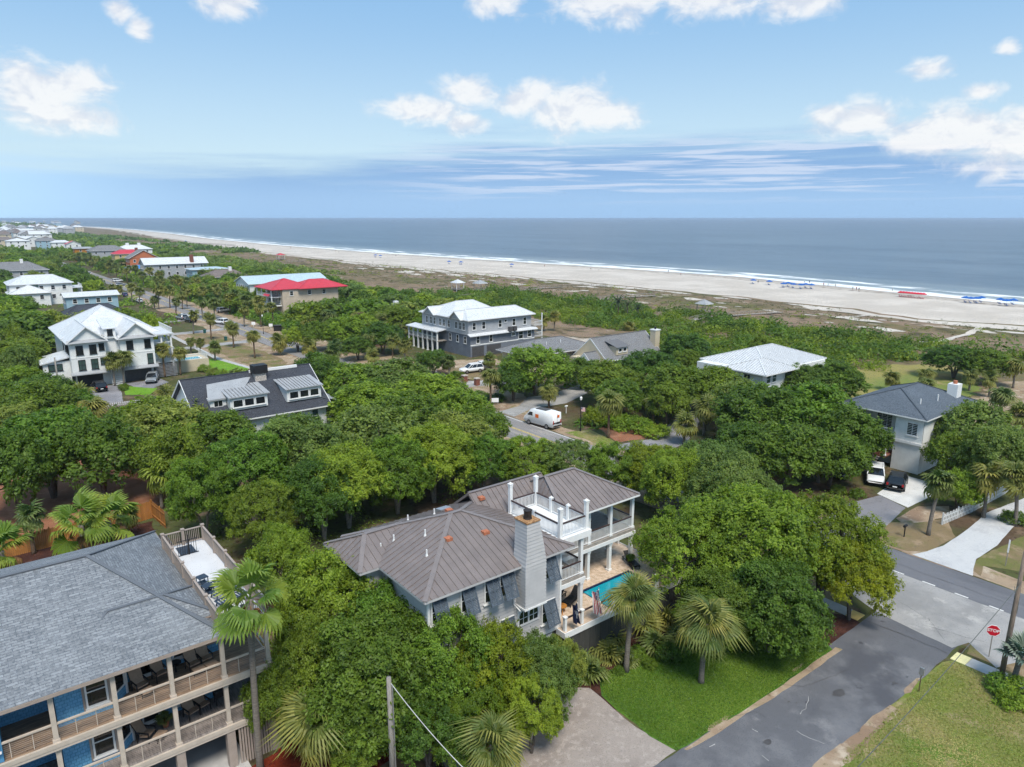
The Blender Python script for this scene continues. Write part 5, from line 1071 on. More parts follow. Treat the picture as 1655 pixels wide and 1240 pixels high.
for y in (4.,15.): roof_gable(g2, -1.6, 4., y-2.4, y+2.4, 8.32, 10.0, 'x', 'white_roof', 'white', 'wall_grey', over=.4)
for y in (2.,5.,8.): window(g2, (-.01,y,3.7), '-x', 1.0, 1.7, 1, 2)
for y in (2.0,3.4,5.0,8.,10.,11.6,14.,15.6,17.4): window(g2, (-.31,y,6.7), '-x', 1.0, 1.7, 2, 2)
for x in (1.2,3.8,8.4,12.4,15.6): window(g2, (x,.29,6.8), '-y', 1.0, 1.7, 1, 2)
window(g2, (10.,.29,7.3), '-y', .8, .7, 1, 1)
for x, w_, h_, z in ((2.0,1.0,1.7,3.8),(5.6,1.0,1.7,3.8),(14.2,1.4,1.9,3.7),(12.0,1.2,.7,4.0),(16.8,1.2,1.7,3.8)): window(g2, (x,-.01,z), '-y', w_, h_, 1, 2)
MB().box(4.4,8.4,-.06,-.005,0,2.3).build('garage_door', 'dark_grey', g2); MB().box(.4,3.6,-.06,-.005,0,2.3).build('garage_door', 'dark_grey', g2)
MB().box(-2.6,-.02,9.5,22.5,2.5,2.7).build('porch_floor', 'wood_grey', g2); MB().raw([(-3.,9.2,4.9),(-.3,9.2,5.3),(-.3,23,5.3),(-3.,23,4.9),(-3.,9.2,4.7),(-.3,9.2,5.1),(-.3,23,5.1),(-3.,23,4.7)], [(3,2,1,0),(4,5,6,7),(0,1,5,4),(0,4,7,3)]).build('porch_roof', 'white_roof', g2)
for k in range(7): column(g2, -2.5, 9.7+k*2.1, 0, 4.8, .32)
railing(g2, (-2.5,9.7,2.7), (-2.5,22.3,2.7), .95, 'white', 'white', .3)
MB().box(18.31,21.,0,8,2.6,2.8).build('rear_deck', 'wood_grey', g2); MB().box(18.31,21.,0,8,5.2,5.4).build('rear_deck', 'wood_grey', g2); [column(g2, 20.8, y, 0, 5.2, .26) for y in (.2,4.,7.8)]; column(g2, 20.8, .2, 5.4, 8.2, .22)
for z in (2.8,5.4): railing(g2, (18.4,.1,z), (20.9,.1,z), 1., 'white', 'white', .2); railing(g2, (20.9,.1,z), (20.9,8,z), 1., 'white', 'white', .25)
for x in (10.2,11.4): MB().box(x,x+.9,-1.1,-.3,5.0,5.95).build('air_conditioner', 'dark_grey', g2)
# low grey hip-roofed house
lo = (85.5, 103.); lh = thing('low_house', 'low cream house with plain grey shingle hip roof', 'house', (*lo, 0)); wall_box(lh, 1, 18, 1, 9.6, 0, 4.1, 'wall_cream'); roof_hip(lh, 0, 19, 0, 10.6, 4.1, 6.2, 'x', 6., 6., 'shingle_mid', 'white')
for x in (9.5,13.): window(lh, (x,.99,3.), '-y', 1.6, 1.1, 2, 1)
wall_box(lh, 15, 18.4, -.3, .99, 2.0, 4.05, 'white_siding', 'bay'); [window(lh, (x,-.31,3.4), '-y', .9, 1., 1, 1) for x in (15.7,16.8,17.8)]; [MB().tube([(x,y,5),(x,y,5.9)], .08, 6).build('vent_pipe', 'white', lh) for x, y in ((7,3),(11,3.2))]
# steep gable house
so_ = (94., 92.5); sh = thing('gable_house', 'grey shingled house with steep roof, white gable trim and tan chimney', 'house', (*so_, 0)); wall_box(sh, 1, 18, 2, 9, 0, 3.4, 'wall_cream'); roof_gable(sh, 3, 19, 1., 10.4, 3.3, 7.2, 'x', 'shingle_mid', 'white', 'wall_cream'); roof_gable(sh, -.2, 4.6, 1.8, 6.2, 2.9, 4.9, 'x', 'shingle_mid', 'white', 'white_siding')
wall_box(sh, 6.2, 9.4, 1.6, 4, 4., 5.6, 'wall_cream', 'dormer'); MB().raw([(5.9,1.2,5.55),(9.7,1.2,5.55),(9.7,4.6,6.5),(5.9,4.6,6.5)], [(0,1,2,3)]).build('dormer_roof', 'shingle_mid', sh); [window(sh, (x,1.59,4.95), '-y', 1.0, .8, 1, 1) for x in (7.2,8.5)]
c = MB().box(18.2,19.6,2.2,3.6,3,7.6).build('chimney', 'wall_cream', sh); MB().box(18.1,19.7,2.1,3.7,7.6,7.8).build('chimney_cap', 'white', c); MB().tube([(18.9,2.9,7.8),(18.9,2.9,8.3)], .2, 8).build('flue', 'black', c)
# white-roofed house behind the big oak
wo = (98.5, 60.5); wh = thing('white_roof_house', 'white house with broad ribbed white metal hip roof behind an oak', 'house', (*wo, 0)); wall_box(wh, 1, 20, 1.2, 14, 0, 6., 'white_siding')
r = roof_hip(wh, 3, 21, 1.5, 15, 6.1, 8.4, 'x', 6.5, 6.5, 'white_roof', 'white'); r2 = roof_hip(wh, 0, 9.6, .0, 8.4, 6.0, 7.6, 'x', 4.2, 4.2, 'white_roof', 'white')
for rr, a in ((r, (3,21,1.5,15,6.1,8.4,'x',6.5,6.5)), (r2, (0,9.6,.0,8.4,6.0,7.6,'x',4.2,4.2))):
    p = hip_planes(*a)[0]
    mb = MB(); L = a[1]-a[0]; dy = (a[3]-a[2])/2
    for i in range(1, int(L/.5)):
        s = i*.5; t_ = min(1, s/a[7], (L-s)/a[8]); mb.bar((a[0]+s,a[2],a[4]+.02), (a[0]+s,a[2]+dy*t_,a[4]+(a[5]-a[4])*t_+.02), .05, .05)
    for i in range(1, int((a[3]-a[2])/.5)):
        s = i*.5; t_ = min(s, (a[3]-a[2])-s)/dy; mb.bar((a[0],a[2]+s,a[4]+.02), (a[0]+a[7]*t_,a[2]+s,a[4]+(a[5]-a[4])*t_+.02), .05, .05)
    mb.build('roof_seams', 'pale_grey_roof', rr)
for x in (2.6,4.2): window(wh, (x,1.19,4.9), '-y', 1.2, 1.5, 1, 2, 'white', 'glass_green')
window(wh, (.99,4.,4.8), '-x', 1.3, 1.4, 2, 2); window(wh, (7.5,1.19,4.9), '-y', .7, .9, 1, 1)
# right-hand house with parked cars
ro = (88.0, 32.9); rh = thing('slate_roof_house', 'white two-storey house with slate blue hip roof and front steps', 'house', (*ro, 0)); roof_hip(rh, -.6, 14.6, -.4, 10.4, 7.0, 9.2, 'x', 5., 5.4, 'shingle_slate', 'white')
wall_box(rh, .2, 13.9, .2, 3.4, 0, 6.95, 'white_siding'); wall_box(rh, 1.8, 11.4, 3.41, 9.9, 0, 6.95, 'white_siding'); lp = MB(); lap(lp, '-x', (.18,0,0), -3.4, -.2, 3.9, 6.9, .2); lap(lp, '-y', (0,.18,0), .2, 11.4, 3.9, 6.9, .2); lap(lp, '-x', (1.78,0,0), -9.9, -3.41, .1, 6.9, .2); lp.build('siding', 'white_siding', rh)
wall_box(rh, .9, 11., .6, 3.3, 0, 3.6, 'white_siding', 'lower_wall'); MB().box(-.05,.19,.1,3.5,3.55,3.85).build('belt_trim', 'white', rh)
window(rh, (.17,1.4,5.4), '-x', 1.3, 1.6, 2, 1); window(rh, (3.5,.17,5.4), '-y', 1.6, 1.5, 2, 1); window(rh, (7.5,.17,5.4), '-y', 1.6, 1.5, 2, 1); window(rh, (.89,1.6,2.0), '-x', 1.2, 1.4, 1, 2); window(rh, (1.77,5.4,5.2), '-x', 2.0, 2.3, 3, 1, name='glass_doors'); window(rh, (1.77,5.4,6.6), '-x', 2.6, .5, 1, 1)
MB().box(-1.2,1.79,3.6,8.6,1.55,1.75).build('entry_porch', 'brick_red', rh); MB().box(-.2,1.79,3.6,10,3.8,4.0).build('balcony', 'white', rh); railing(rh, (-.1,3.7,4.0), (-.1,9.9,4.0), 1., 'white', 'white', .2); [column(rh, -1.1, y, 1.75, 3.8, .22) for y in (3.7,8.4)]
for i in range(8): MB().box(-1.2-(i+1)*.32,-1.2-i*.32,4.2,7.4,1.55-i*.2-.1,1.55-i*.2).build('step', 'wood_grey', rh)
window(rh, (1.77,5.6,2.9), '-x', 1.6, 2.1, 2, 1, 'white', 'glass_dark', name='front_door'); railing(rh, (-1.2,7.5,1.75), (-1.2,8.5,1.75), .9, 'white', 'white', .15)
c = MB().box(11.2,12.6,1.0,2.2,7.,9.3).build('chimney', 'white', rh); MB().tube([(11.9,1.6,9.3),(11.9,1.6,9.7)], .25, 10).build('flue', 'terracotta', c); [MB().tube([(x,y,7.6),(x,y,8.6)], .08, 6).build('vent_pipe', 'white', rh) for x, y in ((3.,2.),(7.,1.6))]
MB().box(-3.6,-.6,9.,11.,1.2,1.4).build('side_deck', 'wood_grey', rh); railing(rh, (-3.6,9.,1.4), (-.7,9.,1.4), .9, 'wood_grey', 'wood_grey', .2)
# red-roofed house
qo = (80., 221.5); qh = thing('red_roof_house', 'tan stucco house with bright red hip roof and porches', 'house', (*qo, 0)); wall_box(qh, 3, 22, 1.4, 16, 0, 8., 'stucco_tan'); roof_hip(qh, 8, 25, 0, 12, 8., 10.4, 'x', 6., 6., 'roof_red', 'roof_red'); roof_hip(qh, -.6, 14, 1., 17, 8.05, 10.8, 'x', 7., 7., 'roof_red', 'roof_red')
for z in (2.8,5.6): MB().box(-.3,3,2.4,16,z-.2,z).build('porch_floor', 'white', qh); railing(qh, (-.2,2.5,z), (-.2,15.8,z), 1., 'white', 'white', .35)
[column(qh, -.1, y, 0, 8., .3) for y in (2.6,7.,11.4,15.8)]; [window(qh, (2.99,y,z), '-x', 1.5, 1.8, 2, 1) for y in (4.,7.,10.,13.) for z in (4.2,6.8)]; [window(qh, (x,1.39,6.6), '-y', 1.2, 1.5, 1, 2) for x in (6.,12.,17.)]
MB().raw([(-1.,3.,5.9),(-.3,3.,6.5),(-.3,8.,6.5),(-1.,8.,5.9)], [(0,1,2,3)]).build('awning', 'roof_red', qh)
# neighbours farther along the shore: (name, label, roof centre px, z of roof, size along sea axis, along shore, eave, ridge, roof kind, ridge axis, wall, roof)
FAR = [('pale_blue_roof_house','house with pale blue metal roof behind the red roof',(455,447),9.,30,16,7.5,9.8,'g','x','white_siding','roof_pale_blue'),('brown_roof_house','brown hip-roofed house with white chimney beyond the oaks',(362,438),8.,17,13,6.,8.6,'h','x','wall_grey','brown_roof'),
 ('flat_blue_house','flat-roofed pale blue house with dark blue trim',(335,432),7.,18,12,6.4,7.2,'h','x','wall_blue','roof_pale_blue'),('long_grey_house','long grey two-storey house with white roof and brick chimney',(280,419),10.,30,13,8.,11.,'g','x','wall_grey','white_roof'),
 ('orange_gable_house','grey-roofed house with bright orange gable wall',(228,408),11.,16,13,8.,12.5,'g','y','wall_orange','shingle_mid'),('blue_tarp_house','low house with bright blue roof below the orange gable',(228,430),5.,15,11,4.,5.6,'h','x','stucco_tan','roof_blue'),
 ('red_roof_cottage','yellow house with small red roof and brick chimney',(205,406),9.,18,13,7.5,10.,'h','x','wall_yellow','roof_red'),('white_roof_cottage','white-roofed house with twin cupolas behind the small red roof',(215,398),10.,24,13,8.,11.,'h','x','white_siding','white_roof'),('grey_hip_house','wide grey hip-roofed house left of the small red roof',(172,400),10.,24,16,8.,11.5,'h','x','wall_grey','shingle_mid'),
 ('white_bungalow','low white house in front of the grey hip roof',(175,407),6.,14,10,4.5,6.6,'h','x','white_siding','white_roof'),('rust_house','house with rust-orange box wall and pale roof',(135,399),10.,14,11,9.,10.,'h','x','wall_rust','pale_grey_roof'),('small_red_house','house with pinkish red gable roof far up the road',(117,391),9.,13,11,7.,10.,'g','y','white_siding','roof_red'),('square_white_house','square white house with white hip roof beside the pinkish red roof',(97,390),9.,17,13,8.,10.,'h','x','white_siding','white_roof'),
 ('blue_wall_house','white-roofed house with sky blue wall left of the main road',(145,474),6.,16,9,5.5,6.6,'g','x','wall_blue','white_roof'),('white_villa','large white house with pale metal roofs and porch at the left edge',(62,454),8.,20,16,7.5,10.2,'h','x','white_siding','white_roof'),('white_pavilion','white pyramid-roofed garage in front of the white villa',(45,466),6.,13,11,4.6,7.4,'h','y','white_siding','white_roof'),
 ('grey_villa','grey-roofed house with white chimney at the left edge',(22,432),8.,26,20,7.,10.5,'h','x','wall_grey','shingle_mid'),('charcoal_house','charcoal hip-roofed house behind the white mansion',(150,499),7.,16,12,5.5,8.2,'h','x','wall_grey','shingle_dark'),('hidden_cottage','small grey cottage roof with white chimney among the oaks',(632,498),5.5,9,7,4.2,6.2,'h','x','wall_cream','brown_roof'),('left_edge_cottage','small pale grey pyramid roof at the left edge below the mansion',(8,634),4.,8,8,3.4,5.,'h','x','white_siding','pale_grey_roof')]
for k in range(84):
    px = random.Random(k*7+1).uniform(2, 128); py = 357.5+ (random.Random(k*13+5).random()**1.15)*31
    if py > 375 and px > 75: px -= 50
    rr = random.Random(k); FAR.append(('distant_house', None, (px, py), 9., rr.uniform(13, 22), rr.uniform(12, 18), 11.5, 15.5, rr.choice('hhg'), rr.choice('xy'), rr.choice(('white_siding','wall_grey','wall_cream','white_siding','wall_blue')), rr.choice(('white_roof','pale_grey_roof','shingle_mid','white_roof','shingle_mid','brown_roof','roof_red' if k % 6 == 0 else 'white_roof'))))
HOUSES = []
for (nm, lab, (px, py), z, sx, sy, ze, zr, kind, ax, wm, rm) in FAR:
    p = at(px, py, z); x0, y0 = p.x-sx/2, p.y-sy/2; far = p.length > 520
    if nm == 'distant_house' and p.length < 1000: ze, zr = 8.4, 11.2
    t = thing(nm, lab or 'distant house', 'house', (x0, y0, 0), 0., 'houses along the shore'); HOUSES.append((x0-2, x0+sx+2, y0-2, y0+sy+2))
    wall_box(t, .6, sx-.6, .6, sy-.6, 0, ze, wm)
    r = roof_hip(t, 0, sx, 0, sy, ze, zr, ax, min(sx if ax == 'x' else sy, 99)*.28, min(sx if ax == 'x' else sy, 99)*.28, rm, 'white') if kind == 'h' else roof_gable(t, 0, sx, 0, sy, ze, zr, ax, rm, 'white', wm, over=.5)
    n = max(2, int(sx/(4. if not far else 6.)))
    for zz in ([ze-1.5]+([ze-4.6] if ze > 6.5 else [])):
        for i in range(n): window(t, (1.4+(sx-2.8)*(i+.5)/n, .59, zz), '-y', 1.3, 1.6, 1, 2, 'white', 'glass_dark', .12)
        for i in range(max(1, n-1)): window(t, (.59, 1.2+(sy-2.4)*(i+.5)/max(1, n-1), zz), '-x', 1.2, 1.6, 1, 2, 'white', 'glass_dark', .12)
    if nm in ('brown_roof_house','grey_villa','hidden_cottage','white_bungalow'): MB().box(sx*.6,sx*.6+1.2,sy*.4,sy*.4+1.2,ze,zr+1.2).build('chimney', 'white', r)
    if nm in ('long_grey_house','red_roof_cottage'): MB().box(sx*.72,sx*.72+1.6,.8,2.4,ze,zr+1.3).build('chimney', 'brick_red', r)
    if nm in ('white_roof_cottage',): [MB().box(x,x+2,sy*.4,sy*.4+2,zr-.6,zr+1.4).build('cupola', 'white', r) for x in (sx*.3,sx*.62)]
    if nm == 'white_villa':
        for k in range(4): column(t, sx+2.2, .6+k*3., 0, 5.4, .3)
        MB().box(sx-.6,sx+2.6,.2,10.6,5.4,5.7).build('porch_roof', 'white_roof', t); railing(t, (sx+2.4,.4,5.7), (sx+2.4,10.4,5.7), 1., 'white', 'white', .4); wall_box(t, 6, 9, -.4, .59, 4.2, 7.2, 'glass_green', 'bay_window')
    if not lab: AUTO.append((t, 'small distant house with %s roof' % {'white_roof':'white','pale_grey_roof':'pale grey','shingle_mid':'grey','brown_roof':'brown','roof_red':'red'}[rm]))
# ================================================================ vehicles
def car(name, label, loc, rz, kind, paint, group='parked cars and vans'):
    t = thing(name, label, 'van' if kind == 'van' else 'car', loc, rz, group)      # front faces local +x
    if kind == 'van': L, W, Hh, S = 5.9, 2.0, 2.55, [(-2.95,.45,1.1,1.0),(-2.9,.35,2.5,.98),(-1.,.32,2.55,1.),(1.2,.32,2.52,1.),(1.55,.32,2.42,.99),(2.2,.34,1.55,.98),(2.75,.38,1.2,.95),(2.95,.45,.95,.85)]
    elif kind == 'suv': L, W, Hh, S = 4.8, 1.92, 1.75, [(-2.4,.5,.95,.90),(-2.36,.38,1.08,.96),(-1.9,.34,1.12,.98),(0,.32,1.1,1.),(.9,.33,1.06,1.),(1.9,.36,1.0,.97),(2.3,.42,.88,.92),(2.42,.5,.72,.82)]
    else: L, W, Hh, S = 4.6, 1.82, 1.45, [(-2.3,.45,.85,.88),(-2.2,.36,.95,.95),(-1.5,.32,.98,.98),(0,.3,.95,1.),(.8,.31,.92,1.),(1.8,.34,.82,.97),(2.2,.4,.7,.92),(2.3,.46,.6,.82)]
    mb = MB(); rows = []
    for (x, zb, zt, wf) in S:
        hw = W/2*wf; zm = zb+(zt-zb)*.55; ring = [(x,-hw*.86,zb),(x,-hw,zb+.12),(x,-hw,zm),(x,-hw*.93,zt-.05),(x,-hw*.80,zt),(x,hw*.80,zt),(x,hw*.93,zt-.05),(x,hw,zm),(x,hw,zb+.12),(x,hw*.86,zb)]; rows.append(ring)
    n = len(rows[0]); mb.v = [p for r in rows for p in r]
    for i in range(len(rows)-1):
        for k in range(n): mb.f.append((i*n+k, i*n+(k+1) % n, (i+1)*n+(k+1) % n, (i+1)*n+k)); mb.uv.append(None)
    mb.f += [tuple(range(n)), tuple(range((len(rows)-1)*n+n-1, (len(rows)-1)*n-1, -1))]; mb.uv += [None, None]
    mb.build('body', paint, t, smooth=True)
    if kind != 'van':
        zb = 1.06 if kind == 'suv' else .93; zt = Hh; xb0, xb1, xt0, xt1 = (-2.3,1.15,-2.0,.25) if kind == 'suv' else (-1.9,1.05,-1.1,.1); hb, ht = W/2*.92, W/2*.74
        c8 = [(xb0,-hb,zb),(xb1,-hb,zb),(xb1,hb,zb),(xb0,hb,zb),(xt0,-ht,zt-.06),(xt1,-ht,zt-.06),(xt1,ht,zt-.06),(xt0,ht,zt-.06)]
        cab = MB().raw(c8, [(0,1,5,4),(1,2,6,5),(2,3,7,6),(3,0,4,7)]).build('glasshouse', 'car_glass', t)
        r = MB().raw([(xt0-.06,-ht-.02,zt-.07),(xt1+.08,-ht-.02,zt-.07),(xt1+.08,ht+.02,zt-.07),(xt0-.06,ht+.02,zt-.07),(xt0+.1,-ht*.86,zt),(xt1-.1,-ht*.86,zt),(xt1-.1,ht*.86,zt),(xt0+.1,ht*.86,zt)], [(0,1,5,4),(1,2,6,5),(2,3,7,6),(3,0,4,7),(4,5,6,7)]).build('car_roof', paint, t)
        pl = MB()
        for s in (-1,1):
            for fx in (0., .46, .80, 1.):
                a = Vector((xb0+(xb1-xb0)*fx, s*(hb+.012), zb)); b = Vector((xt0+(xt1-xt0)*fx, s*(ht+.012), zt-.06)); pl.bar(a, b, .09 if fx in (0.,1.) else .05)
            if kind == 'suv': pl.bar((xt0+.2,s*ht*.9,zt+.05),(xt1-.1,s*ht*.9,zt+.05),.04)
        pl.build('pillars', paint, t)
    else:
        g = MB(); g.raw([(1.57,-.80,2.30),(1.57,.80,2.30),(2.22,.86,1.56),(2.22,-.86,1.56)], [(3,2,1,0)]); g.v = [(x+.04,y,z+.03) for x, y, z in g.v]; g.build('windscreen', 'car_glass', t)
        for s in (-1,1):
            q = MB().raw([(1.0,s*1.008,2.05),(1.55,s*1.008,2.05),(2.15,s*.99,1.5),(1.0,s*1.008,1.5)], [(0,1,2,3),(3,2,1,0)]).build('side_window', 'car_glass', t)
            MB().box(-.2,.45,s*1.012-.006,s*1.012+.006,1.35,1.9).build('logo', 'orange', t)
        MB().box(-2.975,-2.955,-.5,-.05,1.75,2.15).build('logo', 'orange', t); MB().box(-1.2,.8,-.55,.55,2.56,2.62).build('ladder_rack', 'dark_grey', t); MB().box(-2.98,-2.955,-.85,.85,.45,.65).build('rear_bumper', 'black', t); MB().box(-2.975,-2.957,-.01,.01,.7,2.4).build('rear_door_seam', 'dark_grey', t)
    wr = .38 if kind != 'sedan' else .33; fx = L*.30
    for x in (-fx, fx):
        for s in (-1,1):
            y = s*(W/2-.10); o = MB().tube([(x,y-.12,wr),(x,y+.12,wr)], wr, 14).build('wheel', 'tyre', t); MB().tube([(x,y+s*.11,wr),(x,y+s*.135,wr)], wr*.62, 10).build('rim', 'rim', o)
    bw = .9 if kind == 'van' else .78
    for s in (-1,1):
        MB().box(L/2-.14,L/2-.02,s*W*.36-.18,s*W*.36+.18,.62,.78).build('headlight', 'lamp', t); MB().box(-L/2-.012,-L/2+.08,s*W*.40-.10,s*W*.40+.10,bw,bw+.28 if kind != 'van' else bw+.5).build('tail_light', 'tail_red', t)
    MB().box(-L/2-.02,-L/2+.02,-.22,.22,.62,.74).build('number_plate', 'sign_white', t); MB().box(L/2-.06,L/2+.015,-.5,.5,.45,.62).build('grille', 'black', t)
    return t
def car_px(name, label, px, py, heading, kind, paint, **kw): p = at(px, py, 0); return car(name, label, (p.x, p.y, .03), math.radians(heading), kind, paint, **kw)
car_px('delivery_van', 'white high-roof van with orange logos parked on the main road verge', 876, 688, 97, 'van', 'car_white'); 
car_px('parked_car', 'white estate car parked nearest the road by the grey porch house', 762, 602, 172, 'suv', 'car_white'); car_px('parked_car', 'white car parked just behind the other white car', 778, 598, 172, 'suv', 'car_white')
car_px('parked_car', 'white SUV beside the front steps of the slate-roofed house', 1414, 777, 205, 'suv', 'car_white'); car_px('parked_car', 'black SUV on the concrete pad by the slate-roofed house', 1449, 786, 18, 'suv', 'car_black'); car_px('parked_car', 'dark car half hidden under the oak beside the white SUV', 1356, 768, 200, 'suv', 'car_black')
car_px('parked_car', 'black van-like car backed into the left garage of the white mansion', 161, 631, 92, 'suv', 'car_black'); car_px('parked_car', 'silver SUV parked before the right garage of the white mansion', 247, 617, 250, 'suv', 'car_silver')
for nm, lab, px, py, hd, k, pt in (('driving_car', 'white SUV driving up the main road near the green lawn', 358,524,110,'suv','car_white'),('parked_car', 'dark pickup parked on the mansion-side verge', 308,521,100,'suv','car_black'),('parked_car', 'silver boat-towing car on the verge beside the road palms', 294,517,100,'suv','car_silver'),('driving_car', 'white and dark car nearest of two on the distant road', 226,489,90,'sedan','car_white'),('driving_car', 'blue car farther of two on the distant road', 202,479,90,'sedan','car_blue'),('parked_car', 'white pickup parked across the distant verge', 190,456,20,'suv','car_white'),('parked_car', 'white car at the end of the visible road', 145,444,90,'sedan','car_white'),('parked_car', 'silver car beside the distant road behind palms', 195,462,10,'sedan','car_silver'),('parked_car', 'blue vehicle far up the tree-lined road', 90,417,90,'sedan','car_blue'),('parked_car', 'pale truck parked by the oaks near the red-roofed house', 362,505,20,'suv','car_silver')):
    car_px(nm, lab, px, py, hd, k, pt)
t = thing('parked_boat', 'small white boat on a trailer on the verge beside the road', 'boat', (*at(300,516,0)[:2], .0), 1.7); MB().raw([(-2.5,-.9,.6),(1.2,-.95,.6),(2.8,0,.75),(1.2,.95,.6),(-2.5,.9,.6),(-2.5,-1.,1.3),(1.3,-1.05,1.35),(3.1,0,1.55),(1.3,1.05,1.35),(-2.5,1.,1.3)], [(4,3,2,1,0),(5,6,7,8,9),(0,1,6,5),(1,2,7,6),(2,3,8,7),(3,4,9,8),(4,0,5,9)]).build('hull', 'car_white', t); [MB().tube([(-.6,y-.1,.33),(-.6,y+.1,.33)], .33, 10).build('wheel', 'tyre', t) for y in (-1,1)]

# ================================================================ street furniture
def octagon(r): return [(r*math.cos(math.pi/8+k*math.pi/4), r*math.sin(math.pi/8+k*math.pi/4)) for k in range(8)]
def text_obj(txt, size, m, parent, loc, rot, name='lettering'):
    cu = bpy.data.curves.new(name, 'FONT'); cu.body = txt; cu.size = size; cu.align_x = 'CENTER'; cu.align_y = 'CENTER'; cu.extrude = .003; cu.offset = .006
    tmp = bpy.data.objects.new(name, cu); col.objects.link(tmp); dg = bpy.context.evaluated_depsgraph_get(); me = bpy.data.meshes.new_from_object(tmp.evaluated_get(dg)); bpy.data.objects.remove(tmp)
    o = bpy.data.objects.new(name, me); me.materials.clear(); me.materials.append(MATS[m]); col.objects.link(o); o.parent = parent; o.location = loc; o.rotation_euler = rot; return o
p = at(1598,1062,0); t = thing('stop_sign', 'red octagonal STOP sign on a thin post at the corner', 'sign', p, math.atan2(-p.x, p.y)*.35-.62)
MB().bar((0,0,0),(0,0,2.35),.055).build('post', 'grey_pole', t)
def plate(r, y0, y1, m, nm): a = octagon(r); MB().raw([(x,y0,2.1+z) for x, z in a]+[(x,y1,2.1+z) for x, z in a], [tuple(range(8)), tuple(range(15,7,-1))]+[(i,8+i,8+(i+1)%8,(i+1)%8) for i in range(8)]).build(nm, m, t)
plate(.44,-.055,-.035,'sign_white','sign_border'); plate(.405,-.062,-.0551,'stop_red','sign_face'); text_obj('STOP', .30, 'sign_white', t, (0,-.068,2.1), (math.pi/2,0,0))
def pole(name, label, x, y, h, r0, m, lean=(0,0)): 
    t = thing(name, label, 'utility pole', (x, y, 0)); MB().tube([(0,0,-.2),(lean[0]*.5,lean[1]*.5,h/2),(lean[0],lean[1],h)], [r0,r0*.85,r0*.7], 10).build('shaft', m, t, smooth=True); return t
t = pole('utility_pole', 'leaning brown wooden utility pole beside the stop sign', 51.4, 12.5, 9.3, .17, 'wood_pole', (.1,-.1)); c = MB(); c.tube([(.0,-.18,7.3),(-.5,-.05,6.6),(-.2,.1,6.9)], .02, 5); c.tube([(.1,-.17,7.4),(.1,-.2,5.)], .025, 5); c.build('cable_loop', 'wire', t); MB().tube([(.16,0,0),(.16,0,2.6)], .03, 6).build('conduit', 'steel', t)
pl_ = at(634, 1240, 2.); t = pole('utility_pole', 'weathered grey utility pole rising through the foreground oak', pl_.x, pl_.y, 7.3, .17, 'grey_pole', (.05,.05)); MB().tube([(.14,-.12,0),(.14,-.12,6.9)], .035, 6).build('conduit', 'steel', t)
def wire(label, a, b, sag, r=.016, m='wire', cat='wire'):
    a, b = Vector(a), Vector(b); pts = []
    for i in range(17): s = i/16; q = a.lerp(b, s); q.z -= sag*4*s*(1-s); pts.append(q)
    return tag(MB().tube(pts, r, 5).build('overhead_wire', m), label, cat)
q = at(1370,1245,7.); wire('thin dark wire sloping from the right-hand pole across the corner lawn', (51.4,12.4,7.0), at(1300,1330,7.2), .35, .02)
wire('pale service cable running down from the foreground pole to the right', (pl_.x+.1,pl_.y,7.0), at(770,1262,3.2), .25, .022, 'wire_pale')
t = pole('utility_pole', 'slim grey pole among trees left of the white mansion drive', *at(98,645,0)[:2], 7.2, .16, 'grey_pole')
t = pole('utility_pole', 'short grey pole at the left edge beyond the oaks', *at(8,600,0)[:2], 9.5, .15, 'grey_pole')
p = at(1485,1118,0); t = thing('marker_post', 'small rusty post with blank sign beside the side road', 'post', p); MB().bar((0,0,0),(0,0,1.5),.05).build('post', 'rusty_post', t); MB().box(-.03,.03,-.14,.14,1.2,1.75).build('sign_plate', 'steel', t)
p = at(1625,915,0); t = thing('marker_post', 'thin white-topped post on the grass beyond the main road', 'post', p); MB().bar((0,0,0),(0,0,1.3),.06).build('post', 'wood_grey', t); MB().bar((.02,0,1.3),(.05,0,2.5),.12,.03).build('flag_top', 'sign_white', t)
def mailbox(px, py, label, pm='black', bm='black'):
    p = at(px, py, 0); t = thing('mailbox', label, 'mailbox', p); MB().bar((0,0,0),(0,0,1.05),.09).build('post', pm, t); MB().tube([(-.25,0,1.15),(.25,0,1.15)], .13, 10).build('box', bm, t)
mailbox(1461,868,'black mailbox on a post in the grass by the main road'); mailbox(706,598,'white mailbox by the drive of the grey porch house','white','white'); mailbox(915,668,'white mailbox post behind the delivery van','white','white'); mailbox(345,553,'dark mailbox beside the mansion-side road palms')
def street_lamp(px, py, label, h=4.6):
    p = at(px, py, 0); t = thing('street_lamp', label, 'street lamp', p); MB().tube([(0,0,0),(0,0,.4),(0,0,.45),(0,0,h)], [.13,.13,.07,.055], 8).build('post', 'black', t); MB().tube([(0,0,h),(0,0,h+.12),(0,0,h+.42),(0,0,h+.6)], [.07,.15,.19,.03], 8).build('lantern', 'sign_white', t); MB().tube([(0,0,h+.6),(0,0,h+.8)], [.05,.01], 6).build('finial', 'black', t); return t
t = street_lamp(938,697,'black street lamp with small flag near the delivery van'); c = MB(); c.poly([(.05,-.02,3.0),(.75,-.1,2.8),(.75,-.1,3.4),(.05,-.02,3.6)], [(0,0),(1,0),(1,1),(0,1)]); c.build('banner_flag', 'flag_stripes', t)
street_lamp(426,540,'black street lamp on the grass by the seaward side of the road')
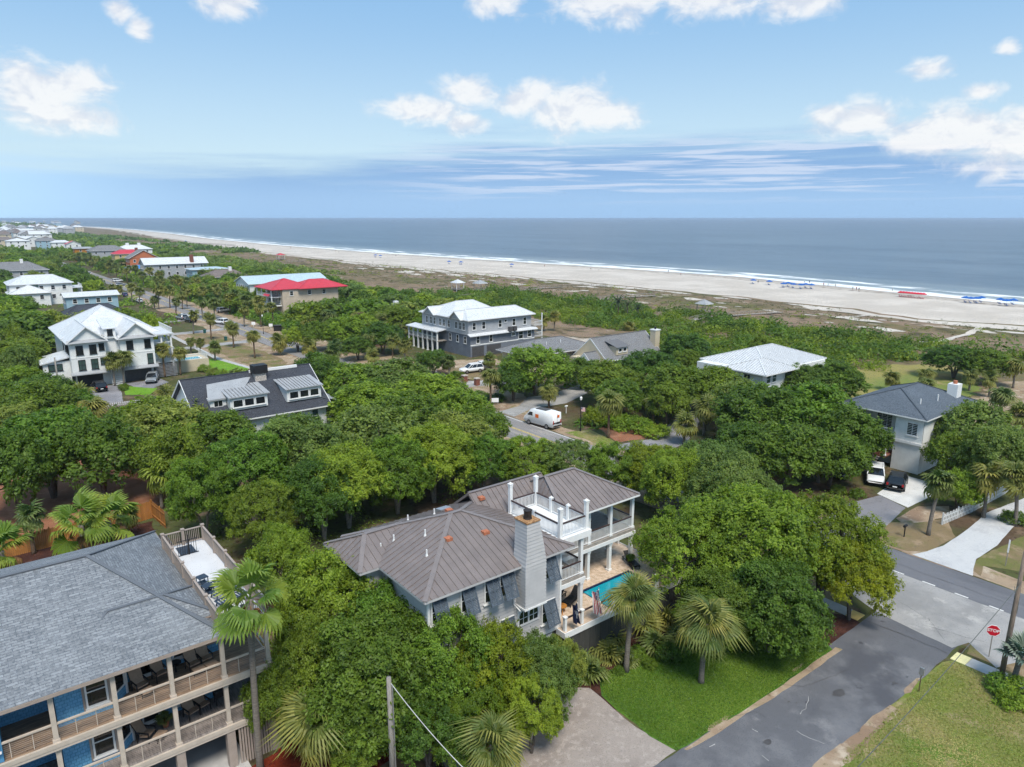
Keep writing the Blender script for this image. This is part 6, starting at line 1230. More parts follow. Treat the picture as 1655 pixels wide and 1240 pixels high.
def bin_(px, py, label): p = at(px, py, 0); t = thing('wheelie_bin', label, 'bin', p); MB().raw([(-.25,-.28,.08),(.25,-.28,.08),(.25,.28,.08),(-.25,.28,.08),(-.32,-.36,1.0),(.32,-.36,1.0),(.32,.36,1.0),(-.32,.36,1.0)], [(0,3,2,1),(0,1,5,4),(1,2,6,5),(2,3,7,6),(3,0,4,7)]).build('tub', 'bin_green', t); MB().box(-.35,.35,-.40,.40,1.0,1.08).build('lid', 'bin_green', t); MB().tube([(-.3,.28,.12),(.3,.28,.12)], .12, 8).build('wheel', 'black', t)
bin_(365,551,'dark green wheelie bin by the drive nearest the road palms'); bin_(331,539,'dark green wheelie bin farther up the mansion-side verge')
for px, lab in ((751,'left brick gate pillar of the dirt-side drive'),(771,'right brick gate pillar of the dirt-side drive')):
    p = at(px, 618 if px == 751 else 623, 0); t = thing('gate_pillar', lab, 'pillar', p); MB().box(-.4,.4,-.4,.4,0,1.25).build('shaft', 'brick_red', t); MB().box(-.48,.48,-.48,.48,1.25,1.4).build('cap', 'stone', t)
p = at(800,655,0); t = thing('yard_sign', 'small white sign on two legs on the tan dirt verge', 'sign', p, -.6); MB().box(-.6,.6,-.02,.02,.5,1.2).build('sign_board', 'sign_white', t); [MB().bar((x,0,0),(x,0,.5),.05).build('leg', 'wood_grey', t) for x in (-.5,.5)]
for px, py, lab in ((438,532,'white notice post by the drive entrance'),(410,529,'white notice post on the green verge')):
    p = at(px, py, 0); t = thing('notice_post', lab, 'sign', p, -.5); MB().bar((0,0,0),(0,0,1.2),.1).build('post', 'white', t); MB().box(-.5,.5,-.03,.03,.7,1.5).build('sign_board', 'sign_white', t)
p = at(449,535,0); t = thing('entry_kiosk', 'black open-fronted kiosk beside the drive entrance', 'kiosk', p, -.5); MB().box(-1.,1.,-.4,.5,0,1.5).build('body', 'black', t); MB().box(-1.1,1.1,-.55,.6,1.5,1.62).build('top', 'dark_grey', t)
p = at(497,563,0); 
# cedar fence of the left yard: separate pickets
def fence(label, pts, h, m, gap=.155, post=2.4):
    t = thing('timber_fence', label, 'fence', (pts[0][0], pts[0][1], 0)); o0 = Vector((pts[0][0], pts[0][1], 0)); protos = [MB().box(-.07,.07,-.012,.012,.03,h-.06*k).build('picket', m, t) for k in range(2)]; first = [True, True]
    for a, b in zip(pts, pts[1:]):
        a, b = Vector((*a, 0)), Vector((*b, 0)); d = b-a; L = d.length; an = math.atan2(d.y, d.x); n = int(L/gap)
        for i in range(n):
            k = i % 2; q = a+d*(i/n)-o0
            o = protos[k] if first[k] else protos[k].copy()
            if not first[k]: col.objects.link(o)
            first[k] = False; o.location = q; o.rotation_euler.z = an
        for z in (.4, h-.35): MB().bar(a-o0+Vector((-.05*d.y/L*-1,.05,z)), b-o0+Vector((.05*d.y/L,.05,z)), .05, .09).build('rail', m, t)
        for i in range(int(L/post)+1): q = a+d*(i*post/L)-o0; MB().box(q.x-.05,q.x+.05,q.y+.03,q.y+.13,0,h+.1).build('post', m, t)
    return t
fence('orange cedar board fence along the red dirt yard', [(-3,74.6),(6,75.0),(13.2,76.2),(13.6,72.5)], 1.9, 'cedar')
fence('low grey wooden wall in front of the mansion lane', [(13.5,127.6),(24,126.6),(30,127.2)], 1.0, 'wood_grey', .3, 3.)
fence('white board fence between the slate-roofed house and the pale driveway', [(75,25.2),(81,24.6),(93,24.2)], 1.2, 'white_siding', .3, 3.)
# service enclosure below the foreground oak
e0 = at(735,1215,0); t = thing('bin_enclosure', 'dark board enclosure with white top beneath the foreground oak', 'enclosure', (e0.x-1.4, e0.y, 0))
for i in range(12): MB().box(i*.2,i*.2+.185,0,.04,.02,1.5).build('board', 'dark_boards', t)
MB().box(0,2.4,.05,.12,1.5,1.58).build('top_rail', 'white', t); MB().box(2.36,2.4,.05,1.8,.02,1.5).build('side_panel', 'dark_boards', t)
t = thing('terracotta_chair', 'rust-coloured garden chair on the drive edge under the oak', 'chair', (e0.x+1.5, e0.y+.8, .02), .6); MB().box(-.25,.25,-.25,.25,.4,.46).build('seat', 'wall_rust', t); MB().box(-.25,.25,.2,.26,.46,.95).build('back', 'wall_rust', t); [MB().bar((x,y,0),(x,y,.4),.05).build('leg', 'wall_rust', t) for x in (-.2,.2) for y in (-.2,.2)]
# ================================================================ the dunes and the beach
def gazebo(px, py, label, rm='white', s=1.8, h=2.6, base=.8):
    p = at(px, py, 0.); z = dune_h(p.x, p.y); t = thing('gazebo', label, 'gazebo', (p.x, p.y, z)); MB().box(-s-.3,s+.3,-s-.3,s+.3,base-.15,base).build('deck', 'wood_grey', t); [MB().box(x-.1,x+.1,y-.1,y+.1,-.3,base+h).build('post', 'white' if rm != 'dark' else 'wood_grey', t) for x in (-s,s) for y in (-s,s)]
    roof_hip(t, -s-.5, s+.5, -s-.5, s+.5, base+h, base+h+1.3, 'x', s+.45, s+.45, {'white':'white_roof','red':'roof_red','dark':'pale_grey_roof'}[rm], 'white'); railing(t, (-s,-s,base), (s,-s,base), .9, 'wood_grey', 'wood_grey', .4); railing(t, (-s,-s,base), (-s,s,base), .9, 'wood_grey', 'wood_grey', .4)
gazebo(1137,512,'timber gazebo with pale pyramid roof on the dune boardwalk','dark',1.5,2.2,1.2); gazebo(740,472,'white pyramid-roofed beach pavilion beyond the grey porch house'); gazebo(776,473,'low pale-roofed pavilion right of the white beach pavilion','dark'); gazebo(454,421,'small red-roofed pavilion on the far dunes','red',2.2)
def boardwalk(label, pxs, w_=1.5):
    pts = [at(x, y, .6) for x, y in pxs]; pts = [Vector((q.x, q.y, max(dune_h(q.x, q.y), .1)+.45)) for q in pts]; t = thing('boardwalk', label, 'boardwalk', (pts[0].x, pts[0].y, 0)); o0 = Vector((pts[0].x, pts[0].y, 0))
    for a, b in zip(pts, pts[1:]):
        MB().bar(a-o0, b-o0, w_, .1).build('deck', 'wood_grey', t); n = int((b-a).length/2.5)+1; d = (b-a).normalized(); sd = Vector((-d.y, d.x, 0))*w_*.48; mb = MB(); r = MB()
        for i in range(n+1):
            q = a+(b-a)*(i/n)-o0
            for s in (-1,1): mb.bar(q+sd*s-Vector((0,0,1.)), q+sd*s+Vector((0,0,.9)), .1)
        for s in (-1,1): r.bar(a-o0+sd*s+Vector((0,0,.9)), b-o0+sd*s+Vector((0,0,.9)), .09)
        mb.build('posts', 'wood_grey', t); r.build('handrail', 'wood_grey', t)
boardwalk('grey boardwalk running seaward from the dune gazebo', [(1118,520),(1140,514),(1190,511),(1262,505)]); boardwalk('long grey boardwalk crossing the dunes from the two pavilions', [(735,484),(790,478),(880,466),(980,462)]); boardwalk('boardwalk across the dunes behind the date palms', [(925,491),(990,485),(1060,477)]); boardwalk('boardwalk on the far dunes behind the white cupola roofs', [(285,398),(330,394),(380,397)]); boardwalk('short boardwalk by the small red-roofed pavilion', [(462,424),(492,423)])
def path(pxs, w_, name='sand_path'):
    pts = [at(x, y, .3) for x, y in pxs]; fine = []
    for a, b in zip(pts, pts[1:]):
        for i in range(8): fine.append(a.lerp(b, i/8))
    mb = MB(); L = []; R = []
    for i, q in enumerate(fine):
        d = (fine[min(i+1, len(fine)-1)]-fine[max(i-1, 0)]).normalized(); s = Vector((-d.y, d.x, 0))*w_*(.8+.6*abs(mnoise.noise(q*.3)))
        for lst, k in ((L, 1), (R, -1)): e = q+s*k; lst.append((e.x, e.y, dune_h(e.x, e.y)+.12))
    for i in range(len(fine)-1): mb.poly([R[i], R[i+1], L[i+1], L[i]])
    return struct(mb.build(name, 'sand_white'))
mat('sand_white', (.52,.47,.41), .95, .1, .5); path([(1487,555),(1505,552),(1528,551),(1548,546),(1566,542),(1580,536),(1585,529),(1577,521)], .9); path([(1370,513),(1400,510),(1425,505)], .8); path([(1110,527),(1125,517),(1135,514)], .7)
sheet('dune_lawn', [(106,58),(122,46),(138,44),(152,48),(162,58),(150,68),(128,66)], .06, 'dune_lawn', .8); sheet('dune_path', [(104,44),(122,45),(138,43.5),(150,46),(160,42),(158,30),(130,32),(104,36)], .05, 'dirt_tan', .9)
# beach parasols and chairs
def parasol(px, py, label, m='umb_blue', r=1.5):
    p = at(px, py, .2); t = thing('beach_parasol', label, 'parasol', (p.x, p.y, .15), random.uniform(0, 1), 'parasols on the beach'); MB().tube([(0,0,0),(0,0,2.3)], .03, 6).build('pole', 'white', t); n = 8
    mb = MB(); ring = [(r*math.cos(2*math.pi*k/n), r*math.sin(2*math.pi*k/n), 1.85) for k in range(n)]; mb.raw(ring+[(0,0,2.4)]+[(x*.99,y*.99,z-.18) for x, y, z in ring], [(k,(k+1) % n,n) for k in range(n)]+[(n+1+k,n+1+(k+1) % n,(k+1) % n,k) for k in range(n)]); mb.build('canopy', m, t)
    for s in (-.6,.6): c = MB(); c.bar((s,-.4,.35),(s,.2,.3),.5,.04); c.bar((s,.2,.3),(s,.5,.9),.5,.04,up=(0,-1,0)); c.bar((s-.25,-.3,0),(s-.25,.3,.4),.04); c.bar((s+.25,-.3,0),(s+.25,.3,.4),.04); c.build('beach_chair', m, t)
SP = [(1217,459),(1243,461),(1266,465),(1274,464),(1282,466),(1294,467),(1302,466),(1311,467),(1560,489),(1568,490),(1577,490),(1585,489),(1616,492),(1626,494),(1637,493),(607,416),(615,417),(726,427),(745,428),(827,432),(300,392)]
ORD = ['first','second','third','fourth','fifth','sixth','seventh','eighth','ninth','tenth','eleventh','twelfth','thirteenth','fourteenth','fifteenth','sixteenth','seventeenth','eighteenth','nineteenth','twentieth']
ORD += ['twenty-'+q for q in ORD[:9]]+['thirtieth']+['thirty-'+q for q in ORD[:9]]+['fortieth']+['forty-'+q for q in ORD[:9]]+['fiftieth']+['fifty-'+q for q in ORD[:9]]+['sixtieth']
for i, (x, y) in enumerate(sorted(SP)): parasol(x, y, 'blue beach parasol with chairs, %s from the left along the sand' % ORD[i])
for i in range(9): parasol(1455+i*4.6, 480+i*.4, 'red beach parasol with chairs, %s from the left in the red row' % ORD[i], 'umb_red', 1.15)
# people: one continuous body each, coloured by height (hair, skin, shirt, shorts)
def person_mesh(stride=.25):
    V = [(0,0,.95),(0,0,1.2),(0,0,1.42),(0,.0,1.52),(0,.02,1.66),(.17,0,1.40),(.24,.03,1.12),(.22,-.12,.90),(-.17,0,1.40),(-.24,-.03,1.12),(-.22,.12,.90),(.09,0,.90),(.10,-stride*.5,.50),(.10,-stride,.06),(.10,-stride-.14,.03),(-.09,0,.90),(-.10,stride*.4,.50),(-.10,stride,.08),(-.10,stride-.14,.03)]
    E_ = [(0,1),(1,2),(2,3),(3,4),(2,5),(5,6),(6,7),(2,8),(8,9),(9,10),(0,11),(11,12),(12,13),(13,14),(0,15),(15,16),(16,17),(17,18)]; Rr = [.14,.13,.12,.055,.10,.065,.045,.035,.065,.045,.035,.085,.06,.04,.035,.085,.06,.04,.035]
    me = bpy.data.meshes.new('person'); me.from_pydata(V, E_, []); o = bpy.data.objects.new('person', me); col.objects.link(o); md = o.modifiers.new('skin', 'SKIN')
    for i, sv in enumerate(me.skin_vertices[0].data): sv.radius = (Rr[i], Rr[i]*(.75 if i < 3 else 1)); sv.use_root = (i == 0)
    o.modifiers.new('sub', 'SUBSURF').levels = 1; dg = bpy.context.evaluated_depsgraph_get(); out = bpy.data.meshes.new_from_object(o.evaluated_get(dg)); bpy.data.objects.remove(o); out.name = 'person'; return out
PERS = [person_mesh(.25), person_mesh(.05)]
def person_mat(name, shirt, short):
    m = bpy.data.materials.new(name); m.use_nodes = True; w = NT(m.node_tree); z = w.sep(w.n('ShaderNodeTexCoord').outputs['Object'])[2]; c = (.42,.26,.18)
    c = w.mix(w.m('GREATER_THAN', z, .58), c, short); c = w.mix(w.m('GREATER_THAN', z, .98), c, shirt); c = w.mix(w.m('GREATER_THAN', z, 1.48), c, (.42,.26,.18)); c = w.mix(w.m('GREATER_THAN', z, 1.68), c, (.05,.03,.02))
    bs = w.n('ShaderNodeBsdfPrincipled'); w.put(bs.inputs['Base Color'], c); bs.inputs['Roughness'].default_value = .8; o = w.n('ShaderNodeOutputMaterial'); w.t.links.new(bs.outputs[0], o.inputs[0]); MATS[name] = m
CLO = [('white', (.7,.7,.7), (.03,.03,.05)),('navy', (.03,.05,.14), (.1,.1,.1)),('red', (.4,.03,.03), (.05,.05,.08)),('dark', (.05,.05,.05), (.2,.18,.15))]
for n_, a_, b_ in CLO: person_mat('clothes_'+n_, a_, b_)
def person(px, py, clo, label, rz, k=0, z=0.):
    p = at(px, py, z); o = bpy.data.objects.new('person', PERS[k]); col.objects.link(o); o.location = (p.x, p.y, z); o.rotation_euler.z = rz; o.material_slots[0].link = 'OBJECT' if o.material_slots else 'DATA'
    o.material_slots[0].material = MATS['clothes_'+clo]; tag(o, label, 'person', 'people out walking')
for me in PERS:
    if not me.materials: me.materials.append(MATS['clothes_white'])
person(300,583,'white','person in white shirt walking the footpath past the palms', .4, 0, .03)
WP = [(1300,458),(1308,459),(1331,463),(1338,464),(1378,469),(1384,470),(1388,471),(1442,471),(955,437),(968,438),(1080,441),(880,432),(548,408),(542,407),(640,415),(470,402),(1100,446),(350,397),(1350,464),(1225,459),(410,399)]
for i, (x, y) in enumerate(sorted(WP)): person(x, y, CLO[i % 4][0], 'person in %s top on the sand, %s from the left' % (CLO[i % 4][0], ORD[i]), i*1.3, i % 2, .05)

rp = random.Random(77)
for i in range(70):
    y = rp.uniform(60, 420); x = veg(y)-rp.random()**1.6*34-3; a = rp.uniform(.6, 2.6)*(1+y/300); mb = MB(); n = 12; c0 = (x, y, dune_h(x, y)+.10); ring = []
    for k in range(n):
        t_ = 2*math.pi*k/n; rr_ = a*rp.uniform(.55, 1.2); ex, ey = x+rr_*.75*math.cos(t_), y+rr_*1.5*math.sin(t_); ring.append((ex, ey, dune_h(ex, ey)+.08))
    for k in range(n): mb.poly([c0, ring[k], ring[(k+1) % n]])
    struct(mb.build('sand_patch', 'sand_white'))
# ================================================================ plants: where they grow
random.seed(21)
near = [ # crown centre px, width px, height, leaf, variant
 (535,990,190,9.,'leaf_oak',0),(640,1020,170,8.,'leaf_oak',1),(600,1090,230,8.,'leaf_dark',1),(715,1075,190,7.5,'leaf_oak',0),(790,1085,150,6.8,'leaf_yellow',2),(868,1095,135,5.8,'leaf_olive',3),(500,1085,150,7.5,'leaf_dark',2),(452,915,120,7.6,'leaf_oak',3),(585,1150,190,5.6,'leaf_dark',4),(690,1165,170,5.,'leaf_dark',2),(760,1140,130,5.4,'leaf_yellow',4),(450,1130,110,5.5,'leaf_dark',5),(585,1200,110,3.6,'leaf_dark',3),(860,1150,110,4.6,'leaf_oak',4),(745,1195,90,3.6,'leaf_oak',5),(905,1085,90,5.,'leaf_olive',4),
 (1110,890,180,8.2,'leaf_oak',2),(1215,870,235,9.2,'leaf_oak',0),(1250,972,180,6.6,'leaf_dark',1),(1160,975,150,5.6,'leaf_dark',3),(1335,875,200,8.4,'leaf_yellow',2),(1380,930,130,6.2,'leaf_yellow',3),(1180,800,150,8.0,'leaf_olive',1)]
for (cx, cy, wp, h, m, v) in near: oak_px(cx, cy, wp, h, m, {'leaf_oak': 'dense green live oak', 'leaf_dark': 'dark green spreading live oak', 'leaf_yellow': 'yellow-green live oak', 'leaf_olive': 'greyish green live oak'}[m], var=v, lod='near')
row = [(325,800,130,8.,'leaf_oak'),(400,765,170,9.,'leaf_oak'),(480,735,180,9.5,'leaf_olive'),(425,830,120,7.,'leaf_dark'),(560,775,150,8.5,'leaf_oak'),(610,715,170,9.,'leaf_olive'),(640,760,130,8.,'leaf_oak'),(700,740,150,8.5,'leaf_oak'),(740,715,140,8.,'leaf_olive'),(780,745,120,6.6,'leaf_oak'),
       (855,745,120,6.,'leaf_oak'),(925,750,120,6.,'leaf_olive'),(990,757,110,6.,'leaf_oak'),(1050,757,110,6.,'leaf_yellow'),(1095,775,120,7.5,'leaf_oak'),(520,800,120,7.5,'leaf_dark'),(1150,760,120,7.,'leaf_olive')]
for (cx, cy, wp, h, m) in row: oak_px(cx, cy, wp, h, m, {'leaf_oak': 'bright green windswept oak', 'leaf_olive': 'pale olive windswept oak', 'leaf_dark': 'dark green oak', 'leaf_yellow': 'yellowish green oak'}[m], bark='bark_pale', lod='near' if cy > 725 else None)
mid = [(75,725,190,9.5,'leaf_oak'),(160,735,150,9.,'leaf_dark'),(270,695,150,8.,'leaf_olive'),(355,705,130,7.,'leaf_dark'),(235,690,130,8.,'leaf_dark'),(60,655,130,7.5,'leaf_dark'),(275,740,110,8.,'leaf_dark'),(20,760,120,9.,'leaf_dark'),
       (60,632,110,5.5,'leaf_dark'),(20,620,100,6.5,'leaf_oak'),(25,580,110,8.,'leaf_dark'),(30,535,110,8.5,'leaf_dark'),(118,655,80,5.,'leaf_oak'),
       (575,620,120,7.,'leaf_oak'),(640,615,130,7.5,'leaf_olive'),(700,640,130,7.5,'leaf_oak'),(600,660,140,7.5,'leaf_oak'),(660,680,130,7.5,'leaf_dark'),(740,665,110,7.,'leaf_oak'),(785,690,80,5.5,'leaf_dark'),(560,655,70,6.,'leaf_dark'),
       (865,595,125,8.,'leaf_oak'),(830,615,70,6.,'leaf_dark'),(985,615,110,7.,'leaf_dark'),(1050,600,120,7.5,'leaf_dark'),(1090,625,110,7.5,'leaf_dark'),(1000,640,90,6.,'leaf_dark'),(1150,625,110,7.,'leaf_dark'),(1190,650,100,7.,'leaf_olive'),
       (1230,670,150,8.5,'leaf_dark'),(1310,670,160,9.,'leaf_oak'),(1375,705,130,7.5,'leaf_dark'),(1275,730,150,7.,'leaf_dark'),(1345,738,120,6.,'leaf_dark'),(1200,720,100,6.,'leaf_dark'),
       (1345,615,110,6.5,'leaf_dark'),(1290,615,80,6.,'leaf_dark'),(1570,700,130,8.5,'leaf_olive'),(1610,740,110,8.,'leaf_olive'),(1550,790,80,4.2,'leaf_oak'),(1535,735,80,6.,'leaf_dark'),
       (1545,582,95,6.,'leaf_dark'),(500,508,80,8.,'leaf_dark'),(545,503,85,8.5,'leaf_dark'),(592,506,85,8.5,'leaf_oak'),(634,516,75,8.,'leaf_dark'),(560,535,80,7.5,'leaf_oak'),(618,543,75,7.,'leaf_dark'),(508,541,60,6.5,'leaf_dark'),(657,508,60,7.,'leaf_olive'),(480,546,50,5.5,'leaf_oak'),(578,560,55,5.,'leaf_dark'),(700,585,60,5.,'leaf_dark'),(940,600,60,5.5,'leaf_dark'),(1600,590,90,6.,'leaf_dark'),(1110,565,90,7.,'leaf_dark'),(1080,650,70,6.,'leaf_dark')]
for (cx, cy, wp, h, m) in mid: oak_px(cx, cy, wp, h, m, {'leaf_oak': 'broad green live oak', 'leaf_dark': 'dark green live oak', 'leaf_olive': 'greyish olive live oak'}[m])
palms = [(403,968,422,1252,'wash',1.05),(1024,968,1012,1085,'sabal',.80),(1143,1008,1133,1103,'sabal',.96),(1520,782,1500,865,'sabal',.92),(1640,772,1640,850,'sabal',.95),(1322,745,1322,780,'sabal',.95),(1108,686,1105,718,'sabal',1.),(985,650,983,708,'sabal',1.1),
 (1057,654,1055,685,'sabal',.85),(887,634,887,660,'sabal',.85),(793,608,793,655,'sabal',.9),(262,772,262,822,'wash',1.1),(50,835,55,895,'sabal',.8),(205,835,206,872,'sabal',.8),
 (1443,612,1441,632,'sabal',.95),(1497,606,1497,628,'sabal',.85),(1497,622,1497,640,'sabal',.85),(1563,583,1563,602,'sabal',.8),(1568,608,1566,632,'sabal',.85),(1600,612,1598,642,'sabal',.9),(1640,592,1637,628,'sabal',1.),(1648,670,1645,700,'sabal',1.1),
 (313,510,313,540,'sabal',1.),(339,515,342,550,'sabal',1.05),(375,531,378,562,'sabal',1.15),(409,543,412,579,'sabal',.9),(347,561,348,583,'sabal',.85),(309,552,309,572,'sabal',.7),(324,554,324,573,'sabal',.7),(395,501,395,528,'sabal',.95),(597,548,598,579,'sabal',.9),(634,550,635,589,'sabal',.95),(655,557,654,589,'sabal',1.),
 (668,528,668,550,'sabal',.8),(655,530,655,552,'sabal',.8),(692,536,696,556,'sabal',.7),(710,534,712,559,'sabal',.8),(734,541,734,562,'sabal',.75),(764,544,764,566,'sabal',.75),(782,544,782,569,'sabal',.8),(805,547,805,568,'sabal',.85),(843,539,842,556,'sabal',.7),(726,584,726,615,'sabal',.9),(792,581,792,600,'sabal',.8),
 (896,511,896,536,'sabal',.95),(879,518,879,536,'sabal',.95),(999,488,999,518,'date',1.25),(1014,493,1014,513,'date',1.),(1031,498,1031,516,'date',1.),(1018,528,1018,538,'sabal',1.),(182,583,186,624,'sabal',.95),(199,578,201,622,'sabal',.95),(262,566,267,610,'sabal',.9),(290,571,292,606,'sabal',.85),(82,511,82,537,'wash',1.1),(47,516,47,535,'wash',.9),
 (212,465,214,490,'sabal',1.2),(226,472,226,492,'sabal',1.1),(192,467,193,486,'sabal',1.),(181,465,182,484,'sabal',1.),(257,469,257,500,'sabal',1.3),(275,470,275,498,'sabal',1.3),(250,484,250,500,'sabal',1.),(162,454,162,468,'sabal',1.),(154,452,154,466,'sabal',1.),(295,478,295,500,'sabal',1.1),(285,488,285,510,'sabal',1.),(165,470,165,486,'sabal',1.)]
for (cx, cy, bx, by, k, rd) in palms: palm_px(cx, cy, bx, by, k, rd, desc={'sabal': 'cabbage palm with round green crown', 'wash': 'tall ragged fan palm', 'date': 'dark feathery date palm'}[k])
for (cx, cy, h, k, rd) in [(132,848,7.4,'wash',1.2),(178,842,7.0,'wash',1.15),(2,890,7.0,'wash',1.0),(515,1170,3.4,'sabal',1.0),(800,1200,3.0,'sabal',.85),(1645,1062,2.2,'blue',1.),(503,526,5,'sabal',1.2),(531,511,5,'sabal',1.3),(569,497,5,'sabal',1.5),(452,553,3,'sabal',1.2),(536,571,3,'sabal',1.1),(500,560,4,'sabal',1.),
                           (370,483,5,'sabal',1.2),(345,490,5,'sabal',1.2),(325,488,5.,'sabal',1.2),(300,470,5.5,'sabal',1.2),(420,500,5,'sabal',1.),(440,497,5,'sabal',1.),(540,560,4,'sabal',1.),(1215,655,4,'sabal',1.2),(1140,660,4,'sabal',1.1),(600,575,3.5,'sabal',.9),(130,640,3.6,'sabal',1.2),(150,660,3.4,'sabal',1.1),(270,640,3.,'sabal',1.),(1600,770,4.5,'sabal',1.),(1620,640,4.,'sabal',1.)]:
    palm_px(cx, cy, h=h, kind=k, rad=rd, desc={'sabal': 'cabbage palm with round green crown', 'wash': 'bright yellow-green fan palm', 'blue': 'silvery blue fan palm'}[k])
# palms lining the seaward side of the main road, far off
for i in range(34):
    y = 215+i*11+random.uniform(-4, 4); put_palm(70+random.uniform(-2.5, 6), y, random.uniform(4.2, 6.5), 'sabal', random.uniform(1., 1.35), desc='seaward roadside cabbage palm', lod='far')
# woods between and behind the houses
CLEAR = [(14,32,125,165),(30,40,140,158),(20,42,84,110),(84,112,122,150),(82,108,98,116),(92,118,90,106),(96,122,58,78),(85,103,26,45),(76,108,218,242),(56,69,-50,1500),(-2,14,60,105),(42,56,125,215),(66,78,84,112),(65,84,116,150),(66,78,172,190),(96,135,26,60),(124,175,26,64),(112,140,120,175),(65,89,17,36),(66,90,56,68),(9,30,21,31)]
KEEP = [(75,495,335,660,150),(270,585,545,690,100),(675,490,868,580,160),(800,540,966,585,150),(950,535,1075,588,140),(1122,560,1330,628,125),(1378,628,1622,800,100),(410,440,560,500,240),(280,480,470,590,215),(740,585,800,640,150),(720,600,905,700,110),(1000,660,1110,725,95),
        (170,440,300,500,330),(1390,580,1655,700,150),(0,440,140,475,260),(200,395,310,440,420),(960,480,1050,540,170),(1040,500,1160,530,200),(860,500,965,545,150),(55,470,300,500,240),(390,520,560,570,190),(1440,820,1655,1000,70)]
placed = []
def free(x, y, r, h):
    for (a, b, c, d) in CLEAR:
        if a-r*.6 < x < b+r*.6 and c-r*.6 < y < d+r*.6: return False
    q = proj((x, y, h*.55))
    if q[2] < 5 or not (-80 < q[0] < 1740) or q[1] > 900: return False
    wp = r*FPX/q[2]; hp = h*.5*FPX/q[2]
    for (a, b, c, d, dist) in KEEP:
        if q[0]+wp*.9 > a and q[0]-wp*.9 < c and q[1]+hp*.8 > b and q[1]-hp*.95 < d and q[2] < dist*1.03: return False
    return all((x-u)**2+(y-v)**2 > (.72*(r+s))**2 for u, v, s in placed)
for o, dsc in AUTO:
    if o.name.startswith('oak'): placed.append((o.location.x, o.location.y, o.scale.x*4.6))
WOODS = [((-45,54),(58,330),140),((70,100),(110,420),80),((100,126),(20,420),60),((-120,56),(330,620),70),((70,125),(420,700),50)]
for (xa, xb), (ya, yb), n in WOODS:
    k = 0
    for _ in range(n*14):
        if k >= n: break
        x, y = random.uniform(xa, xb), random.uniform(ya, yb); sc_ = 1.25 if y > 330 else 1.
        r = random.uniform(3.4, 5.4)*sc_; h = random.uniform(5.4, 8.2)*(1.05 if x < 56 else .9)
        if free(x, y, r, h):
            m = random.choice(('leaf_dark', 'leaf_dark', 'leaf_oak', 'leaf_olive')); placed.append((x, y, r)); k += 1
            put_oak(x, y, r, h, m, {'leaf_oak': 'rounded green oak in the wooded belt', 'leaf_dark': 'dark green oak in the wooded belt', 'leaf_olive': 'olive green oak in the wooded belt'}[m])
put_oak(*at(585,525,4.)[:2], 2.6, 6.6, 'leaf_brown', 'dead brown tree among green oaks', label='dead brown leafless-looking tree standing among green oaks')
# far woods that read as one mass
def mass(name, label, spots, m, nle, lsz, cat='woodland'):
    Ls, Ns, Ss, Ts = [], [], [], []
    for (x, y, r, h) in spots:
        if y > 560 and x < 160 and any(a-3 < x < b+3 and c-70 < y < d+3 for a, b, c, d in HOUSES): continue
        n = nle; d = rng.normal(size=(n, 3)); d[:, 2] = np.abs(d[:, 2])*.9+.05; d = unit(d)
        lump = 1+.22*np.sin(d[:, 0]*7+x)*np.cos(d[:, 1]*6+y)+.1*rng.normal(size=n)
        Ls.append(np.stack([x+d[:, 0]*r*lump, y+d[:, 1]*r*lump, d[:, 2]*h*lump+(dune_h(x, y) if 121 < x < veg(y) else 0)-.1], 1)); Ns.append(unit(d+rng.normal(0, .55, (n, 3))+np.array([0, 0, .3])))
        Ss.append(lsz*max(.55, min(1.6, r/2.2))*rng.uniform(.6, 1.4, n)); Ts.append(np.clip(rng.uniform(0, 1)*.6+rng.uniform(0, .4, n), 0, 1))
    me = leaf_mesh(name, np.concatenate(Ls), np.concatenate(Ns), np.concatenate(Ss), np.concatenate(Ts), m)
    o = bpy.data.objects.new(name, me); col.objects.link(o); stuff(o); return tag(o, label, cat)
rng = np.random.default_rng(5)
mass('far_woodland', 'dark distant woods running along the shore to the horizon', [(random.uniform(-260, 56) if i % 3 else random.uniform(72, 150), 600+2600*(random.random()**1.6), random.uniform(6, 12), random.uniform(3.8, 6.4)) for i in range(1500)], 'leaf_dark', 40, 2.0)
mass('far_headland_woods', 'hazy dark treeline on the distant headland', [(random.uniform(60, 330)*(.6+.4*random.random()), 2600+2400*random.random(), random.uniform(14, 26), random.uniform(7, 12)) for i in range(260)], 'leaf_dark', 40, 4.)
def scrub_spots(n, xr, yr, rr, hr, dens):
    out = []
    while len(out) < n:
        x, y = random.uniform(*xr), random.uniform(*yr)
        if mnoise.noise(Vector((x*.028, y*.020, 7.))) < dens or any(a-1 < x < b+1 and c-1 < y < d+1 for a, b, c, d in CLEAR): continue
        r = random.uniform(*rr); out.append((x, y, r, r*random.uniform(*hr)))
    return out
mass('dune_scrub', 'dense bright green wax myrtle scrub behind the dunes', scrub_spots(820, (118,180), (20,230), (1.2,2.8), (.55,.95), -.42), 'leaf_scrub', 190, .27, 'scrub')
mass('dark_scrub', 'darker green thickets among the bright scrub', scrub_spots(360, (116,182), (20,235), (1.2,3.6), (.65,1.15), -.5), 'leaf_dark', 190, .27, 'scrub')
mass('shore_scrub', 'olive green scrub along the back of the dunes', scrub_spots(620, (112,168), (225,640), (1.6,3.6), (.5,.85), -.2), 'leaf_olive', 75, .5, 'scrub')
mass('far_scrub', 'low dark scrub on the far dunes', scrub_spots(420, (125,225), (640,1900), (3.,7.), (.35,.6), -.1), 'leaf_olive', 40, 1.3, 'scrub')
mass('dune_bushes', 'scattered low green bushes on the open dunes', scrub_spots(300, (172,228), (55,700), (.5,1.7), (.4,.7), .02), 'leaf_scrub', 60, .28, 'bush')
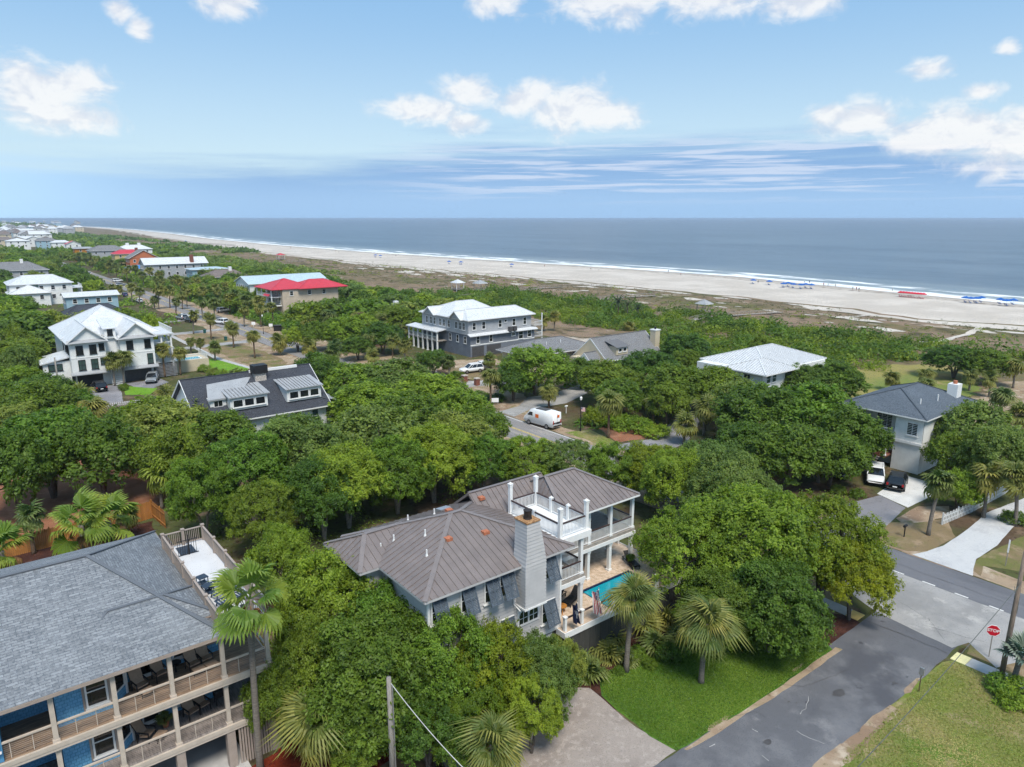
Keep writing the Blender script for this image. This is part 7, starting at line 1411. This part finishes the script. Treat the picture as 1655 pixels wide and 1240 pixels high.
mass('dune_grass', 'dry tufted grass over the dunes', scrub_spots(2600, (165,236), (50,520), (.35,.9), (.5,1.0), -.5), 'grass_tuft', 16, .30, 'grass')
mass('understorey', 'low dark undergrowth beneath the oaks', [(x, y, random.uniform(.8, 2.), random.uniform(.7, 1.8)) for x, y in [(random.uniform(-20, 56), random.uniform(46, 84)) for _ in range(160)] if not any(a-1.5 < x < b+1.5 and c-1.5 < y < d+1.5 for a, b, c, d in CLEAR) and y > 46+max(0, (x-40))*.1], 'leaf_dark', 110, .15, 'undergrowth')
def filler(n, boxes, rr, hr):
    out = []
    while len(out) < n:
        a, b, c, d = random.choice(boxes); x, y = random.uniform(a, b), random.uniform(c, d)
        if any(e-1.5 < x < f+1.5 and g-1.5 < y < h+1.5 for e, f, g, h in CLEAR+HOUSES): continue
        out.append((x, y, random.uniform(*rr), random.uniform(*hr)))
    return out
mass('garden_undergrowth', 'mixed green undergrowth filling the plots between houses and road', filler(900, [(-50,54,84,330),(70,126,20,330),(70,126,110,420),(70,82,190,330)], (1.3,3.), (.9,2.4)), 'leaf_oak', 90, .36, 'undergrowth')
mass('far_undergrowth', 'dark undergrowth between the far houses', filler(500, [(-120,56,330,640),(70,128,330,700)], (2.,4.5), (1.5,4.)), 'leaf_dark', 60, .7, 'undergrowth')
for i in range(46):
    y = random.uniform(150, 330); x = random.choice((random.uniform(69, 86), random.uniform(69, 80), random.uniform(46, 56)))
    if free(x, y, 2., 5.) or (x > 68 and not any(e < x < f and g < y < h for e, f, g, h in CLEAR[:-1] if e != 56)): put_palm(x, y, random.uniform(3.6, 6.2), 'sabal', random.uniform(.95, 1.3), desc='roadside grove cabbage palm')
# beds by the main house and elsewhere
for (px, py, s) in [(965,1045,.75),(990,1030,.8),(985,1055,.7),(1040,1010,.85),(1060,1040,.8),(1010,1060,.6),(955,1085,.75),(1075,1000,.8),(940,1070,.7),(1100,1030,.7)]:
    p = at(px, py, .5); put_palmetto(p.x, p.y, s, 'low fan palmetto in the mulch bed')
for (px, py, r, h, m) in [(1030,1060,.6,.8,'leaf_oak'),(1080,1060,.8,1.,'leaf_dark'),(1100,1050,.7,.8,'leaf_oak'),(1050,1075,.5,.5,'leaf_scrub'),(950,1095,.4,.5,'leaf_yellow'),(1000,1085,.4,.4,'leaf_scrub'),(1620,1110,1.0,.9,'leaf_oak'),(1650,1120,1.1,1.,'leaf_oak'),(1635,1135,.9,.8,'leaf_oak'),(1030,690,2.6,1.6,'leaf_oak'),(1000,685,2.4,1.5,'leaf_oak'),(1060,700,2.0,1.3,'leaf_oak'),
                          (960,680,1.6,2.2,'leaf_yellow'),(1355,795,.8,.9,'leaf_dark'),(1385,800,.8,.9,'leaf_dark'),(1640,840,1.3,1.,'leaf_dark'),(770,640,2.,1.,'leaf_dark'),(800,645,1.8,1.,'leaf_dark'),(745,608,.9,.9,'leaf_dark'),(735,606,.9,.9,'leaf_dark'),(200,628,.9,1.,'leaf_dark'),(330,598,1.2,1.2,'leaf_oak'),(345,603,1.2,1.2,'leaf_olive'),(360,606,1.2,1.2,'leaf_oak')]:
    p = at(px, py, h*.3); put_shrub(p.x, p.y, r, h, m)

# short grass standing on the two near lawns
def grass(name, label, poly, n, z, m, sz):
    xs = [p[0] for p in poly]; ys_ = [p[1] for p in poly]; r_ = np.random.default_rng(3); P2 = np.stack([r_.uniform(min(xs), max(xs), n), r_.uniform(min(ys_), max(ys_), n)], 1); ins = np.zeros(n, bool)
    for (x0, y0), (x1, y1) in zip(poly, poly[1:]+poly[:1]):
        c_ = ((y0 > P2[:, 1]) != (y1 > P2[:, 1])) & (P2[:, 0] < (x1-x0)*(P2[:, 1]-y0)/((y1-y0) or 1e-9)+x0); ins ^= c_
    P2 = P2[ins]; k = len(P2); c = np.concatenate([P2, np.full((k, 1), z)], 1); nr = unit(r_.normal(size=(k, 3))*.55+np.array([0, 0, 1.0]))
    me = leaf_mesh(name, c, nr, sz*r_.uniform(.5, 1.5, k), np.clip(np.array([.45+.8*mnoise.fractal(Vector((p[0]*.16, p[1]*.16, 4.)), 1., 2., 3) for p in P2])+r_.normal(0, .16, k), 0, 1), m); o = bpy.data.objects.new(name, me); col.objects.link(o); stuff(o); tag(o, label, 'grass')
leaf_mat('blade_green', (.058,.130,.010), (.185,.275,.032), trans=.3); leaf_mat('blade_mixed', (.13,.20,.025), (.42,.37,.16), trans=.3)
grass('lawn_grass', 'short mown grass of the lawn in front of the grey house', [tuple(at(x, y, 0)[:2]) for x, y in [(972,1098),(985,1087),(1040,1062),(1180,1027),(1300,1002),(1340,1050),(1240,1122),(1112,1202),(1092,1210),(1052,1188),(1002,1148),(976,1124)]], 90000, .035, 'blade_green', .05)
grass('corner_grass', 'dry patchy grass of the corner lawn beside the stop sign', [(36,15.4),(50.3,15.6),(51.2,14.8),(51.2,8),(40,2),(30,6)], 80000, .035, 'blade_mixed', .05)
# ================================================================ finish the labels of things told apart only by what they stand beside
LM = [('the blue house', 180, 1080), ('the roof deck with chaises', 330, 920), ('the foreground utility pole', 633, 1130), ('the grey house chimney', 862, 900), ('the pool', 965, 950), ('the front lawn', 1150, 1110), ('the stop sign', 1604, 1020), ('the side road junction', 1420, 1000), ('the brick driveway', 940, 1200), ('the brown metal roof', 660, 850),
      ('the slate-roofed house', 1480, 670), ('the parked SUVs', 1430, 770), ('the pale curved driveway', 1570, 880), ('the white-roofed house', 1230, 590), ('the delivery van', 877, 675), ('the low grey-roofed house', 890, 560), ('the grey porch house', 770, 530), ('the two white cars', 770, 600), ('the charcoal dormer house', 400, 635), ('the white mansion', 180, 560), ('the mansion pool', 305, 578),
      ('the red-roofed house', 485, 460), ('the road palms', 380, 540), ('the white villa', 60, 455), ('the orange gable', 230, 420), ('the cedar fence', 140, 860), ('the dune gazebo', 1137, 505), ('the date palms', 1012, 495), ('the dune lawn', 1470, 605), ('the steep gable house', 1005, 560), ('the curved grey drive', 1075, 700), ('the long grey house', 280, 425), ('the far headland', 60, 365), ('the distant road cars', 215, 485), ('the grey villa', 20, 430)]
bpy.context.view_layer.update(); groups = {}
NEARP = lambda o: proj((o.location.x, o.location.y, 4.))
for o, desc in AUTO:
    q = NEARP(o); nm, lx, ly = min(LM, key=lambda l: (l[1]-q[0])**2+1.6*(l[2]-q[1])**2); dx, dy = q[0]-lx, q[1]-ly
    rel = ('left of' if dx < 0 else 'right of') if abs(dx) > abs(dy)*1.1 else ('behind' if dy < 0 else 'in front of')
    groups.setdefault((desc, rel, nm), []).append((q[0], o))
for (desc, rel, nm), lst in groups.items():
    lst.sort(key=lambda e: e[0])
    for i, (x, o) in enumerate(lst):
        lab = '%s %s %s' % (desc, rel, nm)
        if len(lst) > 1: lab += ', leftmost' if i == 0 else ', rightmost' if i == len(lst)-1 else ', %s from left' % ORD[i]
        o['label'] = lab

# ================================================================ the air
hz = MB().box(-61000, 61000, -61000, 61000, -3.0, 31.5).build('haze', 'white'); hz['kind'] = 'stuff'; hz.data.materials.clear()
m = bpy.data.materials.new('haze_air'); m.use_nodes = True; w = NT(m.node_tree)
pv = w.n('ShaderNodeVolumePrincipled'); pv.inputs['Color'].default_value = (.72, .84, 1., 1); pv.inputs['Density'].default_value = 1.2e-4; pv.inputs['Anisotropy'].default_value = .2
o_ = w.n('ShaderNodeOutputMaterial'); w.t.links.new(pv.outputs[0], o_.inputs['Volume']); hz.data.materials.append(m)
tag(hz, 'thin pale blue haze lying over the town and the sea', 'haze')
